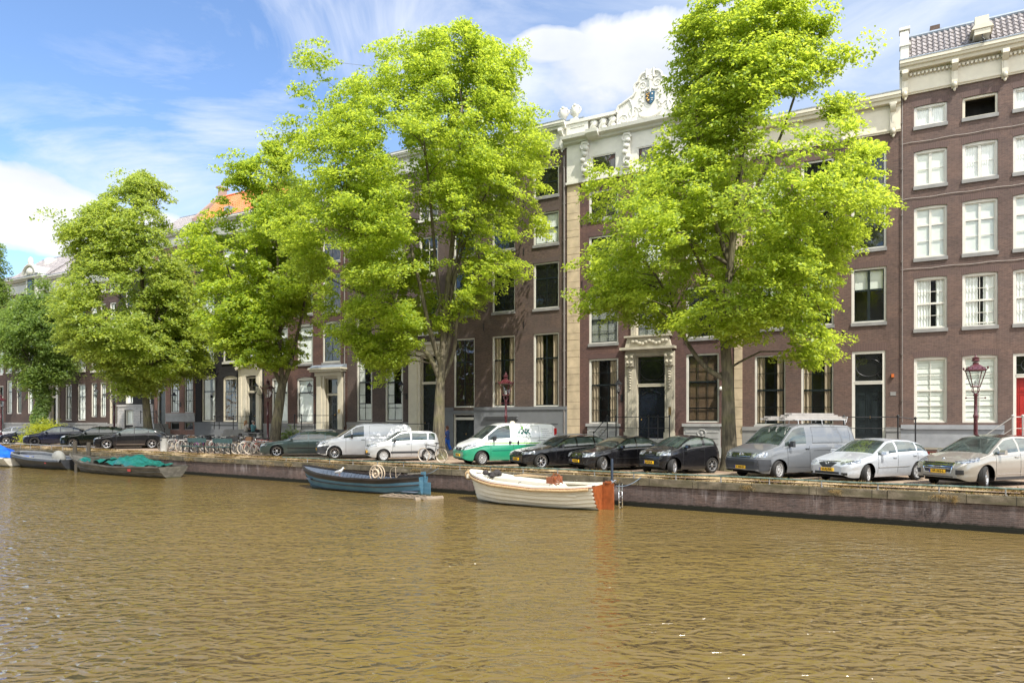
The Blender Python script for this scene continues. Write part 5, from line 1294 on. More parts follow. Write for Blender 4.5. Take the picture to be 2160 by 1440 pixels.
T5r = [(598, 75, 115), (630, 40, 150), (680, -10, 165), (730, 0, 160), (780, 20, 158), (810, 40, 130), (830, 70, 100)]
t5 = tree('ivy_clad_tree', 'dark green tree with an ivy-covered trunk behind the yellow-green shrub', 88, 6.0, T5r,
     ([(88, 945), (85, 880), (84, 800), (85, 700)], 0.36, 0.15), [([(85, 800), (50, 740), (20, 700)], 0.1), ([(85, 780), (120, 730), (140, 690)], 0.1)],
     60000, LEAF_DEEP, 15, spray=0.9, leaf=0.19, cull=-0.9, twigs=40)
rg = np.random.default_rng(5); n = 5200
zz = rg.uniform(0.2, 7.2, n); th = rg.uniform(0, 6.283, n); rad = 0.5 + 0.22 * np.sin(zz * 2.1 + th) + rg.uniform(-.1, .22, n)
P = np.stack([rad * np.cos(th), rad * np.sin(th), zz], 1); Nn = np.stack([np.cos(th), np.sin(th), np.full(n, 0.5)], 1) + rg.normal(0, 0.35, (n, 3)); Nn /= np.linalg.norm(Nn, axis=1, keepdims=True)
link('ivy', leaves_mesh('ivy', P, Nn, 0.2, rg, LEAF_DEEP), t5)
T6r = [(505, -70, 2), (560, -80, 12), (640, -80, 18), (700, -80, 22), (740, -80, 10), (780, -70, 5)]
tree('elm_tree', 'green elm cut by the edge of the photo, beyond the blue tarpaulin', -35, 5.0, T6r, ([(-35, 935), (-35, 850), (-35, 700)], 0.35, 0.15), [([(-35, 780), (-10, 720), (5, 660)], 0.1)], 34000, LEAF_DEEP, 16, spray=0.9, leaf=0.19, twigs=20)

def shrub(name, label, pos, r, n, mat, leaf, seed, cat='shrub', rz=0.0, layered=False, group=None):
    rg = np.random.default_rng(seed)
    root = empty(name, pos, rz, label, cat, group)
    nc = max(6, n // 60); u = rg.normal(size=(nc, 3)); u /= np.linalg.norm(u, axis=1, keepdims=True); u[:, 2] = abs(u[:, 2])
    C_ = u * np.array(r) * (rg.uniform(0.3, 1, nc) ** 0.5)[:, None]; C_[:, 2] += 0.15
    idx = np.repeat(np.arange(nc), 60); m_ = len(idx); q = rg.normal(size=(m_, 3)) * np.array([0.2, 0.2, 0.07 if layered else 0.15]) * (r[0] / 0.9)
    P = C_[idx] + q; P[:, 2] = np.maximum(P[:, 2], 0.03)
    Nn = np.array([0, 0, 1.0]) + rg.normal(0, 0.5, (m_, 3)); Nn /= np.linalg.norm(Nn, axis=1, keepdims=True)
    link('foliage', leaves_mesh('foliage', P, Nn, leaf, rg, mat), root)
    b = MB()
    for i in range(min(nc, 14)):
        c = C_[i]; b.tube([(0.05 * c[0], 0.05 * c[1], 0), (c[0] * 0.5, c[1] * 0.5, c[2] * 0.6), tuple(c)], [0.03, 0.02, 0.008], 5)
    b.build('stem', BARK, root); return root
shrub('yellow_green_shrub', 'spreading yellow-green shrub in front of the ivy-clad trunk, between the parked cars', QL.at(96, 3.4), (1.55, 1.2, 2.0), 7500, LEAF_YEL, 0.13, 21, layered=True)
shrub('potted_plant', 'leafy green plant against the house wall just right of the forked trunk', FL.at(612, -0.8, 0.12), (0.8, 0.5, 1.3), 1800, LEAF_DEEP, 0.12, 22, cat='plant')
shrub('flowering_plant', 'small pot plant by the pinkish house steps', FL.at(322, -1.7, 0.12), (0.5, 0.4, 0.9), 700, LEAF_DEEP, 0.1, 23, cat='plant')
# ------------------------------------------------------------------ vehicles
def paint(name, col, metal=0.0, rough=0.28, flake=0.0):
    if name in MC: return MC[name]
    t = NT(name); o = t.obj(); n = t.noise(o, 1.3, 4, 0.6)
    sp = t.n('ShaderNodeSeparateXYZ'); t.l(o, sp.inputs[0])
    dirt = t.math('MULTIPLY', t.ramp(sp.outputs[2], [(0.18, 1.0), (0.60, 0.0)]), t.noise(o, 6, 4))
    c = t.mix(n, tuple(x * 0.93 for x in col), tuple(min(1, x * 1.05) for x in col))
    t.base(t.mix(t.math('MULTIPLY', dirt, 0.5 if max(col) > 0.1 else 0.12), c, (0.12, 0.10, 0.08))).set(rough, metal, 0.5 if max(col) > 0.05 else 0.25, 1.0 if max(col) > 0.05 else 0.7); t.b.inputs['Coat Roughness'].default_value = 0.03
    MC[name] = t.mat; return t.mat
TYRE = plain('tyre_rubber', (0.022, 0.021, 0.020), 0.85, var=0.3)
ALLOY = plain('alloy_rim', (0.52, 0.52, 0.53), 0.32, 0.75, var=0.05)
DALLOY = plain('dark_alloy_rim', (0.035, 0.036, 0.04), 0.35, 0.5, var=0.1)
HUBCAP = plain('silver_hubcap', (0.42, 0.42, 0.42), 0.4, 0.3, var=0.08)
UNDER = plain('underbody_black', (0.006, 0.006, 0.006), 0.95)
TRIM = plain('black_trim', (0.020, 0.021, 0.023), 0.45, var=0.15)
GTRIM = plain('grey_bumper_plastic', (0.035, 0.038, 0.045), 0.5, var=0.1)
CHROME = plain('chrome', (0.70, 0.70, 0.70), 0.12, 1.0, var=0.02)
YPLATE = plain('yellow_number_plate', (0.86, 0.50, 0.015), 0.4, var=0.03)
BPLATE = plain('plate_blue', (0.01, 0.03, 0.25), 0.4)
INK = plain('black_ink', (0.012, 0.012, 0.012), 0.6)
REDL = plain('red_tail_lens', (0.45, 0.01, 0.01), 0.15)
SEAT = plain('dark_cabin', (0.03, 0.03, 0.032), 0.9)
def _cg():
    t = NT('car_glass'); o = t.obj()
    c = t.ramp(t.noise(t.map(o, (1.3, 1.3, 2.2)), 1.6, 3, 0.5, 0.8), [(0.35, (0.018, 0.026, 0.024)), (0.62, (0.055, 0.075, 0.068))])
    t.base(c).set(0.02, spec=0.9, ior=1.55); return t.mat
CGLASS = _cg()
def _hl():
    t = NT('headlamp_lens'); o = t.obj()
    t.base(t.ramp(t.noise(o, 13, 3, 0.6), [(0.40, (0.07, 0.08, 0.09)), (0.62, (0.42, 0.45, 0.48))])).set(0.06, 0.3, 0.8, 1.0); return t.mat
LAMP = _hl()

def text_mesh(txt, size, bold=0.0, spacing=1.0):
    cu = bpy.data.curves.new('txt', 'FONT'); cu.body = txt; cu.size = size; cu.align_x = 'CENTER'; cu.align_y = 'CENTER'; cu.offset = bold; cu.space_character = spacing
    cu.resolution_u = 2
    o = bpy.data.objects.new('txt', cu); COL.objects.link(o); bpy.context.view_layer.update()
    me = bpy.data.meshes.new_from_object(o.evaluated_get(bpy.context.evaluated_depsgraph_get()))
    vs = [tuple(v.co) for v in me.vertices]; fs = [tuple(p.vertices) for p in me.polygons]
    bpy.data.objects.remove(o); bpy.data.meshes.remove(me); bpy.data.curves.remove(cu)
    return vs, fs

def interp(pts, x):
    """smooth-ish profile lookup"""
    if x <= pts[0][0]: return pts[0][1]
    for (a, b), (c, d) in zip(pts, pts[1:]):
        if x <= c: return b + (d - b) * (x - a) / (c - a)
    return pts[-1][1]
def smooth_prof(pts, L, n=160):
    xs = np.linspace(0, L, n); ys = np.array([interp(pts, x) for x in xs])
    for _ in range(5): ys[1:-1] = (ys[:-2] + 2 * ys[1:-1] + ys[2:]) / 4
    return lambda x: float(np.interp(x, xs, ys))

_rims = {}
def wheel_meshes(r, wd, kind, spokes):
    key = (r, wd, kind, spokes)
    if key in _rims: return _rims[key]
    ri = r * 0.68; h = wd / 2
    m = MB(); m.lathe([(ri, -h + 0.01), (ri + 0.02, -h), (r - 0.03, -h), (r - 0.005, -h + 0.03), (r, -h + 0.06), (r, h - 0.05), (r - 0.03, h), (ri, h)], 32, axis='y', caps=False)
    for k in range(3): m.lathe([(r + 0.001, -0.05 + k * 0.04), (r + 0.004, -0.045 + k * 0.04), (r + 0.004, -0.025 + k * 0.04), (r + 0.001, -0.02 + k * 0.04)], 32, axis='y', caps=False)
    ty = m.mesh('tyre', TYRE, True)
    q = MB(); mat = {'alloy': ALLOY, 'dark': DALLOY, 'cap': HUBCAP, 'steel': HUBCAP}[kind]
    q.lathe([(ri + 0.004, -h + 0.005), (ri - 0.015, -h + 0.012), (ri - 0.025, -h + 0.05), (ri - 0.03, h - 0.02)], 28, 0, axis='y', caps=False)
    q.lathe([(ri - 0.02, -h + 0.10), (0.0, -h + 0.10)], 28, 1, axis='y')
    n = spokes
    for i in range(n):
        a = 2 * math.pi * i / n
        def pt(rad, an, y): return (rad * math.cos(an), y, rad * math.sin(an))
        w0, w1 = (0.16, 0.10) if kind != 'cap' else (0.3, 0.13)
        if kind == 'steel': w0, w1 = 0.25, 0.14
        rr0, rr1 = r * 0.12, ri - 0.012
        yi = -h + 0.045; yo = -h + 0.02
        hw0 = w0 * rr0 * 2.2 / 2; hw1 = w1 * rr1 * (5.0 / n) * 1.5 / 2 if kind != 'cap' else 0.05
        ca, sa = math.cos(a), math.sin(a)
        P = lambda rad, off, y: (rad * ca - off * sa, y, rad * sa + off * ca)
        vs = [P(rr0, -hw0, yi), P(rr0, hw0, yi), P(rr1, hw1, yo), P(rr1, -hw1, yo), P(rr0, -hw0, yi + 0.04), P(rr0, hw0, yi + 0.04), P(rr1, hw1, yo + 0.05), P(rr1, -hw1, yo + 0.05)]
        q.add(vs, [(0, 1, 2, 3), (7, 6, 5, 4), (0, 4, 5, 1), (1, 5, 6, 2), (2, 6, 7, 3), (3, 7, 4, 0)], 0)
    q.lathe([(r * 0.2, -h + 0.06), (r * 0.2, -h + 0.03), (r * 0.13, -h + 0.018), (0.0, -h + 0.016)], 16, 0, axis='y')
    if kind in ('steel', 'cap'):
        q.lathe([(r * 0.48, -h + 0.055), (r * 0.45, -h + 0.032), (r * 0.36, -h + 0.032), (r * 0.33, -h + 0.055)], 24, 0, axis='y', caps=False)
    rm = q.mesh('rim', [mat, UNDER], True)
    _rims[key] = (ty, rm); return _rims[key]

def car(name, label, cat, px, toff, spec, col, plate=None, heading=27.0, steer=0.0, rim=('alloy', 5), group='cars parked along the canal', extra=None, scale=1.0, flip=False):
    S = dict(spec); L, W, WB, FO, wr = S['L'], S['W'], S['WB'], S['FO'], S['wr']
    H_ = S['H']; top = smooth_prof(S['top'], L); belt = smooth_prof(S['belt'], L); sill = S.get('sill', 0.19)
    axles = (FO, FO + WB); ws0, ws1, rw0, rw1 = S['glass']           # windscreen foot/top, rear window top/foot
    g0, g1 = S['side']; pill = S['pillars']; tum = S.get('tumble', 0.42); nr = S.get('nose', 0.75); nk = S.get('nosew', 0.62); tr_ = S.get('tail', 0.45)
    pos = QL.at(px, toff); rz = R(heading)
    root = empty(name, pos, rz, label, cat, group); root.scale = (scale,) * 3
    ar = wr + 0.055
    xs = set(np.round(np.concatenate([np.linspace(0, 0.5, 13) ** 1.0, np.linspace(0.5, L - 0.4, int(L / 0.075)), np.linspace(L - 0.4, L, 10)]), 4))
    for ax in axles:
        for a in np.linspace(0, math.pi, 15): xs.add(round(float(ax - ar * math.cos(a)), 4))
    for p in [ws0, ws1, rw0, rw1, g0, g1] + [v for q in pill for v in q]: xs.add(round(p, 4))
    xs = sorted(x for x in xs if 0 <= x <= L)
    def hw(x):
        a = nk + (1 - nk) * math.sqrt(max(0, 1 - (1 - min(1, x / nr)) ** 2.4)); b = 0.80 + 0.20 * math.sqrt(max(0, 1 - (1 - min(1, (L - x) / tr_)) ** 2.2))
        return W / 2 * min(a, 1) * min(b, 1) * (1 - 0.035 * (1 - min(1, x / (nr + 0.8))))
    def zbot(x):
        z = sill + 0.10 * max(0, 1 - x / 0.35) ** 2 + 0.16 * max(0, 1 - (L - x) / 0.4) ** 2
        for ax in axles:
            d = abs(x - ax)
            if d < ar: z = max(z, wr * 0.98 + math.sqrt(max(0, ar * ar - d * d)))
        return z
    def flare(x):
        f = 0
        for ax in axles: f = max(f, math.exp(-((x - ax) / (ar * 1.1)) ** 4))
        return f
    def side_y(x, z):
        zb = belt(x); u = (z - 0.62) / 0.55
        y = hw(x) * (1 - 0.055 * u * u) 
        if z < 0.34: y -= 0.05 * ((0.34 - z) / 0.2)
        f = flare(x); y += 0.018 * f
        y += S.get('crease', 0.012) * math.exp(-((z - (zb - 0.15)) / 0.05) ** 2)
        y -= 0.018 * math.exp(-((z - 0.42) / 0.09) ** 2) * (1 - f)
        # blunt nose rounds inwards above and below the bumper bar
        if x < 0.35: y -= (0.35 - x) * 0.35 * max(0, (z - 0.55)) 
        return y
    NB, NG, NRF = 9, 5, 7
    rows = []; tags = []
    for x in xs:
        b0 = zbot(x); zb = belt(x); tp = top(x); zb = min(zb, tp - 0.02)
        b0 = min(b0, zb - 0.05)
        crown = S.get('crown', 0.05)
        ze = max(zb + 0.006, tp - crown); pts = []
        for i in range(NB):
            z = b0 + (zb - b0) * (i / (NB - 1)) ** 0.9; pts.append((side_y(x, z), z))
        yb = pts[-1][0]
        in_g = ze - zb > 0.03
        for i in range(1, NG + 1):
            u = (0.10, 0.16, 0.55, 0.90, 1.0)[i - 1]; z = zb + (ze - zb) * u
            bul = 0.03 * math.sin(math.pi * u) * min(1, (ze - zb) * 3)
            pts.append((yb - 0.025 - tum * (z - zb) * (1 - 0.25 * (1 - u)) + bul, z))
        ye = pts[-1][0]; w_ = min(1.0, (ze - zb) / 0.3)
        fr = (0.93, 0.86, 0.7, 0.5, 0.25, 0.12, 0.0)
        for i in range(NRF):
            q = fr[i]; z = ze + (tp - ze) * (1 - q ** (2.6))
            pts.append((ye * q, z))
        rows.append(pts)
    npt = len(rows[0])
    V = []
    for x, pts in zip(xs, rows):
        # the nose plan is curved: the centre reaches further forward than the corners
        for y, z in pts:
            V.append((x, -y, z))
    for x, pts in zip(xs, rows):
        for y, z in pts: V.append((x, y, z))
    nst = len(xs); off = nst * npt
    B, WS, RW, SG = MB(), MB(), MB(), []
    B.v = list(V); tgt = {'body': [], 'ws': [], 'rw': [], 'roofg': []}; sg = {}
    for i in range(nst - 1):
        xm = (xs[i] + xs[i + 1]) / 2
        for j in range(npt - 1):
            key = 'body'; zgap = min(rows[i][NB - 1 + NG][1] - rows[i][NB - 1][1], rows[i + 1][NB - 1 + NG][1] - rows[i + 1][NB - 1][1])
            if NB + 0 <= j <= NB + 2 and g0 < xm < g1 and zgap > 0.10 and not any(a < xm < b_ for a, b_ in pill):
                k = sum(1 for a, b_ in pill if xm > b_); key = 'sg%d' % k
            if j >= NB + NG:
                if ws0 < xm < ws1: key = 'ws'
                elif rw0 < xm < rw1: key = 'rw'
                elif S.get('glassroof') and ws1 < xm < rw0: key = 'roofg'
            a, b_, c, d = i * npt + j, (i + 1) * npt + j, (i + 1) * npt + j + 1, i * npt + j + 1
            f1 = (a, b_, c, d); f2 = (off + d, off + c, off + b_, off + a)
            if key.startswith('sg'): sg.setdefault((key, -1), []).append(f1); sg.setdefault((key, 1), []).append(f2)
            else: tgt[key] += [f1, f2]
    # nose, tail and floor
    tgt['body'].append(tuple(range(npt - 1, -1, -1))[:] + tuple(off + k for k in range(npt - 1)))
    e0 = (nst - 1) * npt
    tgt['body'].append(tuple(e0 + k for k in range(npt)) + tuple(off + e0 + k for k in range(npt - 2, -1, -1)))
    def sub(nm, faces, mat, parent, smooth=True):
        used = sorted({v for f in faces for v in f}); mp = {v: k for k, v in enumerate(used)}
        m = MB(); m.v = [V[k] for k in used]; m.f = [tuple(mp[v] for v in f) for f in faces]; m.m = [0] * len(faces)
        return m.build(nm, mat, parent, smooth)
    bm_ = col if isinstance(col, bpy.types.Material) else col
    body = sub('body', tgt['body'], bm_, root)
    glass = S.get('glassmat', CGLASS)
    if tgt['ws']: sub('windscreen', tgt['ws'], glass, root)
    if tgt['rw']: sub('rear_window', tgt['rw'], glass, root)
    if tgt['roofg']: sub('glass_roof', tgt['roofg'], plain('dark_roof_glass', (0.03, 0.022, 0.018), 0.05), root)
    for (k, sgn), fs in sg.items():
        if k in S.get('blank', ()): sub('side_panel', fs, bm_, root)
        else: sub('side_window', fs, glass, root)
    allf = [f for k in tgt for f in tgt[k]] + [f for fs in sg.values() for f in fs]
    bv = BVHTree.FromPolygons([Vector(v) for v in V], allf)
    def patch(nm, quad, d=(1, 0), n=(8, 4), off_=0.007, mat=TRIM, parent=None, smooth=True, both=False):
        """a skin panel: quad corners (w,z) seen along the level direction d, laid on the body"""
        out = None
        for mir in ((1, -1) if both else (1,)):
            dv = Vector((d[0], d[1] * mir, 0)).normalized(); lv = Vector((-dv.y, dv.x, 0)) * mir
            m = MB(); vs = []; nu, nv = n; ok = True
            for j in range(nv + 1):
                for i in range(nu + 1):
                    u, v = i / nu, j / nv
                    w_ = (1 - v) * ((1 - u) * quad[0][0] + u * quad[1][0]) + v * ((1 - u) * quad[3][0] + u * quad[2][0])
                    z_ = (1 - v) * ((1 - u) * quad[0][1] + u * quad[1][1]) + v * ((1 - u) * quad[3][1] + u * quad[2][1])
                    hit = bv.ray_cast(lv * w_ + Vector((0, 0, z_)) + Vector((L / 2, 0, 0)) * 0 - dv * 9, dv)
                    if hit[0] is None: ok = False; vs.append(None); continue
                    vs.append(hit[0] - dv * off_)
            fs = [(j * (nu + 1) + i, j * (nu + 1) + i + 1, (j + 1) * (nu + 1) + i + 1, (j + 1) * (nu + 1) + i) for j in range(nv) for i in range(nu)]
            fs = [f for f in fs if all(vs[k] is not None for k in f)]
            if not fs: continue
            used = sorted({k for f in fs for k in f}); mp = {k: q for q, k in enumerate(used)}
            cen = [vs[k] for k in used]; base = [p + dv * (off_ + 0.015) for p in cen]
            fr_ = [tuple(mp[k] for k in f) for f in fs]
            m.add(cen, fr_); 
            edges = {}
            for f in fr_:
                for a, b_ in zip(f, f[1:] + f[:1]): edges[(a, b_)] = 1
            k0 = len(m.v); m.v += [tuple(p) for p in base]
            for (a, b_) in edges:
                if (b_, a) not in edges: m.f.append((b_, a, k0 + a, k0 + b_)); m.m.append(0)
            out = m.build(nm, mat, parent or root, smooth)
        return out
    def vline(x, z0, z1, w_=0.012, side=-1): # shut line in the flank
        return [(x - w_ / 2, z0), (x + w_ / 2, z0), (x + w_ / 2, z1), (x - w_ / 2, z1)]
    SD = (0, 1)          # looking towards +y: the flank the camera sees; lateral axis is -x
    def side(nm, x0, x1, z0, z1, mat, off_=0.006, n=(10, 2), x2=None, x3=None, both=False):
        x2 = x1 if x2 is None else x2; x3 = x0 if x3 is None else x3
        return patch(nm, [(-x0, z0), (-x1, z0), (-x2, z1), (-x3, z1)], SD, n, off_, mat, both=both)
    # floor and wheel wells
    m = MB(); m.box(0.25, L - 0.25, -W / 2 + 0.30, W / 2 - 0.30, sill - 0.02, 0.62); m.box(axles[0] + ar, axles[1] - ar, -W / 2 + 0.08, W / 2 - 0.08, sill - 0.01, sill + 0.08); m.build('underbody', UNDER, root)
    # wheels
    wd = 0.205; ty, rm = wheel_meshes(wr, wd, rim[0], rim[1])
    for ax in axles:
        for sgn in (-1, 1):
            wE = bpy.data.objects.new('wheel', None); COL.objects.link(wE); wE.parent = root; wE.empty_display_size = 0.2
            wE.location = (ax, sgn * (W / 2 - wd / 2 - 0.015), wr); rz_ = (math.pi if sgn > 0 else 0) + (R(steer) if ax == axles[0] else 0)
            wE.rotation_euler = (0, 0, rz_)
            link('tyre', ty, wE); link('rim', rm, wE)
    # door shut lines, handles, mirrors
    for x in S.get('doors', []): side('door_gap', x - 0.006, x + 0.006, sill + 0.12, belt(x) + 0.0, TRIM, 0.003, (1, 10))
    for x in S.get('handles', []):
        m = MB(); zz = belt(x) - 0.11; y = side_y(x, zz); m.box(x - 0.09, x + 0.09, -y - 0.035, -y + 0.01, zz - 0.014, zz + 0.014); m.build('door_handle', TRIM if S.get('blackh') else bm_, root)
    mx = S.get('mirx', ws0 + 0.45); mz = belt(mx) + 0.08
    for sgn in (-1, 1):
        m = MB(); yy = side_y(mx, belt(mx)); m.lathe([(0.055, -0.07), (0.088, -0.05), (0.095, 0.03), (0.08, 0.055)], 12, axis='x') if False else m.prism([(mx - 0.075, mz - 0.04), (mx - 0.06, mz + 0.045), (mx - 0.02, mz + 0.07 * S.get('mirh', 1.0)), (mx + 0.05, mz + 0.07 * S.get('mirh', 1.0)), (mx + 0.055, mz - 0.055 * S.get('mirh', 1.0)), (mx - 0.03, mz - 0.065)], sgn * (yy + 0.03), sgn * (yy + 0.2)); m.bar((mx, sgn * (yy - 0.05), mz - 0.06), (mx, sgn * (yy + 0.06), mz - 0.02), 0.04)
        m.build('wing_mirror', TRIM if S.get('blackm') else bm_, root, smooth=True)
    # front end
    for d in S.get('front', []):
        nm, quad, kw = d; kw = dict(kw); mt = kw.pop('mat', TRIM); patch(nm, quad, kw.pop('d', (1, 0)), kw.pop('n', (8, 3)), kw.pop('off', 0.008), mt, both=kw.pop('both', False))
    pz = S.get('platez', 0.42)
    hit = bv.ray_cast(Vector((-5, 0, pz)), Vector((1, 0, 0))); fx = hit[0].x if hit[0] else 0
    if plate is not None:
        m = MB(); m.box(fx - 0.035, fx + 0.01, -0.26, 0.26, pz - 0.055, pz + 0.055, 0); m.box(fx - 0.038, fx - 0.035, 0.215, 0.257, pz - 0.052, pz + 0.052, 1)
        pl = m.build('number_plate', [YPLATE, BPLATE], root)
        if plate:
            vs, fs = text_mesh(plate, 0.105, 0.003, 1.05)
            m = MB(); m.add([(fx - 0.039, -x * 0.92 - 0.02, y + pz) for x, y, z in vs], fs); m.build('lettering', INK, pl)
    if extra: extra(root, dict(patch=patch, side=side, bv=bv, fx=fx, L=L, W=W, belt=belt, top=top, body=bm_, side_y=side_y, S=S))
    return root

def emblem(root, bv, z, r, kind, mat=CHROME, y0=0.0):
    hit = bv.ray_cast(Vector((-5, y0, z)), Vector((1, 0, 0)))
    if hit[0] is None: return
    x = hit[0].x - 0.015; m = MB()
    ring = [(x, y0 + r * math.cos(a), z + r * math.sin(a)) for a in [i * math.pi / 10 for i in range(20)]]
    m.tube(ring, r * 0.11, 6, closed=True)
    if kind == 'star':
        for a in (90, 210, 330): m.tube([(x, y0, z), (x, y0 + r * math.cos(R(a)), z + r * math.sin(R(a)))], [r * 0.16, r * 0.05], 5)
    elif kind == 'vw':
        for pl in ([(-.55, .78), (0, .1), (.55, .78)], [(-.85, .35), (-.42, -.8), (0, -.05), (.42, -.8), (.85, .35)]):
            m.tube([(x, y0 + a * r, z + b_ * r) for a, b_ in pl], r * 0.1, 4)
    elif kind == 'wings': m.tube([(x, y0 + a * r, z + b_ * r) for a, b_ in ((-.9, .3), (-.4, .25), (0, -.35), (.4, .25), (.9, .3))], r * 0.13, 5)
    elif kind == 'ovals':
        m.tube([(x - .005, y0 + r * .4 * math.cos(a), z + r * .85 * math.sin(a)) for a in [i * math.pi / 8 for i in range(16)]], r * 0.09, 5, closed=True); m.tube([(x - .005, y0 + r * .8 * math.cos(a), z + r * .35 + r * .35 * math.sin(a)) for a in [i * math.pi / 8 for i in range(16)]], r * 0.09, 5, closed=True)
    elif kind == 'disc': m.blob((x, y0, z), (0.015, r * 0.8, r * 0.8), 10, 6)
    m.build('emblem', mat, root, smooth=True)

C45 = (0.72, 0.69)   # corner view direction for headlamps; lateral axis w = -0.69*x + 0.72*y
def cw(x, y): n = math.hypot(*C45); return (-C45[1] * x + C45[0] * y) / n
# common recipe for a modern car: headlamps, grille, lower intake, fog lamps
def face(hl, grille, intake, fog=None, gm=TRIM, hm=LAMP):
    out = []
    (xa, ya, xb, yb, z0, z1, z2, z3) = hl      # inner front point, outer rear point, heights in/out
    out.append(('headlight', [(cw(xa, -ya), z0), (cw(xb, -yb), z2), (cw(xb, -yb), z3), (cw(xa, -ya), z1)], dict(d=C45, mat=hm, both=True, n=(8, 4), off=0.010)))
    if grille: out.append(('grille', grille, dict(mat=gm, off=0.012)))
    if intake: out.append(('bumper_intake', intake, dict(mat=TRIM, off=0.009)))
    if fog: out += [('fog_light', [(s * fog[0], fog[2]), (s * fog[1], fog[2]), (s * fog[1], fog[3]), (s * fog[0], fog[3])], dict(mat=TRIM, off=0.009, d=(0.9, -0.4 * s))) for s in (-1, 1)]
    return out
def Q(w0, w1, z0, z1): return [(-w0, z0), (w0, z0), (w1, z1), (-w1, z1)]
def bars(n, w0, w1, z0, z1, mat=CHROME):
    def f(root, E):
        for i in range(n):
            z = z0 + (z1 - z0) * (i + 0.5) / n; w_ = w0 + (w1 - w0) * (i + 0.5) / n
            E['patch']('grille_bar', Q(w_, w_, z - 0.008, z + 0.008), (1, 0), (8, 1), 0.022, mat)
    return f

HATCH = dict(L=4.42, W=1.76, H=1.465, WB=2.64, FO=0.92, wr=0.315, sill=0.19, platez=0.45,
    top=[(0, 0.60), (0.05, 0.70), (0.35, 0.80), (1.0, 0.93), (1.25, 0.98), (2.1, 1.40), (2.6, 1.465), (3.3, 1.43), (3.85, 1.30), (4.25, 0.98), (4.4, 0.90), (4.42, 0.75)],
    belt=[(0, 0.55), (0.3, 0.70), (1.1, 0.88), (2.5, 0.95), (4.0, 1.01), (4.42, 0.72)], glass=(1.30, 2.15, 3.45, 4.15), side=(1.45, 4.05), pillars=[(2.42, 2.50), (3.48, 3.55)],
    doors=[1.42, 2.46, 3.52], handles=[2.28, 3.35], mirx=1.62, nosew=0.66,
    front=face((0.12, 0.42, 0.62, 0.80, 0.62, 0.70, 0.68, 0.80), Q(0.16, 0.40, 0.52, 0.72), Q(0.46, 0.46, 0.27, 0.38), (0.50, 0.68, 0.28, 0.36)))
def mazda_x(root, E):
    emblem(root, E['bv'], 0.64, 0.062, 'wings'); E['side']('side_moulding', 1.45, 3.5, 0.50, 0.53, HUBCAP, 0.012)
    E['patch']('grille_frame', [(-0.43, 0.715), (0.43, 0.715), (0.43, 0.735), (-0.43, 0.735)], (1, 0), (10, 1), 0.015, CHROME)
SILVER = paint('silver_paint', (0.52, 0.53, 0.54), 0.35, 0.32)
LBLUE = paint('pale_blue_silver_paint', (0.50, 0.53, 0.57), 0.3, 0.32)
car('parked_car', 'silver hatchback with pointed black grille between the grey van and the beige car', 'car', 1744, 1.0, HATCH, LBLUE, '54-RJ-RK', 27, 22, ('cap', 7), extra=mazda_x)

MPV = dict(L=4.37, W=1.84, H=1.64, WB=2.61, FO=0.93, wr=0.34, sill=0.21, platez=0.50, glassroof=True,
    top=[(0, 0.66), (0.06, 0.78), (0.4, 0.92), (0.95, 1.04), (1.1, 1.07), (2.05, 1.56), (2.6, 1.63), (3.4, 1.60), (3.95, 1.45), (4.25, 1.08), (4.37, 0.8)],
    belt=[(0, 0.6), (0.3, 0.80), (1.1, 0.98), (2.5, 1.04), (4.0, 1.10), (4.37, 0.76)], glass=(1.12, 2.1, 3.6, 4.2), side=(1.3, 4.05), pillars=[(1.62, 1.68), (2.50, 2.58), (3.5, 3.58)],
    doors=[1.36, 2.54, 3.54], handles=[2.36, 3.38], mirx=1.55, nosew=0.70, crown=0.06, mirh=1.2,
    front=face((0.10, 0.50, 0.70, 0.84, 0.74, 0.82, 0.82, 0.95), Q(0.40, 0.47, 0.48, 0.76), Q(0.42, 0.5, 0.27, 0.36), (0.52, 0.74, 0.42, 0.56)))
def peug_x(root, E):
    bars(3, 0.40, 0.45, 0.56, 0.74)(root, E)
    for q in (Q(0.43, 0.50, 0.455, 0.475), Q(0.50, 0.50, 0.765, 0.79)): E['patch']('grille_frame', q, (1, 0), (10, 1), 0.02, CHROME)
    for s in (-1, 1): E['patch']('grille_frame', [(s * 0.42, 0.475), (s * 0.45, 0.475), (s * 0.51, 0.77), (s * 0.475, 0.77)], (1, 0), (1, 6), 0.02, CHROME)
    emblem(root, E['bv'], 0.87, 0.05, 'disc'); E['side']('side_moulding', 1.45, 3.5, 0.40, 0.415, CHROME, 0.01); E['side']('sill_cladding', 1.4, 3.15, 0.23, 0.32, GTRIM, 0.008)
    for s in (-1, 1): m = MB(); m.lathe([(0.045, 0), (0.04, -0.02)], 12, axis='x', c=(0.12, s * 0.63, 0.49)); m.build('fog_lamp', LAMP, root)
BEIGE = paint('beige_metallic_paint', (0.315, 0.292, 0.255), 0.45, 0.33)
car('parked_car', 'beige metallic car with dark glass roof and chrome barred grille', 'car', 1978, 1.3, MPV, BEIGE, 'HF-362-L', 22, 24, ('alloy', 7), extra=peug_x)

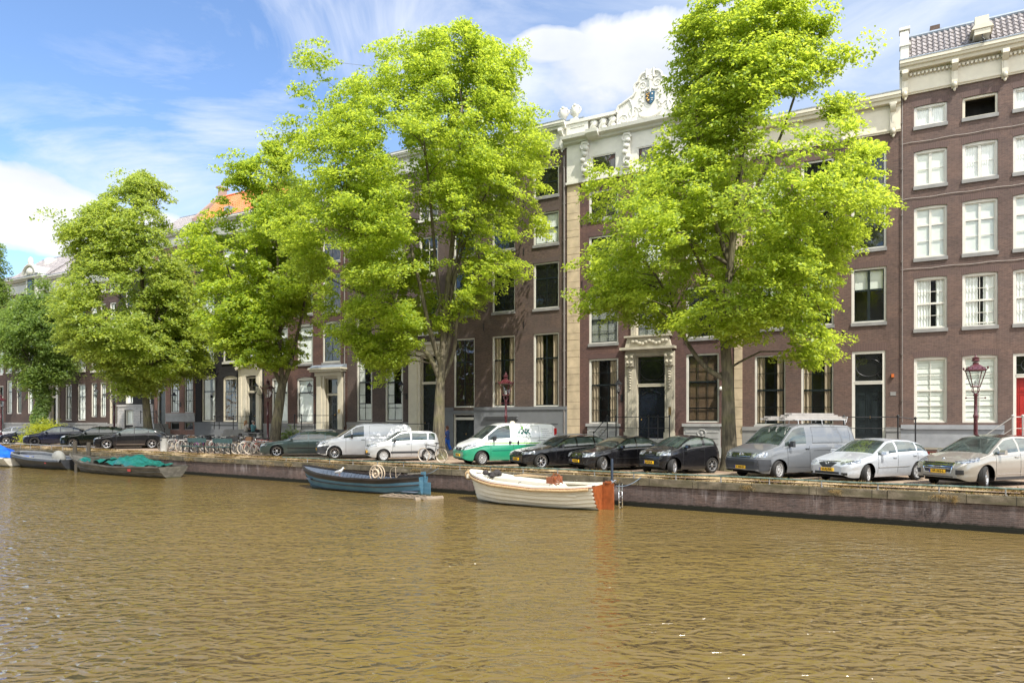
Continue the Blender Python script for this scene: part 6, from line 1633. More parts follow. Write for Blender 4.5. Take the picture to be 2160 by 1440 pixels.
VAN = dict(L=4.90, W=1.90, H=1.97, WB=3.0, FO=0.90, wr=0.335, sill=0.22, platez=0.42, blackm=True, blackh=True, mirh=1.7,
    top=[(0, 0.70), (0.05, 0.92), (0.25, 1.04), (0.85, 1.20), (1.0, 1.24), (1.72, 1.86), (2.1, 1.95), (3.2, 1.97), (4.6, 1.93), (4.82, 1.75), (4.9, 1.1)],
    belt=[(0, 0.66), (0.25, 0.96), (0.9, 1.10), (1.8, 1.17), (4.6, 1.17), (4.9, 1.0)], glass=(0.98, 1.75, 9, 9), side=(1.22, 4.62), pillars=[(2.28, 2.55)], blank=('sg1',), tumble=0.20,
    doors=[1.30, 2.40], handles=[2.28], mirx=1.45, nosew=0.78, nose=0.55, crown=0.05, tail=0.12, crease=0.016,
    front=face((0.06, 0.52, 0.42, 0.86, 0.78, 0.93, 0.80, 0.97), Q(0.46, 0.48, 0.76, 0.93), None))
VGREY = paint('grey_van_paint', (0.115, 0.123, 0.134), 0.0, 0.38)
def vw_x(root, E):
    bars(3, 0.45, 0.47, 0.78, 0.92)(root, E); emblem(root, E['bv'], 0.85, 0.085, 'vw')
    E['patch']('bumper', Q(0.80, 0.84, 0.30, 0.72), (1, 0), (14, 6), 0.02, GTRIM); E['patch']('bumper_intake', Q(0.62, 0.70, 0.50, 0.64), (1, 0), (10, 2), 0.028, TRIM)
    E['patch']('bumper_corner', [(cw(0.12, -0.78), 0.30), (cw(0.55, -0.95), 0.30), (cw(0.50, -0.95), 0.70), (cw(0.05, -0.78), 0.72)], C45, (8, 6), 0.018, GTRIM)
    E['side']('panel_gap', 2.6, 4.7, 0.985, 0.997, TRIM, 0.003, (20, 1)); E['side']('panel_gap', 1.35, 4.6, 0.40, 0.408, TRIM, 0.003, (20, 1))
    E['side']('panel_gap', 2.62, 4.55, 1.83, 1.84, TRIM, 0.003, (20, 1)); E['side']('panel_gap', 2.62, 4.55, 1.24, 1.25, TRIM, 0.003, (20, 1)); E['side']('panel_gap', 4.55, 4.56, 1.24, 1.84, TRIM, 0.003, (1, 6)); E['side']('panel_gap', 2.61, 2.62, 1.24, 1.84, TRIM, 0.003, (1, 6))
    m = MB()
    for x in (2.0, 3.2, 4.4):
        m.tube([(x, -0.78, 1.93), (x, -0.76, 2.08), (x, 0.76, 2.08), (x, 0.78, 1.93)], 0.018, 6)
    m.tube([(4.55, -0.7, 2.0), (4.62, -0.7, 2.2), (4.62, 0.7, 2.2), (4.55, 0.7, 2.0)], 0.02, 6); m.tube([(1.9, -0.7, 2.1), (4.6, -0.7, 2.1)], 0.018, 6)
    m.build('roof_rack', HUBCAP, root)
v = car('parked_van', 'dark grey panel van with aluminium ladders on its roof rack', 'van', 1562, 1.1, VAN, VGREY, 'V-400-BX', 25, 14, ('steel', 10), extra=vw_x)
for (y, z, x0, x1, dx) in ((-0.45, 2.13, 1.45, 4.6, 0.0), (-0.05, 2.25, 2.1, 4.65, 0.3), (0.42, 2.13, 1.55, 4.6, 0.1)):
    m = MB()
    for s in (-0.19, 0.19): m.box(x0, x1, y + s - 0.014, y + s + 0.014, z - 0.035, z + 0.035)
    for s in (-0.17, 0.15): m.box(x0 + 0.15, x1 - 0.2, y + s - 0.012, y + s + 0.012, z + 0.04, z + 0.10)
    x = x0 + 0.15
    while x < x1 - 0.1: m.tube([(x, y - 0.176, z), (x, y + 0.176, z)], 0.014, 6); m.tube([(x + 0.1, y - 0.158, z + 0.07), (x + 0.1, y + 0.138, z + 0.07)], 0.013, 6); x += 0.27
    o = m.build('ladder', plain('aluminium', (0.36, 0.335, 0.31), 0.45, 0.3, var=0.12), None); o.matrix_world = Matrix.Translation(v.location) @ Matrix.Rotation(v.rotation_euler.z, 4, 'Z')
    tag(o, {-0.45: 'long aluminium ladder nearest the water on the roof rack of the grey van', -0.05: 'topmost aluminium ladder on the roof rack of the grey van', 0.42: 'aluminium ladder lying furthest from the water on the grey van roof rack'}[y], 'ladder', 'ladders on the grey van')

MICRO = dict(L=2.99, W=1.68, H=1.50, WB=2.0, FO=0.53, wr=0.315, sill=0.20, platez=0.47, blackh=True,
    top=[(0, 0.66), (0.04, 0.82), (0.25, 0.94), (0.62, 1.02), (0.75, 1.06), (1.45, 1.44), (1.9, 1.50), (2.4, 1.46), (2.72, 1.36), (2.93, 1.05), (2.99, 0.8)],
    belt=[(0, 0.62), (0.25, 0.86), (0.8, 0.97), (2.0, 1.05), (2.6, 1.10), (2.99, 0.78)], glass=(0.78, 1.5, 2.5, 2.92), side=(0.98, 2.62), pillars=[(2.02, 2.14)],
    doors=[0.98, 2.08], handles=[1.95], mirx=1.12, nosew=0.72, nose=0.5, crown=0.06,
    front=face((0.05, 0.38, 0.42, 0.76, 0.74, 0.86, 0.76, 0.97), Q(0.26, 0.30, 0.72, 0.78), Q(0.58, 0.55, 0.28, 0.40)))
NIGHT = paint('black_paint', (0.010, 0.010, 0.012), 0.0, 0.2)
NBLUE = paint('blue_black_paint', (0.008, 0.010, 0.022), 0.1, 0.2)
car('parked_car', 'tiny black two-door city car parked next to an elm trunk', 'car', 1369, 1.1, MICRO, NIGHT, 'JJ-KGX-4', 29, 30, ('alloy', 6), extra=lambda r_, E: emblem(r_, E['bv'], 0.84, 0.055, 'ovals'))

SALOON = dict(L=4.53, W=1.73, H=1.43, WB=2.72, FO=0.80, wr=0.315, sill=0.18, platez=0.42,
    top=[(0, 0.58), (0.05, 0.74), (0.3, 0.82), (1.15, 0.95), (1.3, 0.98), (2.15, 1.38), (2.6, 1.43), (3.1, 1.41), (3.95, 1.05), (4.35, 1.0), (4.5, 0.93), (4.53, 0.75)],
    belt=[(0, 0.56), (0.3, 0.72), (1.2, 0.88), (2.6, 0.94), (3.8, 0.97), (4.53, 0.72)], glass=(1.33, 2.2, 3.15, 3.92), side=(1.5, 3.75), pillars=[(2.48, 2.56), (3.38, 3.44)],
    doors=[1.45, 2.52, 3.42], handles=[2.34, 3.3], mirx=1.68, nosew=0.68,
    front=face((0.08, 0.42, 0.45, 0.78, 0.58, 0.74, 0.62, 0.76), Q(0.27, 0.33, 0.55, 0.75), Q(0.5, 0.5, 0.24, 0.32), (0.55, 0.70, 0.26, 0.32)))
def merc_x(root, E):
    bars(4, 0.27, 0.32, 0.57, 0.74)(root, E); emblem(root, E['bv'], 0.66, 0.05, 'star')
    for q in (Q(0.34, 0.34, 0.752, 0.768),): E['patch']('grille_frame', q, (1, 0), (10, 1), 0.02, CHROME)
    E['side']('side_moulding', 1.4, 3.5, 0.50, 0.53, TRIM, 0.012)
car('parked_car', 'black saloon with chrome barred grille, between the black estate and the tiny city car', 'car', 1214, 1.2, SALOON, NIGHT, '19-NG-ZJ', 28, 24, ('alloy', 7), extra=merc_x)

ESTATE = dict(SALOON, L=4.52, W=1.80, H=1.42, WB=2.76, FO=0.78, wr=0.325,
    top=[(0, 0.58), (0.05, 0.72), (0.35, 0.82), (1.2, 0.95), (1.4, 0.98), (2.2, 1.36), (2.7, 1.42), (3.7, 1.40), (4.05, 1.30), (4.4, 0.98), (4.5, 0.9), (4.52, 0.7)],
    glass=(1.42, 2.25, 3.9, 4.38), side=(1.6, 4.2), pillars=[(2.55, 2.64), (3.46, 3.54)], belt=[(0, 0.56), (0.3, 0.74), (1.2, 0.88), (2.6, 0.93), (4.2, 0.98), (4.52, 0.7)], doors=[1.5, 2.6, 3.5], handles=[2.42, 3.36], mirx=1.75,
    front=face((0.10, 0.38, 0.55, 0.80, 0.63, 0.73, 0.66, 0.77), None, Q(0.45, 0.45, 0.25, 0.35)))
def bmw_x(root, E):
    for s in (-1, 1):
        E['patch']('grille', [(s * 0.04, 0.60), (s * 0.24, 0.61), (s * 0.26, 0.74), (s * 0.04, 0.74)] if s > 0 else [(-0.24, 0.61), (-0.04, 0.60), (-0.04, 0.74), (-0.26, 0.74)], (1, 0), (4, 3), 0.012, TRIM)
        E['patch']('grille_frame', [(s * 0.04, 0.74), (s * 0.26, 0.74), (s * 0.26, 0.755), (s * 0.04, 0.755)] if s > 0 else [(-0.26, 0.74), (-0.04, 0.74), (-0.04, 0.755), (-0.26, 0.755)], (1, 0), (4, 1), 0.02, CHROME)
    emblem(root, E['bv'], 0.80, 0.035, 'disc')
    m = MB()
    for s in (-1, 1): m.tube([(2.3, s * 0.55, 1.40), (2.4, s * 0.56, 1.45), (3.7, s * 0.56, 1.44), (3.9, s * 0.55, 1.36)], 0.014, 6)
    m.build('roof_rail', HUBCAP, root)
car('parked_car', 'black estate car with split grille, beside the green and white van', 'car', 1088, 1.1, ESTATE, NIGHT, '5-XSD-86', 27, 5, ('alloy', 7), extra=bmw_x)

# green and white fitter's van
t = NT('green_white_livery'); o = t.obj(); sp = t.n('ShaderNodeSeparateXYZ'); t.l(o, sp.inputs[0])
z = sp.outputs[2]; x_ = sp.outputs[0]
lim = t.math('SUBTRACT', 0.93, t.math('MULTIPLY', t.math('MAXIMUM', t.math('SUBTRACT', 1.0, x_), 0.0), 0.22))
g = t.math('LESS_THAN', z, lim); a_ = t.math('GREATER_THAN', z, t.math('ADD', lim, 0.045)); b__ = t.math('LESS_THAN', z, t.math('ADD', lim, 0.10)); fx_ = t.math('GREATER_THAN', x_, 0.95)
c = t.mix(g, (0.80, 0.81, 0.78), (0.0, 0.255, 0.135)); c = t.mix(t.math('MULTIPLY', t.math('MULTIPLY', a_, b__), fx_), c, (0.20, 0.56, 0.02))
t.base(t.mix(t.math('MULTIPLY', t.noise(o, 2.0, 4), 0.15), c, (0.3, 0.3, 0.26))).set(0.3, coat=1.0); LIV = t.mat
VIV = dict(VAN, L=4.85, W=1.90, WB=3.1, FO=0.84, top=[(0, 0.66), (0.05, 0.84), (0.3, 1.02), (0.75, 1.19), (0.9, 1.25), (1.7, 1.84), (2.1, 1.95), (2.7, 1.97), (4.5, 1.93), (4.75, 1.80), (4.85, 1.2)],
    belt=[(0, 0.62), (0.3, 0.92), (0.9, 1.08), (1.6, 1.16), (4.6, 1.20), (4.85, 1.0)], glass=(0.88, 1.72, 9, 9), side=(1.15, 4.6), pillars=[(2.30, 2.55)], nosew=0.74, nose=0.65, doors=[1.28, 2.42], platez=0.47,
    front=face((0.10, 0.46, 0.62, 0.86, 0.70, 0.86, 0.86, 1.06), Q(0.34, 0.42, 0.68, 0.82), Q(0.5, 0.55, 0.28, 0.36)))
def proj_text(E, root, txt, size, x, z, mat, nm='lettering', bold=0.0, sp_=1.0, align=None, par=None):
    vs, fs = text_mesh(txt, size, bold, sp_); out = []
    x0 = min(v_[0] for v_ in vs) if align else 0.0
    for a, b_, _ in vs:
        X, Zz = x + (a - x0), z + b_; h_ = E['bv'].ray_cast(Vector((X, -5, Zz)), Vector((0, 1, 0)))
        y = h_[0].y if h_[0] else -0.95
        out.append((X, y - 0.006, Zz))
    m = MB(); m.add(out, fs); return m.build(nm, mat, par or root)
INKG = plain('dark_green_ink', (0.0, 0.09, 0.075), 0.5); LIME_ = plain('lime_ink', (0.22, 0.55, 0.02), 0.5)
def viv_x(root, E):
    proj_text(E, root, 'VINK', 0.32, 3.0, 1.53, INKG, bold=0.016, sp_=0.9); proj_text(E, root, 'INSTALLATIE', 0.118, 3.0, 1.31, INKG, bold=0.002, sp_=1.1); proj_text(E, root, 'GROEP', 0.08, 3.0, 1.20, HUBCAP)
    E['side']('logo_square', 2.89, 2.99, 1.68, 1.78, LIME_, 0.008, (1, 1))
    proj_text(E, root, 'Onze diensten', 0.065, 3.92, 1.66, GTRIM, align=1)
    for i, s_ in enumerate(('Klimaatservice', 'Centrale verwarming', 'Elektrotechniek', 'Badkamers')):
        E['side']('bullet', 3.93, 3.95, 1.545 - i * 0.10, 1.565 - i * 0.10, LIME_, 0.008, (1, 1)); proj_text(E, root, s_, 0.062, 3.98, 1.555 - i * 0.10, GTRIM, align=1)
    emblem(root, E['bv'], 0.76, 0.05, 'disc')
    for q in ((2.62, 3.80, 1.80, 1.81), (2.62, 4.55, 1.235, 1.245), (3.80, 3.81, 0.35, 1.80), (4.55, 4.56, 1.24, 1.80), (2.62, 2.63, 1.24, 1.8)): E['side']('panel_gap', *q, TRIM, 0.003, (14, 6))
    E['side']('sliding_door_rail', 3.7, 4.7, 1.10, 1.13, TRIM, 0.008, (10, 1)); E['side']('side_moulding', 1.35, 2.3, 0.66, 0.69, INKG, 0.008)
    for x in (2.25, 2.68):
        m = MB(); m.blob((x, -E['side_y'](x, 1.03) - 0.01, 1.03), (0.055, 0.02, 0.10)); m.build('door_handle', TRIM, root, smooth='all')
    m = MB(); m.box(4.62, 4.74, -0.90, -0.84, 1.35, 1.70); m.build('tail_light', REDL, root)
    m = MB(); m.lathe([(0.12, 1.95), (0.12, 1.99), (0.08, 2.03), (0, 2.04)], 12, c=(2.7, -0.2, 0)); m.build('roof_vent', CREAM, root, smooth=True)
    m = MB(); m.blob((1.98, -0.62, 1.22), (0.16, 0.10, 0.14)); m.build('orange_bag_behind_window', plain('orange_cloth', (0.6, 0.12, 0.03), 0.8), root, smooth='all')
car('parked_van', 'white and green van with green lettering on its side', 'van', 966, 1.7, VIV, LIV, '7-VHX-20', 24, 18, ('steel', 10), extra=viv_x)

PANDA = dict(L=3.65, W=1.64, H=1.55, WB=2.30, FO=0.74, wr=0.30, sill=0.20, platez=0.48, tumble=0.22,
    top=[(0, 0.64), (0.05, 0.84), (0.3, 0.95), (0.8, 1.03), (0.95, 1.07), (1.6, 1.48), (2.0, 1.55), (3.2, 1.53), (3.5, 1.42), (3.62, 1.0), (3.65, 0.8)],
    belt=[(0, 0.6), (0.3, 0.84), (1.0, 0.96), (2.3, 1.0), (3.5, 1.03), (3.65, 0.78)], glass=(0.98, 1.65, 3.28, 3.6), side=(1.15, 3.4), pillars=[(2.10, 2.20), (2.98, 3.06)],
    doors=[1.2, 2.15, 3.02], handles=[2.0, 2.88], mirx=1.3, nosew=0.76, nose=0.5, crown=0.05, blackm=True,
    front=face((0.06, 0.40, 0.45, 0.76, 0.74, 0.86, 0.78, 0.94), Q(0.24, 0.28, 0.74, 0.82), Q(0.44, 0.48, 0.28, 0.44), (0.50, 0.66, 0.34, 0.42)))
def panda_x(root, E): E['side']('side_moulding', 1.1, 3.2, 0.40, 0.50, GTRIM, 0.016); emblem(root, E['bv'], 0.82, 0.05, 'disc')
car('parked_car', 'small silver grey hatchback with dark side strips, parked left of the middle elm', 'car', 773, 1.6, PANDA, SILVER, 'NX-421-T', 20, 4, ('cap', 9), extra=panda_x)

VITO = dict(VAN, L=5.14, W=1.93, WB=3.2, FO=0.86, H=1.91, wr=0.34, platez=0.52, top=[(0, 0.72), (0.05, 0.90), (0.3, 1.02), (0.95, 1.17), (1.1, 1.20), (2.0, 1.80), (2.4, 1.90), (3.2, 1.92), (4.8, 1.88), (5.05, 1.7), (5.14, 1.1)],
    belt=[(0, 0.68), (0.3, 0.94), (1.0, 1.07), (2.0, 1.13), (4.9, 1.13), (5.14, 1.0)], glass=(1.10, 2.02, 9, 9), side=(1.35, 4.8), pillars=[(1.75, 1.80), (2.42, 2.68)], blank=('sg2',), doors=[1.45, 2.5], handles=[2.36], mirx=1.75,
    front=face((0.08, 0.44, 0.62, 0.86, 0.72, 0.86, 0.84, 1.0), Q(0.36, 0.42, 0.70, 0.90), None))
def vito_x(root, E):
    E['patch']('bumper', Q(0.78, 0.84, 0.28, 0.64), (1, 0), (14, 6), 0.02, GTRIM); E['patch']('bumper_corner', [(cw(0.10, -0.75), 0.28), (cw(0.52, -0.97), 0.28), (cw(0.56, -0.97), 0.74), (cw(0.05, -0.75), 0.66)], C45, (8, 6), 0.018, GTRIM)
    bars(2, 0.38, 0.42, 0.74, 0.88)(root, E); emblem(root, E['bv'], 0.80, 0.10, 'star')
    for q in ((2.75, 4.9, 1.05, 1.06), (2.75, 4.8, 1.20, 1.21), (2.75, 4.8, 1.78, 1.79), (4.8, 4.81, 1.2, 1.79), (2.72, 2.73, 1.2, 1.79)): E['side']('panel_gap', *q, GTRIM, 0.003, (14, 6))
WHT = paint('white_van_paint', (0.66, 0.68, 0.70), 0.0, 0.3)
car('parked_van', 'plain white panel van with dark bumper between the green estate and the silver hatchback', 'van', 668, 1.8, VITO, WHT, 'VX-619-P', 20, 4, ('alloy', 9), extra=vito_x)

VOLVO = dict(ESTATE, L=4.71, W=1.80, H=1.49, WB=2.76, FO=0.93, wr=0.325, top=[(0, 0.58), (0.05, 0.74), (0.35, 0.83), (1.25, 0.96), (1.4, 0.99), (2.15, 1.40), (2.6, 1.47), (4.0, 1.46), (4.3, 1.38), (4.6, 1.0), (4.7, 0.9), (4.71, 0.7)],
    glass=(1.42, 2.2, 4.2, 4.62), side=(1.6, 4.42), pillars=[(2.62, 2.70), (3.55, 3.63)], doors=[1.55, 2.66, 3.6], handles=[2.5, 3.44], mirx=1.75, front=face((0.10, 0.46, 0.5, 0.78, 0.60, 0.70, 0.62, 0.72), Q(0.26, 0.30, 0.56, 0.72), Q(0.5, 0.5, 0.25, 0.33)))
def volvo_x(root, E):
    m = MB()
    for s in (-1, 1): m.tube([(2.3, s * 0.58, 1.44), (2.4, s * 0.59, 1.50), (4.0, s * 0.59, 1.50), (4.2, s * 0.58, 1.42)], 0.015, 6)
    m.build('roof_rail', HUBCAP, root); E['side']('side_moulding', 1.5, 3.6, 0.46, 0.50, TRIM, 0.012)
GREENP = paint('green_grey_metallic_paint', (0.065, 0.105, 0.105), 0.35, 0.3)
car('parked_car', 'dark sea-green estate car beside the row of bicycles', 'car', 550, 1.6, VOLVO, GREENP, None, 15, 4, ('alloy', 6), extra=volvo_x)

EV = dict(L=4.75, W=1.92, H=1.62, WB=2.89, FO=0.88, wr=0.36, sill=0.20, platez=0.5, blackh=True,
    top=[(0, 0.62), (0.06, 0.80), (0.4, 0.93), (1.0, 1.05), (1.2, 1.10), (2.1, 1.54), (2.6, 1.62), (3.3, 1.58), (4.1, 1.33), (4.6, 1.10), (4.72, 1.0), (4.75, 0.8)],
    belt=[(0, 0.6), (0.4, 0.86), (1.2, 1.0), (2.6, 1.06), (4.0, 1.12), (4.75, 0.78)], glass=(1.18, 2.15, 3.3, 4.55), side=(1.5, 3.95), pillars=[(2.6, 2.66), (3.5, 3.56)],
    doors=[1.5, 2.64, 3.54], handles=[2.45, 3.35], mirx=1.72, nosew=0.62, front=face((0.12, 0.45, 0.62, 0.84, 0.72, 0.77, 0.76, 0.84), None, Q(0.5, 0.55, 0.26, 0.34)))
SUV = dict(EV, L=4.5, H=1.64, WB=2.69, FO=0.88, top=[(0, 0.66), (0.05, 0.88), (0.4, 0.98), (1.1, 1.08), (1.3, 1.12), (2.0, 1.52), (2.5, 1.62), (3.7, 1.58), (4.1, 1.45), (4.4, 1.1), (4.5, 0.8)], glass=(1.28, 2.05, 3.85, 4.35), side=(1.5, 4.1), pillars=[(2.55, 2.62), (3.45, 3.52)], nosew=0.74,
    front=face((0.08, 0.40, 0.45, 0.84, 0.78, 0.88, 0.80, 0.90), Q(0.30, 0.36, 0.60, 0.88), Q(0.5, 0.55, 0.30, 0.40)), belt=[(0, 0.62), (0.4, 0.92), (1.2, 1.02), (2.6, 1.06), (4.0, 1.10), (4.5, 0.78)])
def chrome_sill(root, E): E['side']('side_moulding', 1.5, 3.3, 0.31, 0.335, CHROME, 0.012)
car('parked_car', 'black sloping-roof electric car partly hidden by the lime tree trunk, bright five-spoke wheels', 'car', 200, 1.8, EV, NIGHT, None, 22, 3, ('alloy', 5), extra=chrome_sill)
car('parked_car', 'black sport utility car second from the lime tree, with silver mirror and bar grille', 'car', 131, 1.8, SUV, paint('green_black_paint', (0.008, 0.013, 0.010), 0.1, 0.2), None, 22, 3, ('alloy', 5), extra=bars(5, 0.3, 0.34, 0.62, 0.86))
car('parked_car', 'black sloping-roof car with dark wheels just right of the yellow-green shrub', 'car', 52, 1.8, EV, NBLUE, None, 22, 3, ('dark', 7))
car('parked_car', 'dark blue-black hatchback partly covered by the yellow-green shrub', 'car', -8, 1.9, dict(HATCH, wr=0.33), NBLUE, None, 22, 3, ('alloy', 6))
car('parked_car', 'silver white hatchback beyond the shrub, behind a dark blue-black one', 'car', -30, 5.0, HATCH, WHT, None, 16, 0, ('cap', 7))
car('parked_van', 'long white van parked across the street beyond the silver white hatchback', 'van', -90, 8.6, VITO, WHT, None, 0, 0, ('steel', 10))
# ------------------------------------------------------------------ boats
def hull(root, L, B, sheer, keel=-0.28, mats=None, bandv=None, clink=0, transom=True, rake=0.5, fine=0.42, stern=0.8, deck=None, floor=0.12, inner=None, gun=None, gw=0.09, nst=34, full=2.2):
    """open boat: outer skin in planks, inside skin, gunwale; bow at local x=0"""
    NV = 14 if not clink else clink * 2
    def b(u):
        f = min(1.0, u / fine); g = max(0.0, (u - 0.6) / 0.4)
        return max(0.012, B / 2 * (1 - (1 - f) ** full) ** 0.75 * (1 - (1 - stern) * g ** 2))
    def pt(u, v, ins=0.0):
        zs = interp(sheer, u); zk = keel * (1 - 0.9 * max(0, 1 - u / 0.12) ** 2) * (1 - 0.6 * max(0, (u - 0.8) / 0.2))
        hb = max(0.0, b(u) - ins)
        p = 0.42 + 0.38 * max(0, 1 - u / 0.3)
        y = hb * v ** p; z = zk + (zs - zk) * v
        x = u * L + rake * (1 - v) * max(0, 1 - u / 0.25) ** 1.5
        return x, y, z
    O = MB(); us = [(i / nst) ** 1.25 for i in range(nst + 1)]
    vv = [j / NV for j in range(NV + 1)]
    for s in (-1, 1):
        base = len(O.v)
        for u in us:
            for j, v in enumerate(vv):
                x, y, z = pt(u, v)
                if clink: y += 0.022 * (0 if j % 2 else 1) * (1 if 0 < j < NV else 0) - (0.0)
                if clink and j % 2: z += (interp(sheer, u) - keel) / NV * 0.75
                if clink and j == NV: z = interp(sheer, u)
                O.v.append((x, s * y, z))
        n = NV + 1
        for i in range(nst):
            for j in range(NV):
                f = (base + i * n + j, base + (i + 1) * n + j, base + (i + 1) * n + j + 1, base + i * n + j + 1)
                O.f.append(f if s < 0 else f[::-1]); v = (j + 0.5) / NV
                O.m.append(sum(1 for bb in (bandv or []) if v > bb))
        if transom and s > 0:
            pass
    hullo = O.build('hull', mats, root, smooth=not clink and True)
    # inside
    I = MB(); n2 = 7
    for s in (-1, 1):
        base = len(I.v)
        for u in us:
            for j in range(n2 + 1):
                v = 1 - j / n2; x, y, z = pt(min(u, 0.995), max(v, 0.02), 0.05); z = max(z, floor); 
                I.v.append((x, s * y, z - (0.0 if j else 0.004)))
        n = n2 + 1
        for i in range(nst):
            for j in range(n2):
                f = (base + i * n + j, base + (i + 1) * n + j, base + (i + 1) * n + j + 1, base + i * n + j + 1)
                I.f.append(f if s < 0 else f[::-1]); I.m.append(0)
    I.box(0.24 * L, L - 0.1, -B * 0.22, B * 0.22, floor - 0.03, floor + 0.004)
    I.build('lining', inner or mats[0], root, smooth='all')
    G = MB()
    for s in (-1, 1):
        pts = []
        for u in us:
            x, y, z = pt(u, 1.0); pts.append((x, s * y, z))
        for i in range(len(pts) - 1):
            a, c = Vector(pts[i]), Vector(pts[i + 1]); 
            ia, ic = a - Vector((0, s * min(gw, abs(a.y)), 0)), c - Vector((0, s * min(gw, abs(c.y)), 0))
            o1 = Vector((0, s * 0.02, 0)); up = Vector((0, 0, 0.035))
            G.add([a + o1 - up, c + o1 - up, c + o1 + up, a + o1 + up, ia + up, ic + up, ia - up, ic - up], [(0, 1, 2, 3), (3, 2, 5, 4), (4, 5, 7, 6)] if s < 0 else [(3, 2, 1, 0), (4, 5, 2, 3), (6, 7, 5, 4)])
    G.build('gunwale', gun or mats[-1], root)
    if transom is not None and transom is not False:
        T = MB(); pl = [pt(1.0, v) for v in [k / 8 for k in range(9)]]
        poly = [(-p[1], p[2]) for p in pl[::-1]] + [(p[1], p[2]) for p in pl[1:]]
        T.prism(poly, L - 0.05, L + 0.005, axis='x'); T.build('transom', transom if isinstance(transom, bpy.types.Material) else mats[0], root)
    return pt
def boat_root(px0, px1, t, label, name='rowing_boat', z=0.0):
    s0, s1 = QL.s_at(px0, t), QL.s_at(px1, t)
    return empty(name, QL.w(s0, t, WATER_Z + z), QL.rz, label, 'boat', 'boats moored along the quay'), s1 - s0
def worn(name, c, c2, rough=0.6, sc=2.0, zdark=True):
    t = NT(name); o = t.obj(); n = t.noise(t.map(o, (0.6, 1, 2.5)), sc, 6, 0.65)
    c_ = t.mix(t.ramp(n, [(0.42, 0.0), (0.68, 1.0)]), c, c2); sp = t.n('ShaderNodeSeparateXYZ'); t.l(o, sp.inputs[0])
    if zdark: c_ = t.mix(t.ramp(t.math('ADD', sp.outputs[2], t.math('MULTIPLY', n, 0.1)), [(0.06, 1.0), (0.16, 0.0)]), c_, (0.03, 0.035, 0.02))
    t.base(c_).set(rough); MC[name] = t.mat; return t.mat
# blue and black boat
bt, L = boat_root(640, 893, -1.35, 'blue steel open boat with black upper band and a wooden spoked wheel inside')
BL = worn('faded_blue_hull', (0.045, 0.125, 0.19), (0.085, 0.18, 0.24)); BK = worn('sooty_black_band', (0.014, 0.012, 0.012), (0.035, 0.026, 0.022), 0.5, 2, False)
INN = worn('slate_blue_lining', (0.055, 0.075, 0.11), (0.09, 0.11, 0.15), 0.7, 3, False)
pt = hull(bt, L, 2.05, [(0, 1.02), (0.1, 0.88), (0.25, 0.75), (0.5, 0.63), (0.75, 0.64), (1.0, 0.78)], mats=[BL, BK], bandv=[0.79], transom=BL, inner=INN, gun=BK, floor=0.15, rake=0.55, stern=0.30)
m = MB()
for s in (-1, 1):
    for vq in (0.64, 0.36):
        m.tube([tuple((pt(u, vq)[0], s * (pt(u, vq)[1] + 0.015), pt(u, vq)[2])) for u in [0.02 + i * 0.0425 for i in range(24)]], 0.026 if vq > 0.5 else 0.014, 5)
m.build('rubbing_strake', BK, bt)
for s in (-1, 1):
    m = MB(); x = 0.8
    while x < L - 0.4:
        u = x / L; a, c = pt(u, 0.95, 0.07), pt(u, 0.35, 0.07); m.bar((a[0], s * a[1], a[2]), (c[0], s * c[1], max(c[2], 0.16)), 0.03)
        x += 0.22
    m.build('ribs', INN, bt)
m = MB(); m.box(L + 0.02, L + 0.09, -0.02, 0.05, -0.3, 1.0); m.box(L + 0.09, L + 0.38, -0.03, 0.03, -0.35, 0.55); m.box(L - 0.1, L + 0.1, -0.06, 0.06, 0.88, 0.98); m.build('rudder', BL, bt)
m = MB(); m.bar((L + 0.05, 0, 0.93), (L - 0.95, 0.1, 0.86), 0.04); m.build('tiller', plain('grey_wood', (0.3, 0.27, 0.22), 0.8), bt)
m = MB(); m.box(1.1, 1.35, -0.8, 0.8, 0.45, 0.49); m.box(3.3, 3.6, -0.9, 0.9, 0.42, 0.46); m.build('thwart', INN, bt)
def spoked_wheel(par, c, r, name, label=None):
    m = MB(); n = 24
    m.tube([(c[0] + r * math.cos(a), c[1], c[2] + r * math.sin(a)) for a in [i * 2 * math.pi / n for i in range(n)]], 0.025, 6, closed=True)
    m.tube([(c[0] + r * math.cos(a), c[1] + 0.16, c[2] + r * math.sin(a)) for a in [i * 2 * math.pi / n for i in range(n)]], 0.025, 6, closed=True)
    m.tube([(c[0] + r * 0.5 * math.cos(a), c[1] - 0.02, c[2] + r * 0.5 * math.sin(a)) for a in [i * 2 * math.pi / n for i in range(n)]], 0.045, 6, closed=True)
    for i in range(8):
        a = i * math.pi / 4 + 0.2; m.tube([c, (c[0] + r * math.cos(a), c[1], c[2] + r * math.sin(a))], 0.017, 5)
    m.tube([(c[0], c[1] - 0.08, c[2]), (c[0], c[1] + 0.25, c[2])], 0.04, 8)
    return m.build(name, plain('bleached_wood', (0.50, 0.40, 0.29), 0.85, var=0.15), par)
wl = spoked_wheel(None, (0, 0, 0), 0.36, 'wooden_wheel'); wl.location = QL.w(QL.s_at(793, -1.9), -1.9, WATER_Z + 0.86); wl.rotation_euler = (0, 0, QL.rz)
tag(wl, 'bleached wooden spoked wheel standing inside the blue boat', 'wheel')
m = MB(); m.tube([(0.32 * math.cos(a), 0, 0.32 * math.sin(a)) for a in [1.3 + i * 0.25 for i in range(16)]], 0.012, 5); m.tube([(0, 0, 0.32), (0.05, 0, -0.35)], 0.012, 5); m.tube([(0.3, 0, 0.05), (-0.1, 0, -0.3)], 0.01, 5)
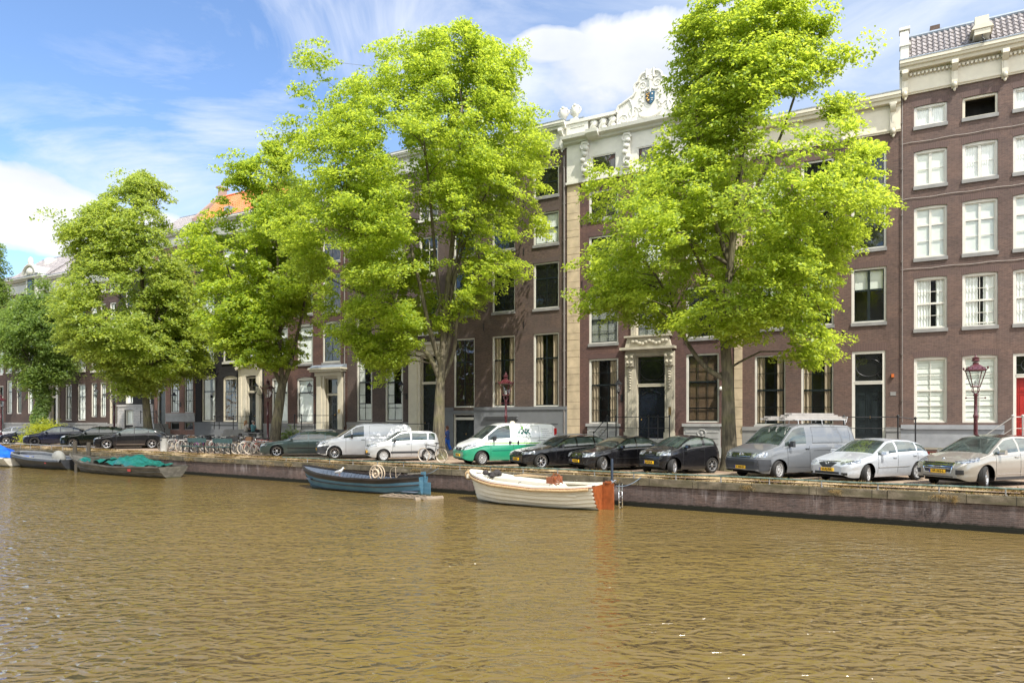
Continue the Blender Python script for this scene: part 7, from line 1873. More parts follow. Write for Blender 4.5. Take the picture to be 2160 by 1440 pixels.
o = m.build('bent_hoop', plain('bleached_wood', (0, 0, 0)), None); o.location = QL.w(QL.s_at(834, -1.0), -1.0, WATER_Z + 0.80); o.rotation_euler = (0, 0, QL.rz); tag(o, 'thin bent metal hoop at the back of the blue boat', 'hoop')
# floating ladder-raft behind it
m = MB()
for y in (-0.32, 0.32): m.box(0, 2.4, y - 0.04, y + 0.04, 0.06, 0.11)
for k in range(7): m.box(0.12 + k * 0.33, 0.2 + k * 0.33, -0.36, 0.36, 0.111, 0.13)
m.tube([(1.9, -0.5, 0.02), (2.5, 0.6, 0.02)], 0.11, 10)
o = m.build('floating_ladder', plain('wet_grey_wood', (0.24, 0.19, 0.14), 0.8), None); o.location = QL.w(QL.s_at(812, -2.55), -2.55, WATER_Z - 0.03); o.rotation_euler = (0, 0, QL.rz + R(4)); tag(o, 'bleached wooden ladder raft floating beside the stern of the blue boat', 'raft')
# white clinker sloop
bt, L = boat_root(993, 1272, -1.5, 'white clinker sloop with rope fender, varnished transom and swim ladder', 'sloop')
WH = worn('off_white_hull', (0.66, 0.63, 0.54), (0.56, 0.52, 0.42), 0.35, 1.2); WD = worn('off_white_deck', (0.70, 0.67, 0.58), (0.62, 0.58, 0.47), 0.45, 2, False)
MAHO = plain('varnished_mahogany', (0.27, 0.075, 0.024), 0.2, var=0.2, coat=0.8, vs=6); ROPE = plain('hemp_rope', (0.42, 0.29, 0.15), 0.9, var=0.25, vs=20)
pt = hull(bt, L, 2.3, [(0, 1.18), (0.1, 1.05), (0.3, 0.86), (0.6, 0.76), (0.85, 0.80), (1.0, 0.88)], mats=[WH], clink=7, transom=MAHO, inner=WD, gun=WD, gw=0.30, floor=0.32, rake=0.35, stern=0.78, full=2.6)
m = MB()
for s in (-1, 1):
    P_ = [(pt(u, 0.90)[0] - (0.05 if u < 0.02 else 0), s * (pt(u, 0.90)[1] + 0.05), pt(u, 0.90)[2]) for u in [0.0 + i * 0.0105 for i in range(94)]]
    m.tube(P_, [0.055 + (0.012 if i % 2 else 0) + 0.06 * max(0, 1 - i / 6) for i in range(94)], 8)
m.blob((-0.08, 0, 0.98), (0.17, 0.22, 0.20)); m.build('rope_fender', ROPE, bt, smooth='all')
m = MB()
for s in (-1, 1): m.tube([(pt(u, 0.97)[0], s * (pt(u, 0.97)[1] + 0.02), pt(u, 0.97)[2]) for u in [0.01 + i * 0.033 for i in range(31)]], 0.022, 6)
m.build('rubbing_strake', MAHO, bt)
m = MB(); m.box(L + 0.01, L + 0.08, -0.06, 0.06, -0.2, 0.98); m.box(L + 0.08, L + 0.42, -0.035, 0.035, -0.3, 0.95); m.box(L + 0.1, L + 0.3, -0.07, 0.07, 0.951, 1.02); m.build('rudder', MAHO, bt)
m = MB()
for y in (0.28, 0.58): m.tube([(L - 0.02, y, 0.75), (L + 0.22, y, 1.02), (L + 0.5, y, 0.9), (L + 0.5, y, -0.1)], 0.022, 6)
for k in range(4): m.tube([(L + 0.5, 0.28, 0.05 + 0.2 * k), (L + 0.5, 0.58, 0.05 + 0.2 * k)], 0.018, 6)
m.build('swim_ladder', CHROME, bt, smooth='all')
m = MB(); m.prism([(0.15, 1.05), (0.6, 1.02), (1.1, 0.98), (1.1, 0.92), (0.15, 0.9)], -0.5, 0.5); m.build('foredeck', WD, bt)
m = MB(); m.prism([(1.35, 0.60), (1.35, 0.98), (2.4, 0.94), (4.0, 0.84), (4.3, 0.62), (4.3, 0.5), (1.35, 0.5)], -0.42, 0.42); m.build('engine_box', WD, bt)
m = MB(); m.box(4.55, 5.2, -0.95, 0.95, 0.5, 0.56); m.box(L - 0.75, L - 0.1, -0.85, 0.85, 0.74, 0.80); m.build('stern_bench', WD, bt)
m = MB(); m.tube([(4.1 + 0.2 * math.cos(a), -0.35 + 0.02, 1.02 + 0.2 * math.sin(a)) for a in [i * 0.524 for i in range(12)]], 0.02, 5, closed=True)
for i in range(6): m.tube([(4.1, -0.33, 1.02), (4.1 + 0.26 * math.cos(i * 1.047), -0.33, 1.02 + 0.26 * math.sin(i * 1.047))], 0.013, 5)
m.tube([(4.1, -0.33, 1.02), (4.15, 0.1, 0.85)], 0.03, 6); m.build('steering_wheel', MAHO, bt)
m = MB(); m.box(3.72, 3.98, -0.4, 0.4, 0.72, 1.08); m.build('brown_seat', plain('brown_leather', (0.22, 0.07, 0.03), 0.6), bt)
m = MB(); rr = random.Random(3)
for k in range(9): m.blob((1.15 + rr.uniform(-.25, .25), -0.1 + rr.uniform(-.4, .3), 1.07 + rr.uniform(-.06, .1)), (rr.uniform(.08, .18), rr.uniform(.08, .16), rr.uniform(.05, .12)), 7, 5)
o = m.build('dark_bundle', plain('dark_cloth', (0.035, 0.03, 0.03), 0.9), None); o.matrix_world = bt.matrix_world; o.location = bt.location; o.rotation_euler = bt.rotation_euler; tag(o, 'dark cloth bundle lying on the foredeck of the white sloop', 'bundle')
m = MB()
for k in range(4): m.tube([(1.8 + 0.1 * k, 0.45 + 0.05 * k, 1.0 + 0.02 * k), (2.9 + 0.1 * k, 0.5 + 0.05 * k, 0.99)], 0.035, 6)
o = m.build('rolled_canvas', plain('tan_canvas', (0.33, 0.24, 0.14), 0.9), None); o.location = bt.location; o.rotation_euler = bt.rotation_euler; tag(o, 'tan canvas rolls on the far side deck of the white sloop', 'canvas')
m = MB()
for s in (-1, 1):
    for u in (0.25, 0.5, 0.72): p = pt(u, 1.0); m.tube([(p[0], s * (p[1] - 0.12), p[2] + 0.03), (p[0], s * (p[1] - 0.12), p[2] + 0.12), (p[0] + 0.1, s * (p[1] - 0.12), p[2] + 0.12)], 0.013, 5)
m.build('deck_cleat', CHROME, bt)
# old grey work boat with teal tarpaulins, dark sloop, blue-tarp boat
bt, L = boat_root(149, 366, -1.9, 'weathered grey-brown steel boat carrying teal tarpaulins', 'work_boat')
OL = worn('weathered_steel', (0.055, 0.050, 0.040), (0.13, 0.12, 0.10), 0.75, 2.5); 
pt = hull(bt, L, 2.2, [(0, 1.05), (0.12, 0.82), (0.3, 0.62), (0.6, 0.50), (1.0, 0.62)], mats=[OL], transom=OL, inner=OL, gun=OL, floor=0.15, rake=1.7, fine=0.5, stern=0.8)
m = MB()
for s in (-1, 1): m.tube([(pt(u, 0.62)[0], s * (pt(u, 0.62)[1] + 0.02), pt(u, 0.62)[2]) for u in [0.02 + i * 0.049 for i in range(21)]], 0.03, 5)
m.build('rubbing_strake', OL, bt)
m = MB(); p = pt(0.75, 0.8); m.box(p[0], p[0] + 0.32, -p[1] - 0.035, -p[1] - 0.02, p[2] - 0.08, p[2] + 0.06); m.build('red_patch', plain('red_sticker', (0.5, 0.03, 0.02), 0.5), bt)
m = MB(); m.box(2.6, 4.1, -0.7, 0.7, 0.3, 0.58); m.box(4.2, 4.45, -0.85, 0.85, 0.3, 0.98); m.build('deck_box', OL, bt)
TEAL = None
t = NT('teal_tarpaulin'); o_ = t.obj(); n_ = t.noise(o_, 2.6, 5, 0.6, 1.2)
t.base(t.ramp(n_, [(0.3, (0.0, 0.055, 0.048)), (0.7, (0.012, 0.15, 0.125))])).set(0.38); TEAL = t.mat
t = NT('blue_tarpaulin'); o_ = t.obj(); t.base(t.ramp(t.noise(o_, 2.2, 5), [(0.3, (0.005, 0.06, 0.42)), (0.7, (0.015, 0.14, 0.68))])).set(0.35); BTARP = t.mat
def tarp(name, label, boat, x0, x1, y0, y1, hf, mat, seed, cat='tarpaulin', parent=None):
    rr = random.Random(seed); m = MB(); nx, ny = 26, 14; a = [rr.uniform(0, 6) for _ in range(6)]
    vs = []
    for j in range(ny + 1):
        for i in range(nx + 1):
            u, v = i / nx, j / ny; h = hf(u, v)
            z = h + 0.05 * math.sin(u * 17 + v * 9 + a[0]) + 0.035 * math.sin(u * 31 - v * 14 + a[1]) + 0.03 * math.sin(v * 23 + a[2])
            e = 0.05 * math.sin(v * 19 + a[3]); f_ = 0.05 * math.sin(u * 23 + a[4])
            vs.append((x0 + (x1 - x0) * u + e, y0 + (y1 - y0) * v + f_, z))
    fs = [(j * (nx + 1) + i, j * (nx + 1) + i + 1, (j + 1) * (nx + 1) + i + 1, (j + 1) * (nx + 1) + i) for j in range(ny) for i in range(nx)]
    k = len(vs); m.add(vs + [(x, y, z - 0.02) for x, y, z in vs], fs + [tuple(q + k for q in f[::-1]) for f in fs])
    rim = [i for i in range(nx + 1)] + [j * (nx + 1) + nx for j in range(1, ny + 1)] + [ny * (nx + 1) + i for i in range(nx - 1, -1, -1)] + [j * (nx + 1) for j in range(ny - 1, 0, -1)]
    for q in range(len(rim)): r1, r2 = rim[q], rim[(q + 1) % len(rim)]; m.f.append((r2, r1, r1 + k, r2 + k)); m.m.append(0)
    o = m.build(name, mat, None, smooth=True); o.location = boat.location; o.rotation_euler = boat.rotation_euler; return tag(o, label, cat)
tarp('tarpaulin', 'big crumpled teal tarpaulin over the middle and stern of the weathered steel boat', bt, L * 0.52, L * 0.86, -0.95, 0.9, lambda u, v: 0.62 + 0.45 * math.exp(-((u - 0.42) / 0.3) ** 2) * math.sin(math.pi * min(1, max(0, v))) ** 0.6 + 0.1 * (1 - u), TEAL, 1)
tarp('tarpaulin', 'smaller teal tarpaulin near the bow of the weathered steel boat', bt, L * 0.22, L * 0.44, -0.8, 0.8, lambda u, v: 0.72 + 0.12 * math.sin(math.pi * v), TEAL, 2)
bt2, L2 = boat_root(42, 158, -1.7, 'dark grey sloop with a thick rubber rim and a light grey covered console', 'sloop')
DG = worn('dark_grey_hull', (0.022, 0.025, 0.030), (0.045, 0.048, 0.054), 0.5, 2)
pt = hull(bt2, L2, 2.2, [(0, 1.0), (0.15, 0.92), (0.5, 0.72), (1.0, 0.66)], mats=[DG], transom=DG, inner=plain('slate_lining', (0.12, 0.13, 0.14), 0.7), gun=plain('mid_grey_rim', (0.22, 0.23, 0.24), 0.5), floor=0.2, rake=0.3, fine=0.28, full=2.8)
m = MB()
for s in (-1, 1): m.tube([(pt(u, 0.86)[0] - 0.05 * (u < .01), s * (pt(u, 0.86)[1] + 0.05), pt(u, 0.86)[2]) for u in [i * 0.03 for i in range(34)]], 0.10, 8)
m.build('rubber_rim', DG, bt2, smooth='all')
m = MB(); m.blob((L2 * 0.72, 0, 0.62), (0.62, 0.36, 0.56), 14, 9); m.build('console_cover', plain('light_grey_cover', (0.22, 0.22, 0.20), 0.8), bt2, smooth='all')
m = MB(); p = pt(0.78, 0.75); m.box(p[0], p[0] + 0.22, -p[1] - 0.12, -p[1] - 0.09, p[2] - 0.05, p[2] + 0.06); m.build('red_patch', plain('red_sticker', (0, 0, 0)), bt2)
bt3, L3 = boat_root(-75, 38, -2.3, 'low white boat under a blue tarpaulin, cut by the left edge of the photo', 'rowing_boat')
hull(bt3, L3, 2.2, [(0, 0.75), (0.3, 0.6), (1.0, 0.6)], mats=[worn('dirty_white_hull', (0.5, 0.48, 0.42), (0.36, 0.32, 0.25), 0.6, 2)], transom=True, inner=WD, gun=WD, rake=0.4)
tarp('tarpaulin', 'bright blue tarpaulin tented over the boat at the left edge', bt3, L3 * 0.15, L3 * 0.95, -1.12, 1.12, lambda u, v: 0.55 + 1.05 * max(0, 1 - abs(u - 0.62) / 0.42) * (1 - abs(2 * v - 1)) ** 0.8, BTARP, 3)

# seagull standing on the near gunwale of the blue boat
g = empty('seagull', QL.w(QL.s_at(716, -2.25), -2.25, WATER_Z + 0.73), QL.rz + R(8), 'white and grey seagull standing on the rim of the blue boat, facing right', 'seagull')
W_ = plain('white_feathers', (0.75, 0.74, 0.71), 0.8); GF = plain('grey_feathers', (0.42, 0.43, 0.45), 0.8)
m = MB(); M_ = Matrix.Rotation(R(-14), 4, 'Y')
prof = [(-0.27, 0.10, 0.012), (-0.2, 0.115, 0.03), (-0.1, 0.14, 0.062), (0.0, 0.165, 0.078), (0.09, 0.20, 0.068), (0.15, 0.25, 0.048), (0.18, 0.295, 0.042), (0.205, 0.325, 0.043), (0.235, 0.325, 0.03), (0.25, 0.322, 0.012)]
m.tube([(a, 0, b_) for a, b_, _ in prof], [c for _, _, c in prof], 12); m.build('body', W_, g, smooth='all')
m = MB()
for s in (-1, 1): m.blob((-0.06, s * 0.06, 0.165), (0.19, 0.025, 0.055), 12, 7, M=Matrix.Rotation(R(-14), 4, 'Y'))
m.build('wing', GF, g, smooth='all')
m = MB(); m.tube([(0.24, 0, 0.322), (0.29, 0, 0.315), (0.305, 0, 0.300)], [0.013, 0.009, 0.004], 6); m.build('beak', plain('yellow_beak', (0.6, 0.32, 0.03), 0.5), g)
m = MB()
for s in (-1, 1):
    m.tube([(0.0, s * 0.03, 0.11), (0.005, s * 0.03, 0.05), (-0.005, s * 0.03, 0.0)], 0.006, 5)
    for q in (-0.03, 0, 0.03): m.tube([(-0.005, s * 0.03, 0.004), (0.04, s * 0.03 + q, 0.003)], 0.004, 4)
m.build('leg', plain('pink_legs', (0.45, 0.22, 0.2), 0.6), g)

# mooring posts, lines
def post(px, t, z1, r, label, mat=None):
    m = MB(); m.lathe([(r, -0.5), (r, z1 - 0.05), (r * 0.8, z1)], 10); o = m.build('mooring_post', mat or plain('dark_wet_wood', (0.05, 0.042, 0.03), 0.9), None, True); o.location = QL.w(QL.s_at(px, t), t, WATER_Z); return tag(o, label, 'post', 'mooring posts by the quay')
post(158, -0.35, 1.75, 0.13, 'dark wooden mooring post against the quay between the two left boats'); post(187, -0.35, 1.7, 0.12, 'dark wooden mooring post behind the bow of the weathered steel boat'); post(160, -3.1, 0.55, 0.08, 'short thin post in the water at the bow of the weathered steel boat')
post(1291, -0.25, 1.75, 0.05, 'slim blue-black pole behind the stern of the white sloop', plain('blue_black_paint_metal', (0.02, 0.03, 0.05), 0.4))
def line(a, b_, sag, label, r=0.012):
    m = MB(); a, b_ = Vector(a), Vector(b_); m.tube([a.lerp(b_, i / 12) - Vector((0, 0, sag * 4 * (i / 12) * (1 - i / 12))) for i in range(13)], r, 5); o = m.build('mooring_line', plain('blue_grey_rope', (0.10, 0.13, 0.17), 0.9), None); return tag(o, label, 'rope')
line(QL.w(QL.s_at(1300, -1.4), -1.4, WATER_Z + 0.85), QL.w(QL.s_at(1352, 0.0), 0.0, COPE_Z + 0.05), 0.12, 'dark mooring line from the stern of the white sloop to the quay', 0.016)
line(QL.w(QL.s_at(900, -1.3), -1.3, WATER_Z + 0.9), QL.w(QL.s_at(925, 0.0), 0.0, COPE_Z + 0.05), 0.05, 'thin mooring line from the stern of the blue boat to the quay')
# ------------------------------------------------------------------ street furniture
LRED = None
t = NT('flaking_wine_red_paint'); o_ = t.obj()
t.base(t.mix(t.ramp(t.noise(t.map(o_, (1, 1, 0.6)), 22, 4, 0.6), [(0.60, 0.0), (0.68, 0.6)]), (0.070, 0.010, 0.016), (0.30, 0.19, 0.19))).set(0.35, coat=0.4); LRED = t.mat
LGL = _clear('lantern_glass', (0.92, 0.94, 0.94), 0.8)
def lamp():
    r = empty('street_lamp', (0, 0, 0))
    m = MB(); m.lathe([(0.17, 0), (0.17, 0.12), (0.12, 0.16), (0.11, 0.7), (0.13, 0.74), (0.13, 0.8), (0.085, 0.86), (0.07, 1.2), (0.065, 2.2), (0.085, 2.25), (0.085, 2.32), (0.06, 2.36), (0.052, 3.0), (0.075, 3.03), (0.075, 3.08), (0.03, 3.12)], 14); m.build('pole', LRED, r, True)
    m = MB(); m.tube([(-0.3, 0, 2.95), (0.3, 0, 2.95)], 0.016, 6)
    for s in (-1, 1): m.blob((s * 0.3, 0, 2.95), 0.035, 8, 6)
    m.build('ladder_bar', LRED, r)
    m = MB()
    for k in range(4):
        a = math.pi / 4 + k * math.pi / 2; c, s = math.cos(a), math.sin(a)
        m.tube([(0.04 * c, 0.04 * s, 3.1), (0.13 * c, 0.13 * s, 3.2), (0.13 * c, 0.13 * s, 3.28), (0.10 * c, 0.10 * s, 3.36)], 0.014, 5)
        m.tube([(0.17 * c, 0.17 * s, 3.38), (0.36 * c, 0.36 * s, 3.93)], 0.018, 5); m.blob((0.43 * c, 0.43 * s, 4.04), (0.035, 0.035, 0.06), 6, 5)
    m.lathe([(0.18, 3.34), (0.19, 3.37), (0.17, 3.40)], 4, a0=math.pi / 4); m.build('lantern_frame', LRED, r)
    m = MB(); m.lathe([(0.16, 3.39), (0.355, 3.93)], 4, a0=math.pi / 4); m.build('lantern_glass', LGL, r)
    m = MB(); m.lathe([(0.05, 3.38), (0.04, 3.5), (0.06, 3.52), (0.02, 3.6)], 8); m.build('bulb', plain('opal_bulb', (0.6, 0.6, 0.56), 0.4), r, True)
    m = MB(); m.lathe([(0.37, 3.93), (0.41, 3.95), (0.41, 3.98), (0.33, 4.04), (0.19, 4.14), (0.10, 4.19), (0.12, 4.23), (0.09, 4.27)], 4, a0=math.pi / 4)
    m.lathe([(0.10, 4.28), (0.14, 4.32), (0.10, 4.36), (0.13, 4.42), (0.04, 4.46), (0.02, 4.5)], 10); m.blob((0, 0, 4.52), 0.035, 8, 6)
    for k in range(12):
        a = k * math.pi / 6; m.blob((0.30 * math.cos(a), 0.30 * math.sin(a), 4.04), (0.02, 0.02, 0.03), 6, 4)
    m.build('lantern_roof', LRED, r, True)
    return r
L0 = lamp(); first = True
for px, h_, lab in ((2058, 4.4, 'wine red lamp post with crowned lantern in front of the tallest house'), (1067, 4.5, 'wine red lamp post with crowned lantern behind the green and white van'), (565, 4.75, 'wine red lamp post just left of the forked tree trunk'), (241, 4.75, 'wine red lamp post left of the lime tree trunk'), (2, 4.5, 'wine red lamp post at the left edge of the photo')):
    o = L0 if first else copy_tree(L0); first = False
    p = QL.at(px, 5.6); o.location = p; o.scale = (h_ / 4.5,) * 3; o.rotation_euler = (0, 0, QL.rz + R(45) * 0 + R(12)); tag(o, lab, 'street lamp', 'wine red street lamps')
def wall_lamp():
    r = empty('wall_lantern', (0, 0, 0))
    m = MB(); m.tube([(0, 0, 0), (0, -0.25, -0.06), (0, -0.45, 0.05), (0, -0.6, 0.05), (0, -0.62, 0.2)], 0.02, 6); m.tube([(0, 0, -0.25), (0, -0.12, -0.3), (0, -0.2, -0.18), (0, -0.12, -0.1), (0, -0.05, -0.16)], 0.015, 6); m.box(-0.05, 0.05, -0.03, 0.0, -0.32, 0.08); m.build('bracket', BLACK, r)
    m = MB(); m.lathe([(0.10, 0.2), (0.19, 0.62)], 6, c=(0, -0.62, 0)); m.build('lantern_glass', LGL, r)
    m = MB()
    for k in range(6): a = k * math.pi / 3; m.tube([(0.1 * math.cos(a), -0.62 + 0.1 * math.sin(a), 0.2), (0.19 * math.cos(a), -0.62 + 0.19 * math.sin(a), 0.62)], 0.012, 4)
    m.lathe([(0.23, 0.62), (0.22, 0.66), (0.10, 0.78), (0.10, 0.82), (0.04, 0.86), (0.02, 0.95)], 6, c=(0, -0.62, 0)); m.lathe([(0.05, 0.12), (0.11, 0.18), (0.11, 0.2)], 6, c=(0, -0.62, 0)); m.build('lantern_frame', BLACK, r)
    return r
W0 = wall_lamp(); first = True
for px, py, lab in ((1312, 834, 'black wall lantern left of the carved stone doorcase'), (666, 833, 'black wall lantern left of the hooded cream doorcase'), (553, 832, 'black wall lantern right of the black house doorcase'), (381, 850, 'black wall lantern between the two windows of the pinkish house'), (217, 840, 'black wall lantern on the umber house left of the lime tree'), (858, 832, 'curled black lamp bracket beside the pilastered doorway'), (55, 838, 'black wall lantern on the umber house at the far left')):
    o = W0 if first else copy_tree(W0); first = False
    o.location = FL.at(px, 0, 0) + Vector((0, 0, FL.z_at(px, py))); o.rotation_euler = (0, 0, FL.rz); tag(o, lab, 'wall lantern', 'wall lanterns on the house fronts')
m = MB(); m.blob((0, -0.12, 0), (0.1, 0.12, 0.1)); m.box(-0.05, 0.05, -0.08, 0.0, 0.0, 0.14); o = m.build('security_camera', WHITE, None, True); o.location = FL.at(1521, 0, FL.z_at(1521, 820)); o.rotation_euler = (0, 0, FL.rz); tag(o, 'small white dome camera on the mansion wall beside the right-hand elm', 'camera')
# low pipe rail on the quay edge
def pipe_rail(pa, pb, label, z=0.20, mat=None):
    a, b_ = QL.s_at(pa), QL.s_at(pb); r = empty('pipe_rail', QL.w(a, 0.12, COPE_Z), QL.rz, label, 'railing')
    n = int((b_ - a) / 1.0); m = MB(); m.tube([(i * (b_ - a) / n, 0.012 * math.sin(i * 1.3), z + 0.012 * math.sin(i * 0.9)) for i in range(n + 1)], 0.030, 8); m.build('rail', mat, r, True)
    x = 0.3
    pm = MB(); pm.tube([(0, 0, -0.02), (0, 0, z)], 0.022, 6); pm.lathe([(0.05, -0.0), (0.05, 0.02)], 8); me = pm.mesh('post', GREY)
    while x < b_ - a: o = link('post', me, r); o.location = (x, 0, 0); x += 1.62
    return r
t = NT('mossy_green_pipe_paint'); o_ = t.obj(); t.base(t.ramp(t.noise(o_, 6, 4, 0.6), [(0.35, (0.03, 0.065, 0.05)), (0.55, (0.10, 0.145, 0.12)), (0.75, (0.20, 0.22, 0.19))])).set(0.6); GPIPE = t.mat
pipe_rail(592, 2300, 'long low green pipe rail on the quay edge in front of the parked cars', mat=GPIPE)
pipe_rail(-60, 196, 'low grey pipe rail on the quay edge behind the left boats', z=0.34, mat=GREY)
# litter bin
r = empty('litter_bin', QL.at(346, 2.0), QL.rz, 'light grey round litter bin beside the lime tree trunk', 'litter bin')
m = MB(); m.lathe([(0.23, 0.0), (0.23, 0.88), (0.24, 0.9)], 20); m.build('body', plain('light_grey_bin', (0.40, 0.40, 0.38), 0.5), r, True)
m = MB(); m.lathe([(0.245, 0.9), (0.25, 0.95), (0.2, 1.02), (0.0, 1.04)], 20); m.box(-0.1, 0.1, -0.24, -0.2, 0.72, 0.82); m.build('lid', TRIM, r, True)
m = MB(); m.box(-0.03, 0.03, -0.02, 0.02, 0, 1.05); o = m.build('steel_post', STEEL, None); o.location = QL.at(354, 2.2); tag(o, 'thin grey steel post beside the litter bin', 'post')
# benches facing the water
def bench():
    r = empty('bench', (0, 0, 0)); gm = plain('dark_green_bench_paint', (0.035, 0.075, 0.070), 0.5, var=0.2)
    m = MB(); m.box(-0.95, 0.95, 0.20, 0.24, 0.68, 0.95); m.build('backrest', gm, r)
    m = MB()
    for k in range(3): m.box(-0.95, 0.95, -0.28 + k * 0.15, -0.16 + k * 0.15, 0.43, 0.47)
    m.build('seat', gm, r)
    for x in (-0.78, 0.78): m = MB(); m.bar((x, -0.22, 0), (x, -0.2, 0.43), 0.05); m.bar((x, 0.25, 0), (x, 0.22, 0.9), 0.05); m.bar((x, -0.24, 0.41), (x, 0.24, 0.41), 0.05); m.build('leg', BLACK, r)
    return r
b0 = bench(); b0.location = QL.at(408, 1.7); b0.rotation_euler = (0, 0, QL.rz); tag(b0, 'dark green bench nearer the litter bin', 'bench', 'dark green benches by the water')
b1 = copy_tree(b0); b1.location = QL.at(462, 1.7); tag(b1, 'dark green bench farther from the litter bin', 'bench')
# ------------------------------------------------------------------ bicycles
def bike(frame_mat, tyre_mat, basket=None, name='bicycle'):
    r = empty(name, (0, 0, 0)); rw = 0.345
    for k, x in enumerate((-0.55, 0.55)):
        w_ = bpy.data.objects.new('wheel', None); COL.objects.link(w_); w_.parent = r; w_.location = (x, 0, rw + 0.02); w_.empty_display_size = .1
        key = ('bt', tyre_mat.name)
        if key not in _mc:
            m = MB(); m.tube([(rw * math.cos(a), 0, rw * math.sin(a)) for a in [i * math.pi / 14 for i in range(28)]], 0.021, 6, closed=True); a_ = m.mesh('tyre', tyre_mat, 'all')
            m = MB(); m.tube([((rw - .03) * math.cos(a), 0, (rw - .03) * math.sin(a)) for a in [i * math.pi / 12 for i in range(24)]], 0.011, 4, closed=True)
            for i in range(14):
                a = i * math.pi / 7; m.tube([(0.02 * math.cos(a + 1), 0.02 * (-1) ** i, 0.02 * math.sin(a + 1)), ((rw - .03) * math.cos(a), 0, (rw - .03) * math.sin(a))], 0.003, 3, cap=False)
            m.tube([(0, -0.04, 0), (0, 0.04, 0)], 0.022, 6); b_ = m.mesh('rim', STEEL); _mc[key] = (a_, b_)
        link('tyre', _mc[key][0], w_); link('rim', _mc[key][1], w_)
    m = MB(); T = lambda a, b_, rr=0.016: m.tube([a, b_], rr, 6)
    bb = (0.08, 0, 0.30); seat = (0.25, 0, 0.86); head = (-0.36, 0, 0.86); hl = (-0.40, 0, 0.70); fa = (-0.55, 0, 0.365); ra = (0.55, 0, 0.365)
    T(bb, seat); T((0.22, 0, 0.80), head); T(bb, hl, 0.018); T(head, hl, 0.02)
    for s in (-0.05, 0.05): T((hl[0], 0, hl[2]), (fa[0], s, fa[2]), 0.011); T(bb, (ra[0], s, ra[2]), 0.010); T((0.2, 0, 0.74), (ra[0], s, ra[2]), 0.009)
    m.tube([(rwx, 0, z) for rwx, z in [(0.55 + 0.375 * math.cos(a), 0.365 + 0.375 * math.sin(a)) for a in [0.2 + i * 0.25 for i in range(10)]]], 0.015, 5)
    m.box(0.35, 0.80, -0.07, 0.07, 0.765, 0.78); T((0.75, 0, 0.77), (0.56, 0, 0.38), 0.007)
    m.build('frame', frame_mat, r, smooth='all')
    m = MB(); m.tube([head, (-0.33, 0, 1.0)], 0.013, 6); m.tube([(-0.12, -0.27, 1.02), (-0.30, -0.2, 1.04), (-0.36, 0, 1.0), (-0.30, 0.2, 1.04), (-0.12, 0.27, 1.02)], 0.013, 6); m.build('handlebar', STEEL, r, smooth='all')
    m = MB(); m.blob((0.30, 0, 0.95), (0.14, 0.085, 0.04), 10, 6); m.tube([seat, (0.27, 0, 0.93)], 0.013, 6); m.build('saddle', TRIM, r, smooth='all')
    m = MB(); m.tube([(bb[0], -0.08, 0.30), (bb[0] + 0.12, -0.09, 0.18)], 0.012, 5); m.tube([(bb[0], 0.08, 0.30), (bb[0] - 0.12, 0.09, 0.42)], 0.012, 5); m.lathe([(0.09, -0.045), (0.09, -0.04)], 16, axis='y', c=(bb[0], 0, bb[2])); m.build('crank', STEEL, r)
    m = MB(); m.blob((-0.44, 0, 0.84), (0.04, 0.03, 0.03), 8, 5); m.build('lamp', CHROME, r)
    if basket:
        m = MB(); m.box(-0.78, -0.44, -0.19, 0.19, 0.82, 0.84)
        for (a0, a1, b0_, b1_) in ((-0.78, -0.76, -0.19, 0.19), (-0.46, -0.44, -0.19, 0.19), (-0.76, -0.46, -0.19, -0.17), (-0.76, -0.46, 0.17, 0.19)): m.box(a0, a1, b0_, b1_, 0.84, 1.07)
        m.build('basket', basket, r)
    return r
CREAMT = plain('cream_tyre', (0.55, 0.47, 0.36), 0.8); BROWNB = plain('brown_crate', (0.09, 0.045, 0.02), 0.8)
cols_ = dict(black=BLACK, silver=plain('silver_bike_paint', (0.42, 0.42, 0.43), 0.35, 0.4), white=plain('white_bike_paint', (0.62, 0.60, 0.57), 0.35), purple=plain('purple_bike_paint', (0.22, 0.01, 0.20), 0.3), red=plain('red_bike_paint', (0.42, 0.03, 0.03), 0.3), blue=plain('blue_bike_paint', (0.03, 0.08, 0.22), 0.3), pink=plain('salmon_bike_paint', (0.55, 0.22, 0.18), 0.4), grey=plain('grey_bike_paint', (0.12, 0.12, 0.13), 0.35))
bk = bike(BLACK, CREAMT); bk.location = QL.at(913, 2.35); bk.rotation_euler = (R(3), 0, QL.rz + R(2)); tag(bk, 'dark bicycle with cream tyres leaning near the middle elm trunk', 'bicycle', 'parked bicycles')
protos = {}
for k, (c, ty_, bs) in {'a': ('silver', TYRE, None), 'b': ('white', CREAMT, BROWNB), 'c': ('black', CREAMT, TRIM), 'd': ('purple', TYRE, BROWNB), 'e': ('red', CREAMT, None), 'f': ('blue', TYRE, None), 'g': ('pink', TYRE, TRIM), 'h': ('grey', TYRE, None), 'i': ('silver', CREAMT, TRIM)}.items(): protos[k] = [bike(cols_[c], ty_, bs), False, c]
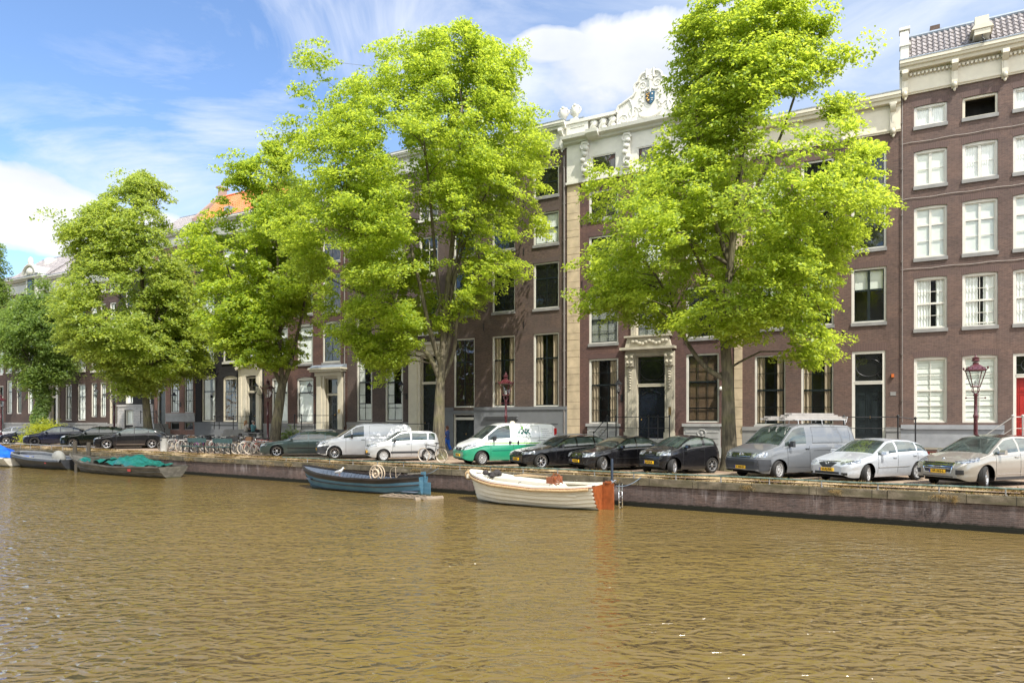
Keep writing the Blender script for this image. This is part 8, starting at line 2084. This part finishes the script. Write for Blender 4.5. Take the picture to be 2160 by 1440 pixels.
seq = [(362, 3.0, 'a', 62), (369, 3.8, 'c', 50), (376, 2.9, 'h', 70), (384, 3.6, 'g', 58), (392, 4.2, 'b', 66), (399, 3.0, 'i', 75), (407, 3.9, 'c', 52), (416, 3.0, 'a', 48), (425, 2.6, 'd', 24), (436, 3.3, 'f', 60), (444, 2.8, 'e', 18), (453, 3.8, 'g', 64), (461, 3.0, 'i', 30), (469, 3.9, 'c', 55), (477, 3.1, 'h', 68), (484, 3.7, 'f', 60), (491, 2.9, 'a', 72), (498, 3.5, 'f', 62), (505, 2.8, 'i', 55), (512, 3.4, 'b', 40), (519, 2.7, 'c', 48), (526, 3.4, 'g', 35), (533, 2.8, 'e', 46), (540, 3.5, 'a', 60), (547, 2.9, 'b', 38), (555, 3.6, 'g', 44), (604, 6.4, 'c', 20), (617, 6.6, 'h', 12), (487, 4.5, 'h', 60), (496, 4.7, 'a', 55), (509, 4.4, 'g', 62), (522, 4.6, 'f', 50), (537, 4.6, 'i', 58), (550, 4.5, 'h', 52), (380, 4.6, 'a', 57), (430, 4.5, 'h', 64)]
seq.sort()
rr = random.Random(9)
words_ = {'a': 'silver bicycle with black tyres', 'b': 'white bicycle with cream tyres and brown crate', 'c': 'black bicycle with cream tyres and black crate', 'd': 'only purple bicycle, a brown crate on its front', 'e': 'red bicycle with cream tyres', 'f': 'dark blue bicycle', 'g': 'salmon pink bicycle with black crate', 'h': 'dark grey bicycle', 'i': 'silver bicycle with cream tyres and black crate'}
nth = {}; ord_ = ['first', 'second', 'third', 'fourth', 'fifth', 'sixth', 'seventh']
tot_ = {k: sum(1 for q in seq if q[2] == k and q[0] < 600) for k in protos}
for px, t_, k, ang in seq:
    p = protos[k]
    o = p[0] if not p[1] else copy_tree(p[0]); p[1] = True
    o.location = QL.at(px, t_); o.rotation_euler = (R(rr.uniform(-7, 7)), 0, QL.rz + R(ang) + rr.uniform(-.12, .12)); o.scale = (rr.uniform(0.96, 1.05),) * 3
    i = nth.get(k, 0); nth[k] = i + 1
    tag(o, words_[k] + ('' if tot_[k] == 1 else ', %s of these from the litter bin' % ord_[i]) if px < 600 else words_[k].split(' with')[0] + ' standing beyond the forked trunk', 'bicycle', 'parked bicycles')
# steel bicycle stands
m = MB(); m.tube([(0, -0.35, 0), (0, -0.35, 0.65), (0, -0.25, 0.78), (0, 0.25, 0.78), (0, 0.35, 0.65), (0, 0.35, 0)], 0.025, 8); me = m.mesh('bicycle_stand', STEEL, 'all')
for i in range(9):
    o = link('bicycle_stand', me); o.location = QL.at(366 + i * 22, 2.3); o.rotation_euler = (0, 0, QL.rz + R(-20)); tag(o, '%s steel hoop stand counted from the litter bin' % ('nearest', 'second', 'third', 'fourth', 'fifth', 'sixth', 'seventh', 'eighth', 'farthest')[i], 'bicycle stand', 'steel bicycle stands')

# ------------------------------------------------------------------ verge: dry soil and dry grass along the coping
b = MB(); S_a, S_b = -150.0, 60.0; n = 900; rr = random.Random(4)
cols__ = 5; prof = [(0.20, -0.10), (0.36, -0.02), (0.62, 0.05), (0.95, 0.035), (1.3, -0.01)]
for i in range(n + 1):
    a = S_a + (S_b - S_a) * i / n
    for j, (t_, z) in enumerate(prof):
        p = QL.w(a, t_ + 0.05 * math.sin(a * 2.3 + j), z + (0.03 * math.sin(a * 1.9 + j) + rr.uniform(-.012, .012)) * (0 if j in (0, 4) else 1)); b.v.append(tuple(p))
for i in range(n):
    for j in range(4): k = i * 5 + j; b.f.append((k, k + 5, k + 6, k + 1)); b.m.append(0)
t = NT('dry_soil'); o_ = t.obj(); t.base(t.ramp(t.noise(o_, 3.0, 7, 0.65), [(0.3, (0.10, 0.07, 0.035)), (0.5, (0.30, 0.22, 0.12)), (0.72, (0.48, 0.37, 0.21))])).set(0.95); t.bump(t.noise(o_, 25, 4), 0.8, 0.03)
tag(b.build('earth_verge', t.mat, None, 'all'), kind='structure')
def blades(name, label, n, mat, sampler, h0, h1, seed, wid=0.010):
    rg = np.random.default_rng(seed); P = sampler(rg, n); an = rg.uniform(0, 6.283, n); h = rg.uniform(h0, h1, n) * P[:, 3]; ln = rg.normal(0, 0.6, (n, 2)) * h[:, None]
    w_ = wid * rg.uniform(0.7, 1.6, n); dx = np.stack([np.cos(an) * w_, np.sin(an) * w_, np.zeros(n)], 1); B_ = P[:, :3]
    mid = B_ + np.stack([ln[:, 0] * 0.35, ln[:, 1] * 0.35, np.where(P[:, 4] > 0.95, -h * 0.25 * P[:, 4], h * 0.65)], 1); tip = B_ + np.stack([ln[:, 0], ln[:, 1], h * (0.9 - 0.9 * np.clip(P[:, 4], 0, 3))], 1)
    V = np.stack([B_ - dx, B_ + dx, mid + dx * 0.7, tip, mid - dx * 0.7], 1).reshape(-1, 3)
    me = bpy.data.meshes.new(name); me.vertices.add(5 * n); me.vertices.foreach_set('co', V.astype(np.float32).ravel()); me.loops.add(5 * n); me.loops.foreach_set('vertex_index', np.arange(5 * n, dtype=np.int32)); me.polygons.add(n); me.polygons.foreach_set('loop_start', np.arange(0, 5 * n, 5, dtype=np.int32))
    try: me.polygons.foreach_set('loop_total', np.full(n, 5, dtype=np.int32))
    except Exception: pass
    me.materials.append(mat); me.update(calc_edges=True); o = link(name, me); return tag(o, label, 'grass', kind='stuff')
STRAW = leaf_mat('straw', (0.52, 0.38, 0.17), (0.24, 0.16, 0.07), (0.40, 0.28, 0.10)); GRN = leaf_mat('weed_green', (0.16, 0.20, 0.04), (0.06, 0.09, 0.02), (0.2, 0.26, 0.03))
def smp(rg, n):
    k = 700; cs = rg.uniform(QL.s_at(-60), QL.s_at(2250), k); w_ = 0.4 + rg.uniform(0, 1, k) ** 3 * 2.0; idx = rg.choice(k, n, p=w_ / w_.sum()); a = cs[idx] + rg.normal(0, 0.28, n); t_ = 0.45 + abs(rg.normal(0, 0.33, n)); t_ = np.where(rg.uniform(0, 1, n) < 0.16, 0.05 + rg.uniform(0, .3, n), t_)
    sc = np.clip(w_[idx] / 1.6, 0.4, 1.3); z = np.interp(t_, [0.0, 0.3, 0.45, 0.9, 1.4], [COPE_Z, COPE_Z, 0.0, 0.03, 0.0])
    D = QL.D + t_; return np.stack([D * QL.n[0] + a * QL.d[0], D * QL.n[1] + a * QL.d[1], z, sc, rg.uniform(0, 0.5, n)], 1)
blades('dry_grass', 'dry straw coloured grass along the quay edge', 60000, STRAW, smp, 0.03, 0.12, 31, 0.006)
blades('green_weeds', 'sparse green weeds along the quay edge', 5000, GRN, smp, 0.03, 0.12, 32, 0.006)
def hangers(rg, n):
    spots = [(690, 1.2, 0.25), (705, 0.7, .2), (572, 0.9, .25), (405, 0.8, .2), (225, 1.4, .3), (250, 1.2, .3), (1300, .2, .1), (1577, 0.35, .14), (1764, .25, .12), (2014, 0.12, .2), (1985, .4, .08), (612, .5, .2), (880, .5, .1), (480, 1.4, .12), (350, 1.2, .15)]
    k = rg.choice(len(spots), n); a = np.array([QL.s_at(spots[i][0]) for i in k]) + rg.normal(0, 0.35, n) * np.array([spots[i][1] for i in k]); t_ = -0.08 - rg.uniform(0, .12, n)
    D = QL.D + t_; z = COPE_Z - 0.02 - rg.uniform(0, 1, n) * np.array([spots[i][2] for i in k]); return np.stack([D * QL.n[0] + a * QL.d[0], D * QL.n[1] + a * QL.d[1], z, np.ones(n), rg.uniform(1.0, 2.6, n)], 1)
blades('hanging_dry_weeds', 'dry weeds hanging over the stone coping', 2600, STRAW, hangers, 0.04, 0.13, 33, 0.004)

# ------------------------------------------------------------------ people
SKIN = plain('skin', (0.50, 0.27, 0.19), 0.6, var=0.04)
def figure(name, label, joints, edges, radii, loc, rz, clothes, hair, group='people in the street', hands=(), head=None):
    root = empty(name, loc, rz, label, 'person', group)
    me = bpy.data.meshes.new('body'); names = list(joints); ix = {k: i for i, k in enumerate(names)}
    vs = [joints[k] for k in names]; es = [(ix[a], ix[b_]) for a, b_ in edges]; rad = [radii[k] for k in names]
    # five bent fingers and a thumb's root on the palm
    for (w_, h_, sd_) in hands:
        W1, H1 = Vector(joints[w_]), Vector(joints[h_]); d = (H1 - W1).normalized(); side_ = Vector((0, 1, 0)); pi = ix[h_]
        for q, L_ in ((-1.5, 0.07), (-0.5, 0.085), (0.5, 0.08), (1.5, 0.065)):
            a = H1 + d * 0.03 + side_ * 0.018 * q; b_ = a + d * L_ * 0.55 + Vector((-0.008, 0, 0)); c = b_ + (d + Vector((-0.5, 0, 0))).normalized() * L_ * 0.45
            k = len(vs); vs += [tuple(a), tuple(b_), tuple(c)]; rad += [0.010, 0.0085, 0.007]; es += [(pi, k), (k, k + 1), (k + 1, k + 2)]
        a = W1.lerp(H1, 0.5) + Vector((-0.03, 0, 0)); b_ = a + (d + Vector((-0.6, 0, 0))).normalized() * 0.05; k = len(vs); vs += [tuple(a), tuple(b_)]; rad += [0.012, 0.009]; es += [(ix[w_], k), (k, k + 1)]
    me.from_pydata(vs, es, []); o = bpy.data.objects.new('body', me); COL.objects.link(o)
    md = o.modifiers.new('skin', 'SKIN'); md.use_smooth_shade = True
    for i, v in enumerate(me.skin_vertices[0].data): v.radius = (rad[i], rad[i]); v.use_root = (i == 0)
    s = o.modifiers.new('sub', 'SUBSURF'); s.levels = 1; s.render_levels = 1
    bpy.context.view_layer.update()
    fin = bpy.data.meshes.new_from_object(o.evaluated_get(bpy.context.evaluated_depsgraph_get())); bpy.data.objects.remove(o)
    m = MB(); m.add([tuple(v.co) for v in fin.vertices], [tuple(p.vertices) for p in fin.polygons])
    hd = Vector(head); 
    m.blob(hd, (0.098, 0.078, 0.118), 14, 10); m.blob(hd + Vector((-0.10, 0, -0.01)), (0.022, 0.013, 0.02), 6, 5)
    for s_ in (-1, 1): m.blob(hd + Vector((0.0, s_ * 0.078, -0.01)), (0.02, 0.012, 0.03), 6, 5); m.blob(hd + Vector((-0.088, s_ * 0.032, 0.012)), (0.012, 0.014, 0.009), 6, 4)
    m.blob(hd + Vector((-0.09, 0, -0.055)), (0.014, 0.026, 0.009), 6, 4)
    m.build('body', SKIN, root, smooth='all')
    for nm, mb, mat in clothes: mb.build(nm, mat, root, smooth='all')
    hair[0].build('hair', hair[1], root, smooth='all'); return root
J = dict(pelvis=(0, 0, .95), belly=(0, 0, 1.1), chest=(0, 0, 1.3), neck=(0, 0, 1.44), skull=(-.01, 0, 1.54), hipL=(0, -.09, .92), hipR=(0, .09, .92), kneeL=(-.16, -.09, .50), kneeR=(.06, .09, .50), ankL=(-.20, -.09, .09), ankR=(.26, .09, .13), toeL=(-.34, -.09, .04), toeR=(.16, .09, .03), shL=(0, -.17, 1.37), shR=(0, .17, 1.37), elL=(.05, -.21, 1.10), elR=(-.05, .21, 1.10), wrL=(-.10, -.19, .92), wrR=(-.2, .17, .95), haL=(-.17, -.17, .90), haR=(-.27, .15, .95))
E_ = [('pelvis', 'belly'), ('belly', 'chest'), ('chest', 'neck'), ('neck', 'skull'), ('pelvis', 'hipL'), ('pelvis', 'hipR'), ('hipL', 'kneeL'), ('kneeL', 'ankL'), ('ankL', 'toeL'), ('hipR', 'kneeR'), ('kneeR', 'ankR'), ('ankR', 'toeR'), ('chest', 'shL'), ('chest', 'shR'), ('shL', 'elL'), ('shR', 'elR'), ('elL', 'wrL'), ('elR', 'wrR'), ('wrL', 'haL'), ('wrR', 'haR')]
RD = dict(pelvis=.13, belly=.115, chest=.125, neck=.05, skull=.055, hipL=.09, hipR=.09, kneeL=.055, kneeR=.055, ankL=.036, ankR=.036, toeL=.035, toeR=.035, shL=.06, shR=.06, elL=.042, elR=.042, wrL=.028, wrR=.028, haL=.03, haR=.03)
def lump(pts, rs, n=12): m = MB(); m.tube(pts, rs, n); return m
dot = NT('navy_dotted_blouse'); o_ = dot.obj(); vo = dot.n('ShaderNodeTexVoronoi'); vo.inputs['Scale'].default_value = 30; dot.l(o_, vo.inputs[0])
dot.base(dot.mix(dot.math('LESS_THAN', vo.outputs[0], 0.18), (0.018, 0.045, 0.17), (0.5, 0.5, 0.55))).set(0.8)
BLUEC = plain('cobalt_trousers', (0.01, 0.09, 0.42), 0.8)
cl = [('blouse', lump([(0, 0, .86), (0, 0, 1.0), (0, 0, 1.15), (0, 0, 1.30), (0, 0, 1.41), (0, 0, 1.45)], [.175, .165, .15, .165, .13, .07]), dot.mat),
      ('sleeve', lump([J['shL'], J['elL']], [.075, .06]).tube([J['shR'], J['elR']], [.075, .06], 10), dot.mat),
      ('trousers', lump([(0, -.07, .95), (-.08, -.09, .7), J['kneeL'], (-.19, -.09, .2)], [.12, .11, .09, .10]).tube([(0, .07, .95), (.03, .09, .7), J['kneeR'], (.22, .09, .22)], [.12, .11, .09, .10], 12), BLUEC),
      ('shoe', MB().blob((-.26, -.09, .045), (.12, .045, .045)).blob((.20, .09, .055), (.12, .045, .045)), TRIM)]
h = MB(); h.blob((0.02, 0, 1.62), (.105, .095, .115), 14, 9); h.blob((0.07, 0, 1.55), (.05, .07, .08), 10, 7)
figure('person', 'person in navy dotted blouse and cobalt blue trousers walking behind the elm', J, E_, RD, QL.at(943, 10.4) + Vector((0, 0, 0)), QL.rz, cl, (h, plain('auburn_hair', (0.10, 0.035, 0.015), 0.7)), hands=(('wrL', 'haL', -1), ('wrR', 'haR', 1)), head=(-.01, 0, 1.59))
# two seated on the black house's stoop, backs to the water: seat height 0
Jn = dict(pelvis=(0, 0, .10), belly=(0, 0, .27), chest=(0, 0, .45), neck=(0, 0, .60), skull=(-.01, 0, .70), hipL=(-.04, -.09, .09), hipR=(-.04, .09, .09), kneeL=(-.44, -.11, .12), kneeR=(-.44, .11, .12), ankL=(-.47, -.11, -.30), ankR=(-.47, .11, -.30), toeL=(-.60, -.11, -.36), toeR=(-.60, .11, -.36), shL=(0, -.17, .53), shR=(0, .17, .53), elL=(-.06, -.22, .27), elR=(-.06, .22, .27), wrL=(-.26, -.15, .20), wrR=(-.26, .15, .20), haL=(-.33, -.11, .20), haR=(-.33, .11, .20))
for i in (0, 1):
    mt = (plain('pale_floral_top', (0.42, 0.38, 0.33), 0.8, var=0.3, vs=30), plain('teal_shirt', (0.06, 0.16, 0.18), 0.8))[i]
    cl = [('shirt', lump([(0, 0, .03), (0, 0, .2), (0, 0, .4), (0, 0, .55), (0, 0, .60)], [.17, .155, .17, .14, .06]), mt), ('sleeve', lump([Jn['shL'], Jn['elL']], [.078, .06]).tube([Jn['shR'], Jn['elR']], [.078, .06], 10), mt),
          ('trousers', lump([(0, -.07, .09), Jn['kneeL'], (-.47, -.11, -.2)], [.11, .08, .06]).tube([(0, .07, .09), Jn['kneeR'], (-.47, .11, -.2)], [.11, .08, .06], 12), TRIM), ('shoe', MB().blob((-.53, -.11, -.36), (.12, .045, .045)).blob((-.53, .11, -.36), (.12, .045, .045)), TRIM)]
    h = MB(); h.blob((0.025, 0, .785), (.105, .097, .12), 14, 9)
    if i == 0: h.tube([(.07, 0, .80), (.11, 0, .62), (.13, 0, .45)], [.08, .085, .04], 10)
    p = FL.at((519, 534)[i], -1.9, 1.18)
    figure('person', ('person with long fair hair and pale patterned top, sitting beyond the bicycles', 'person with short grey hair and teal shirt, seen from behind beyond the bicycles')[i], Jn, E_, RD, p, FL.rz + R(-90), cl, (h, (plain('fair_hair', (0.36, 0.20, 0.09), 0.7), plain('grey_hair', (0.22, 0.19, 0.17), 0.8))[i]), hands=(('wrL', 'haL', -1), ('wrR', 'haR', 1)), head=(-.01, 0, .75))
m = MB(); m.box(-1.3, 1.3, -0.2, 0.2, 1.08, 1.15)
for x in (-1.1, 0, 1.1): m.box(x - 0.1, x + 0.1, -0.18, 0.18, 0.12, 1.08)
o = m.build('stone_ledge', GREY, None); o.location = FL.at(526, -1.9, 0); o.rotation_euler = (0, 0, FL.rz); tag(o, 'grey stone ledge the two people sit on, behind the bicycles', 'ledge')
# ------------------------------------------------------------------ the bank behind the viewer: it stands in the windows, the car paint and the water as reflections
sheet('far_bank', [QL.w(S0 - 100, -27.5), QL.w(S1 + 150, -27.5), QL.w(S1 + 150, -400), QL.w(S0 - 100, -400)], -0.35, MC['street'])
for i, (a, b_, h, mat, lab) in enumerate(((-75, -28, 15.5, BRICKS['dark'], 'dark brick row house across the canal, seen only as a reflection'), (-27, 12, 17.0, PALE, 'cream stone house across the canal, seen only as a reflection'), (13, 50, 16.0, BRICKS['redbrown'], 'red brown brick house across the canal, seen only as a reflection'))):
    o = empty('canal_house', QL.w(b_, -38.0, -0.35), QL.rz + math.pi, lab, 'house', 'houses on the near bank')
    W_h = b_ - a; ops = []
    n = int(W_h / 3.1)
    for k in range(n):
        for j in range(4):
            x = (k + 0.5) * W_h / n; z = 1.6 + j * 3.7
            if z + 2.2 < h - 1.2: ops.append((x - 0.6, x + 0.6, z, z + 2.2 - 0.2 * j))
    fm = MB(); pm = MB()
    wall(o, W_h, h, ops, mat)
    for (x0, x1, z0, z1) in ops[:90]:
        w_ = MB(); w_.box(x0, x0 + 0.1, 0.02, 0.2, z0, z1); w_.box(x1 - 0.1, x1, 0.02, 0.2, z0, z1); w_.box(x0 + 0.1, x1 - 0.1, 0.02, 0.2, z1 - 0.1, z1); w_.box(x0 + 0.1, x1 - 0.1, 0.02, 0.2, z0, z0 + 0.1); w_.box(x0 + 0.1, x1 - 0.1, 0.06, 0.14, (z0 + z1) / 2 - 0.04, (z0 + z1) / 2 + 0.04)
        wf = w_.build('window', WHITE, o); q = MB(); q.box(x0 + 0.1, x1 - 0.1, 0.15, 0.17, z0 + 0.1, z1 - 0.1); q.build('pane', GLASS, wf)
    cornice(o, W_h, h + 0.4, frieze=1.2, mat=WHITE)
    roof(o, W_h, h + 0.3, TILE_GREY, slope=45, run=3.5, real=False)
rg = np.random.default_rng(77); Ps = []
for a in (-58, -41, -23, -9, 9, 24, 40):
    n = 9000; u = rg.normal(size=(n, 3)); u /= np.linalg.norm(u, axis=1, keepdims=True); u *= (rg.uniform(0, 1, n) ** 0.4)[:, None]
    r_ = 4.6 + rg.uniform(-.6, .8); c = QL.w(a, -31.5, 8.2)
    P = np.array(tuple(c)) + u * np.array([r_, r_, 4.6]); lump_ = np.sin(P[:, 0] * 1.7) + np.sin(P[:, 1] * 1.9 + 1) + np.sin(P[:, 2] * 2.1 + 2)
    Ps.append(P[lump_ > -0.7])
P = np.concatenate(Ps); Nn = np.array([0, 0, 1.0]) + rg.normal(0, 0.6, P.shape); Nn /= np.linalg.norm(Nn, axis=1, keepdims=True)
o = link('foliage_across_the_canal', leaves_mesh('foliage_across_the_canal', P, Nn, 0.42, rg, LEAF_DEEP)); tag(o, 'green foliage of the trees across the canal, seen as a reflection', 'foliage', kind='stuff')
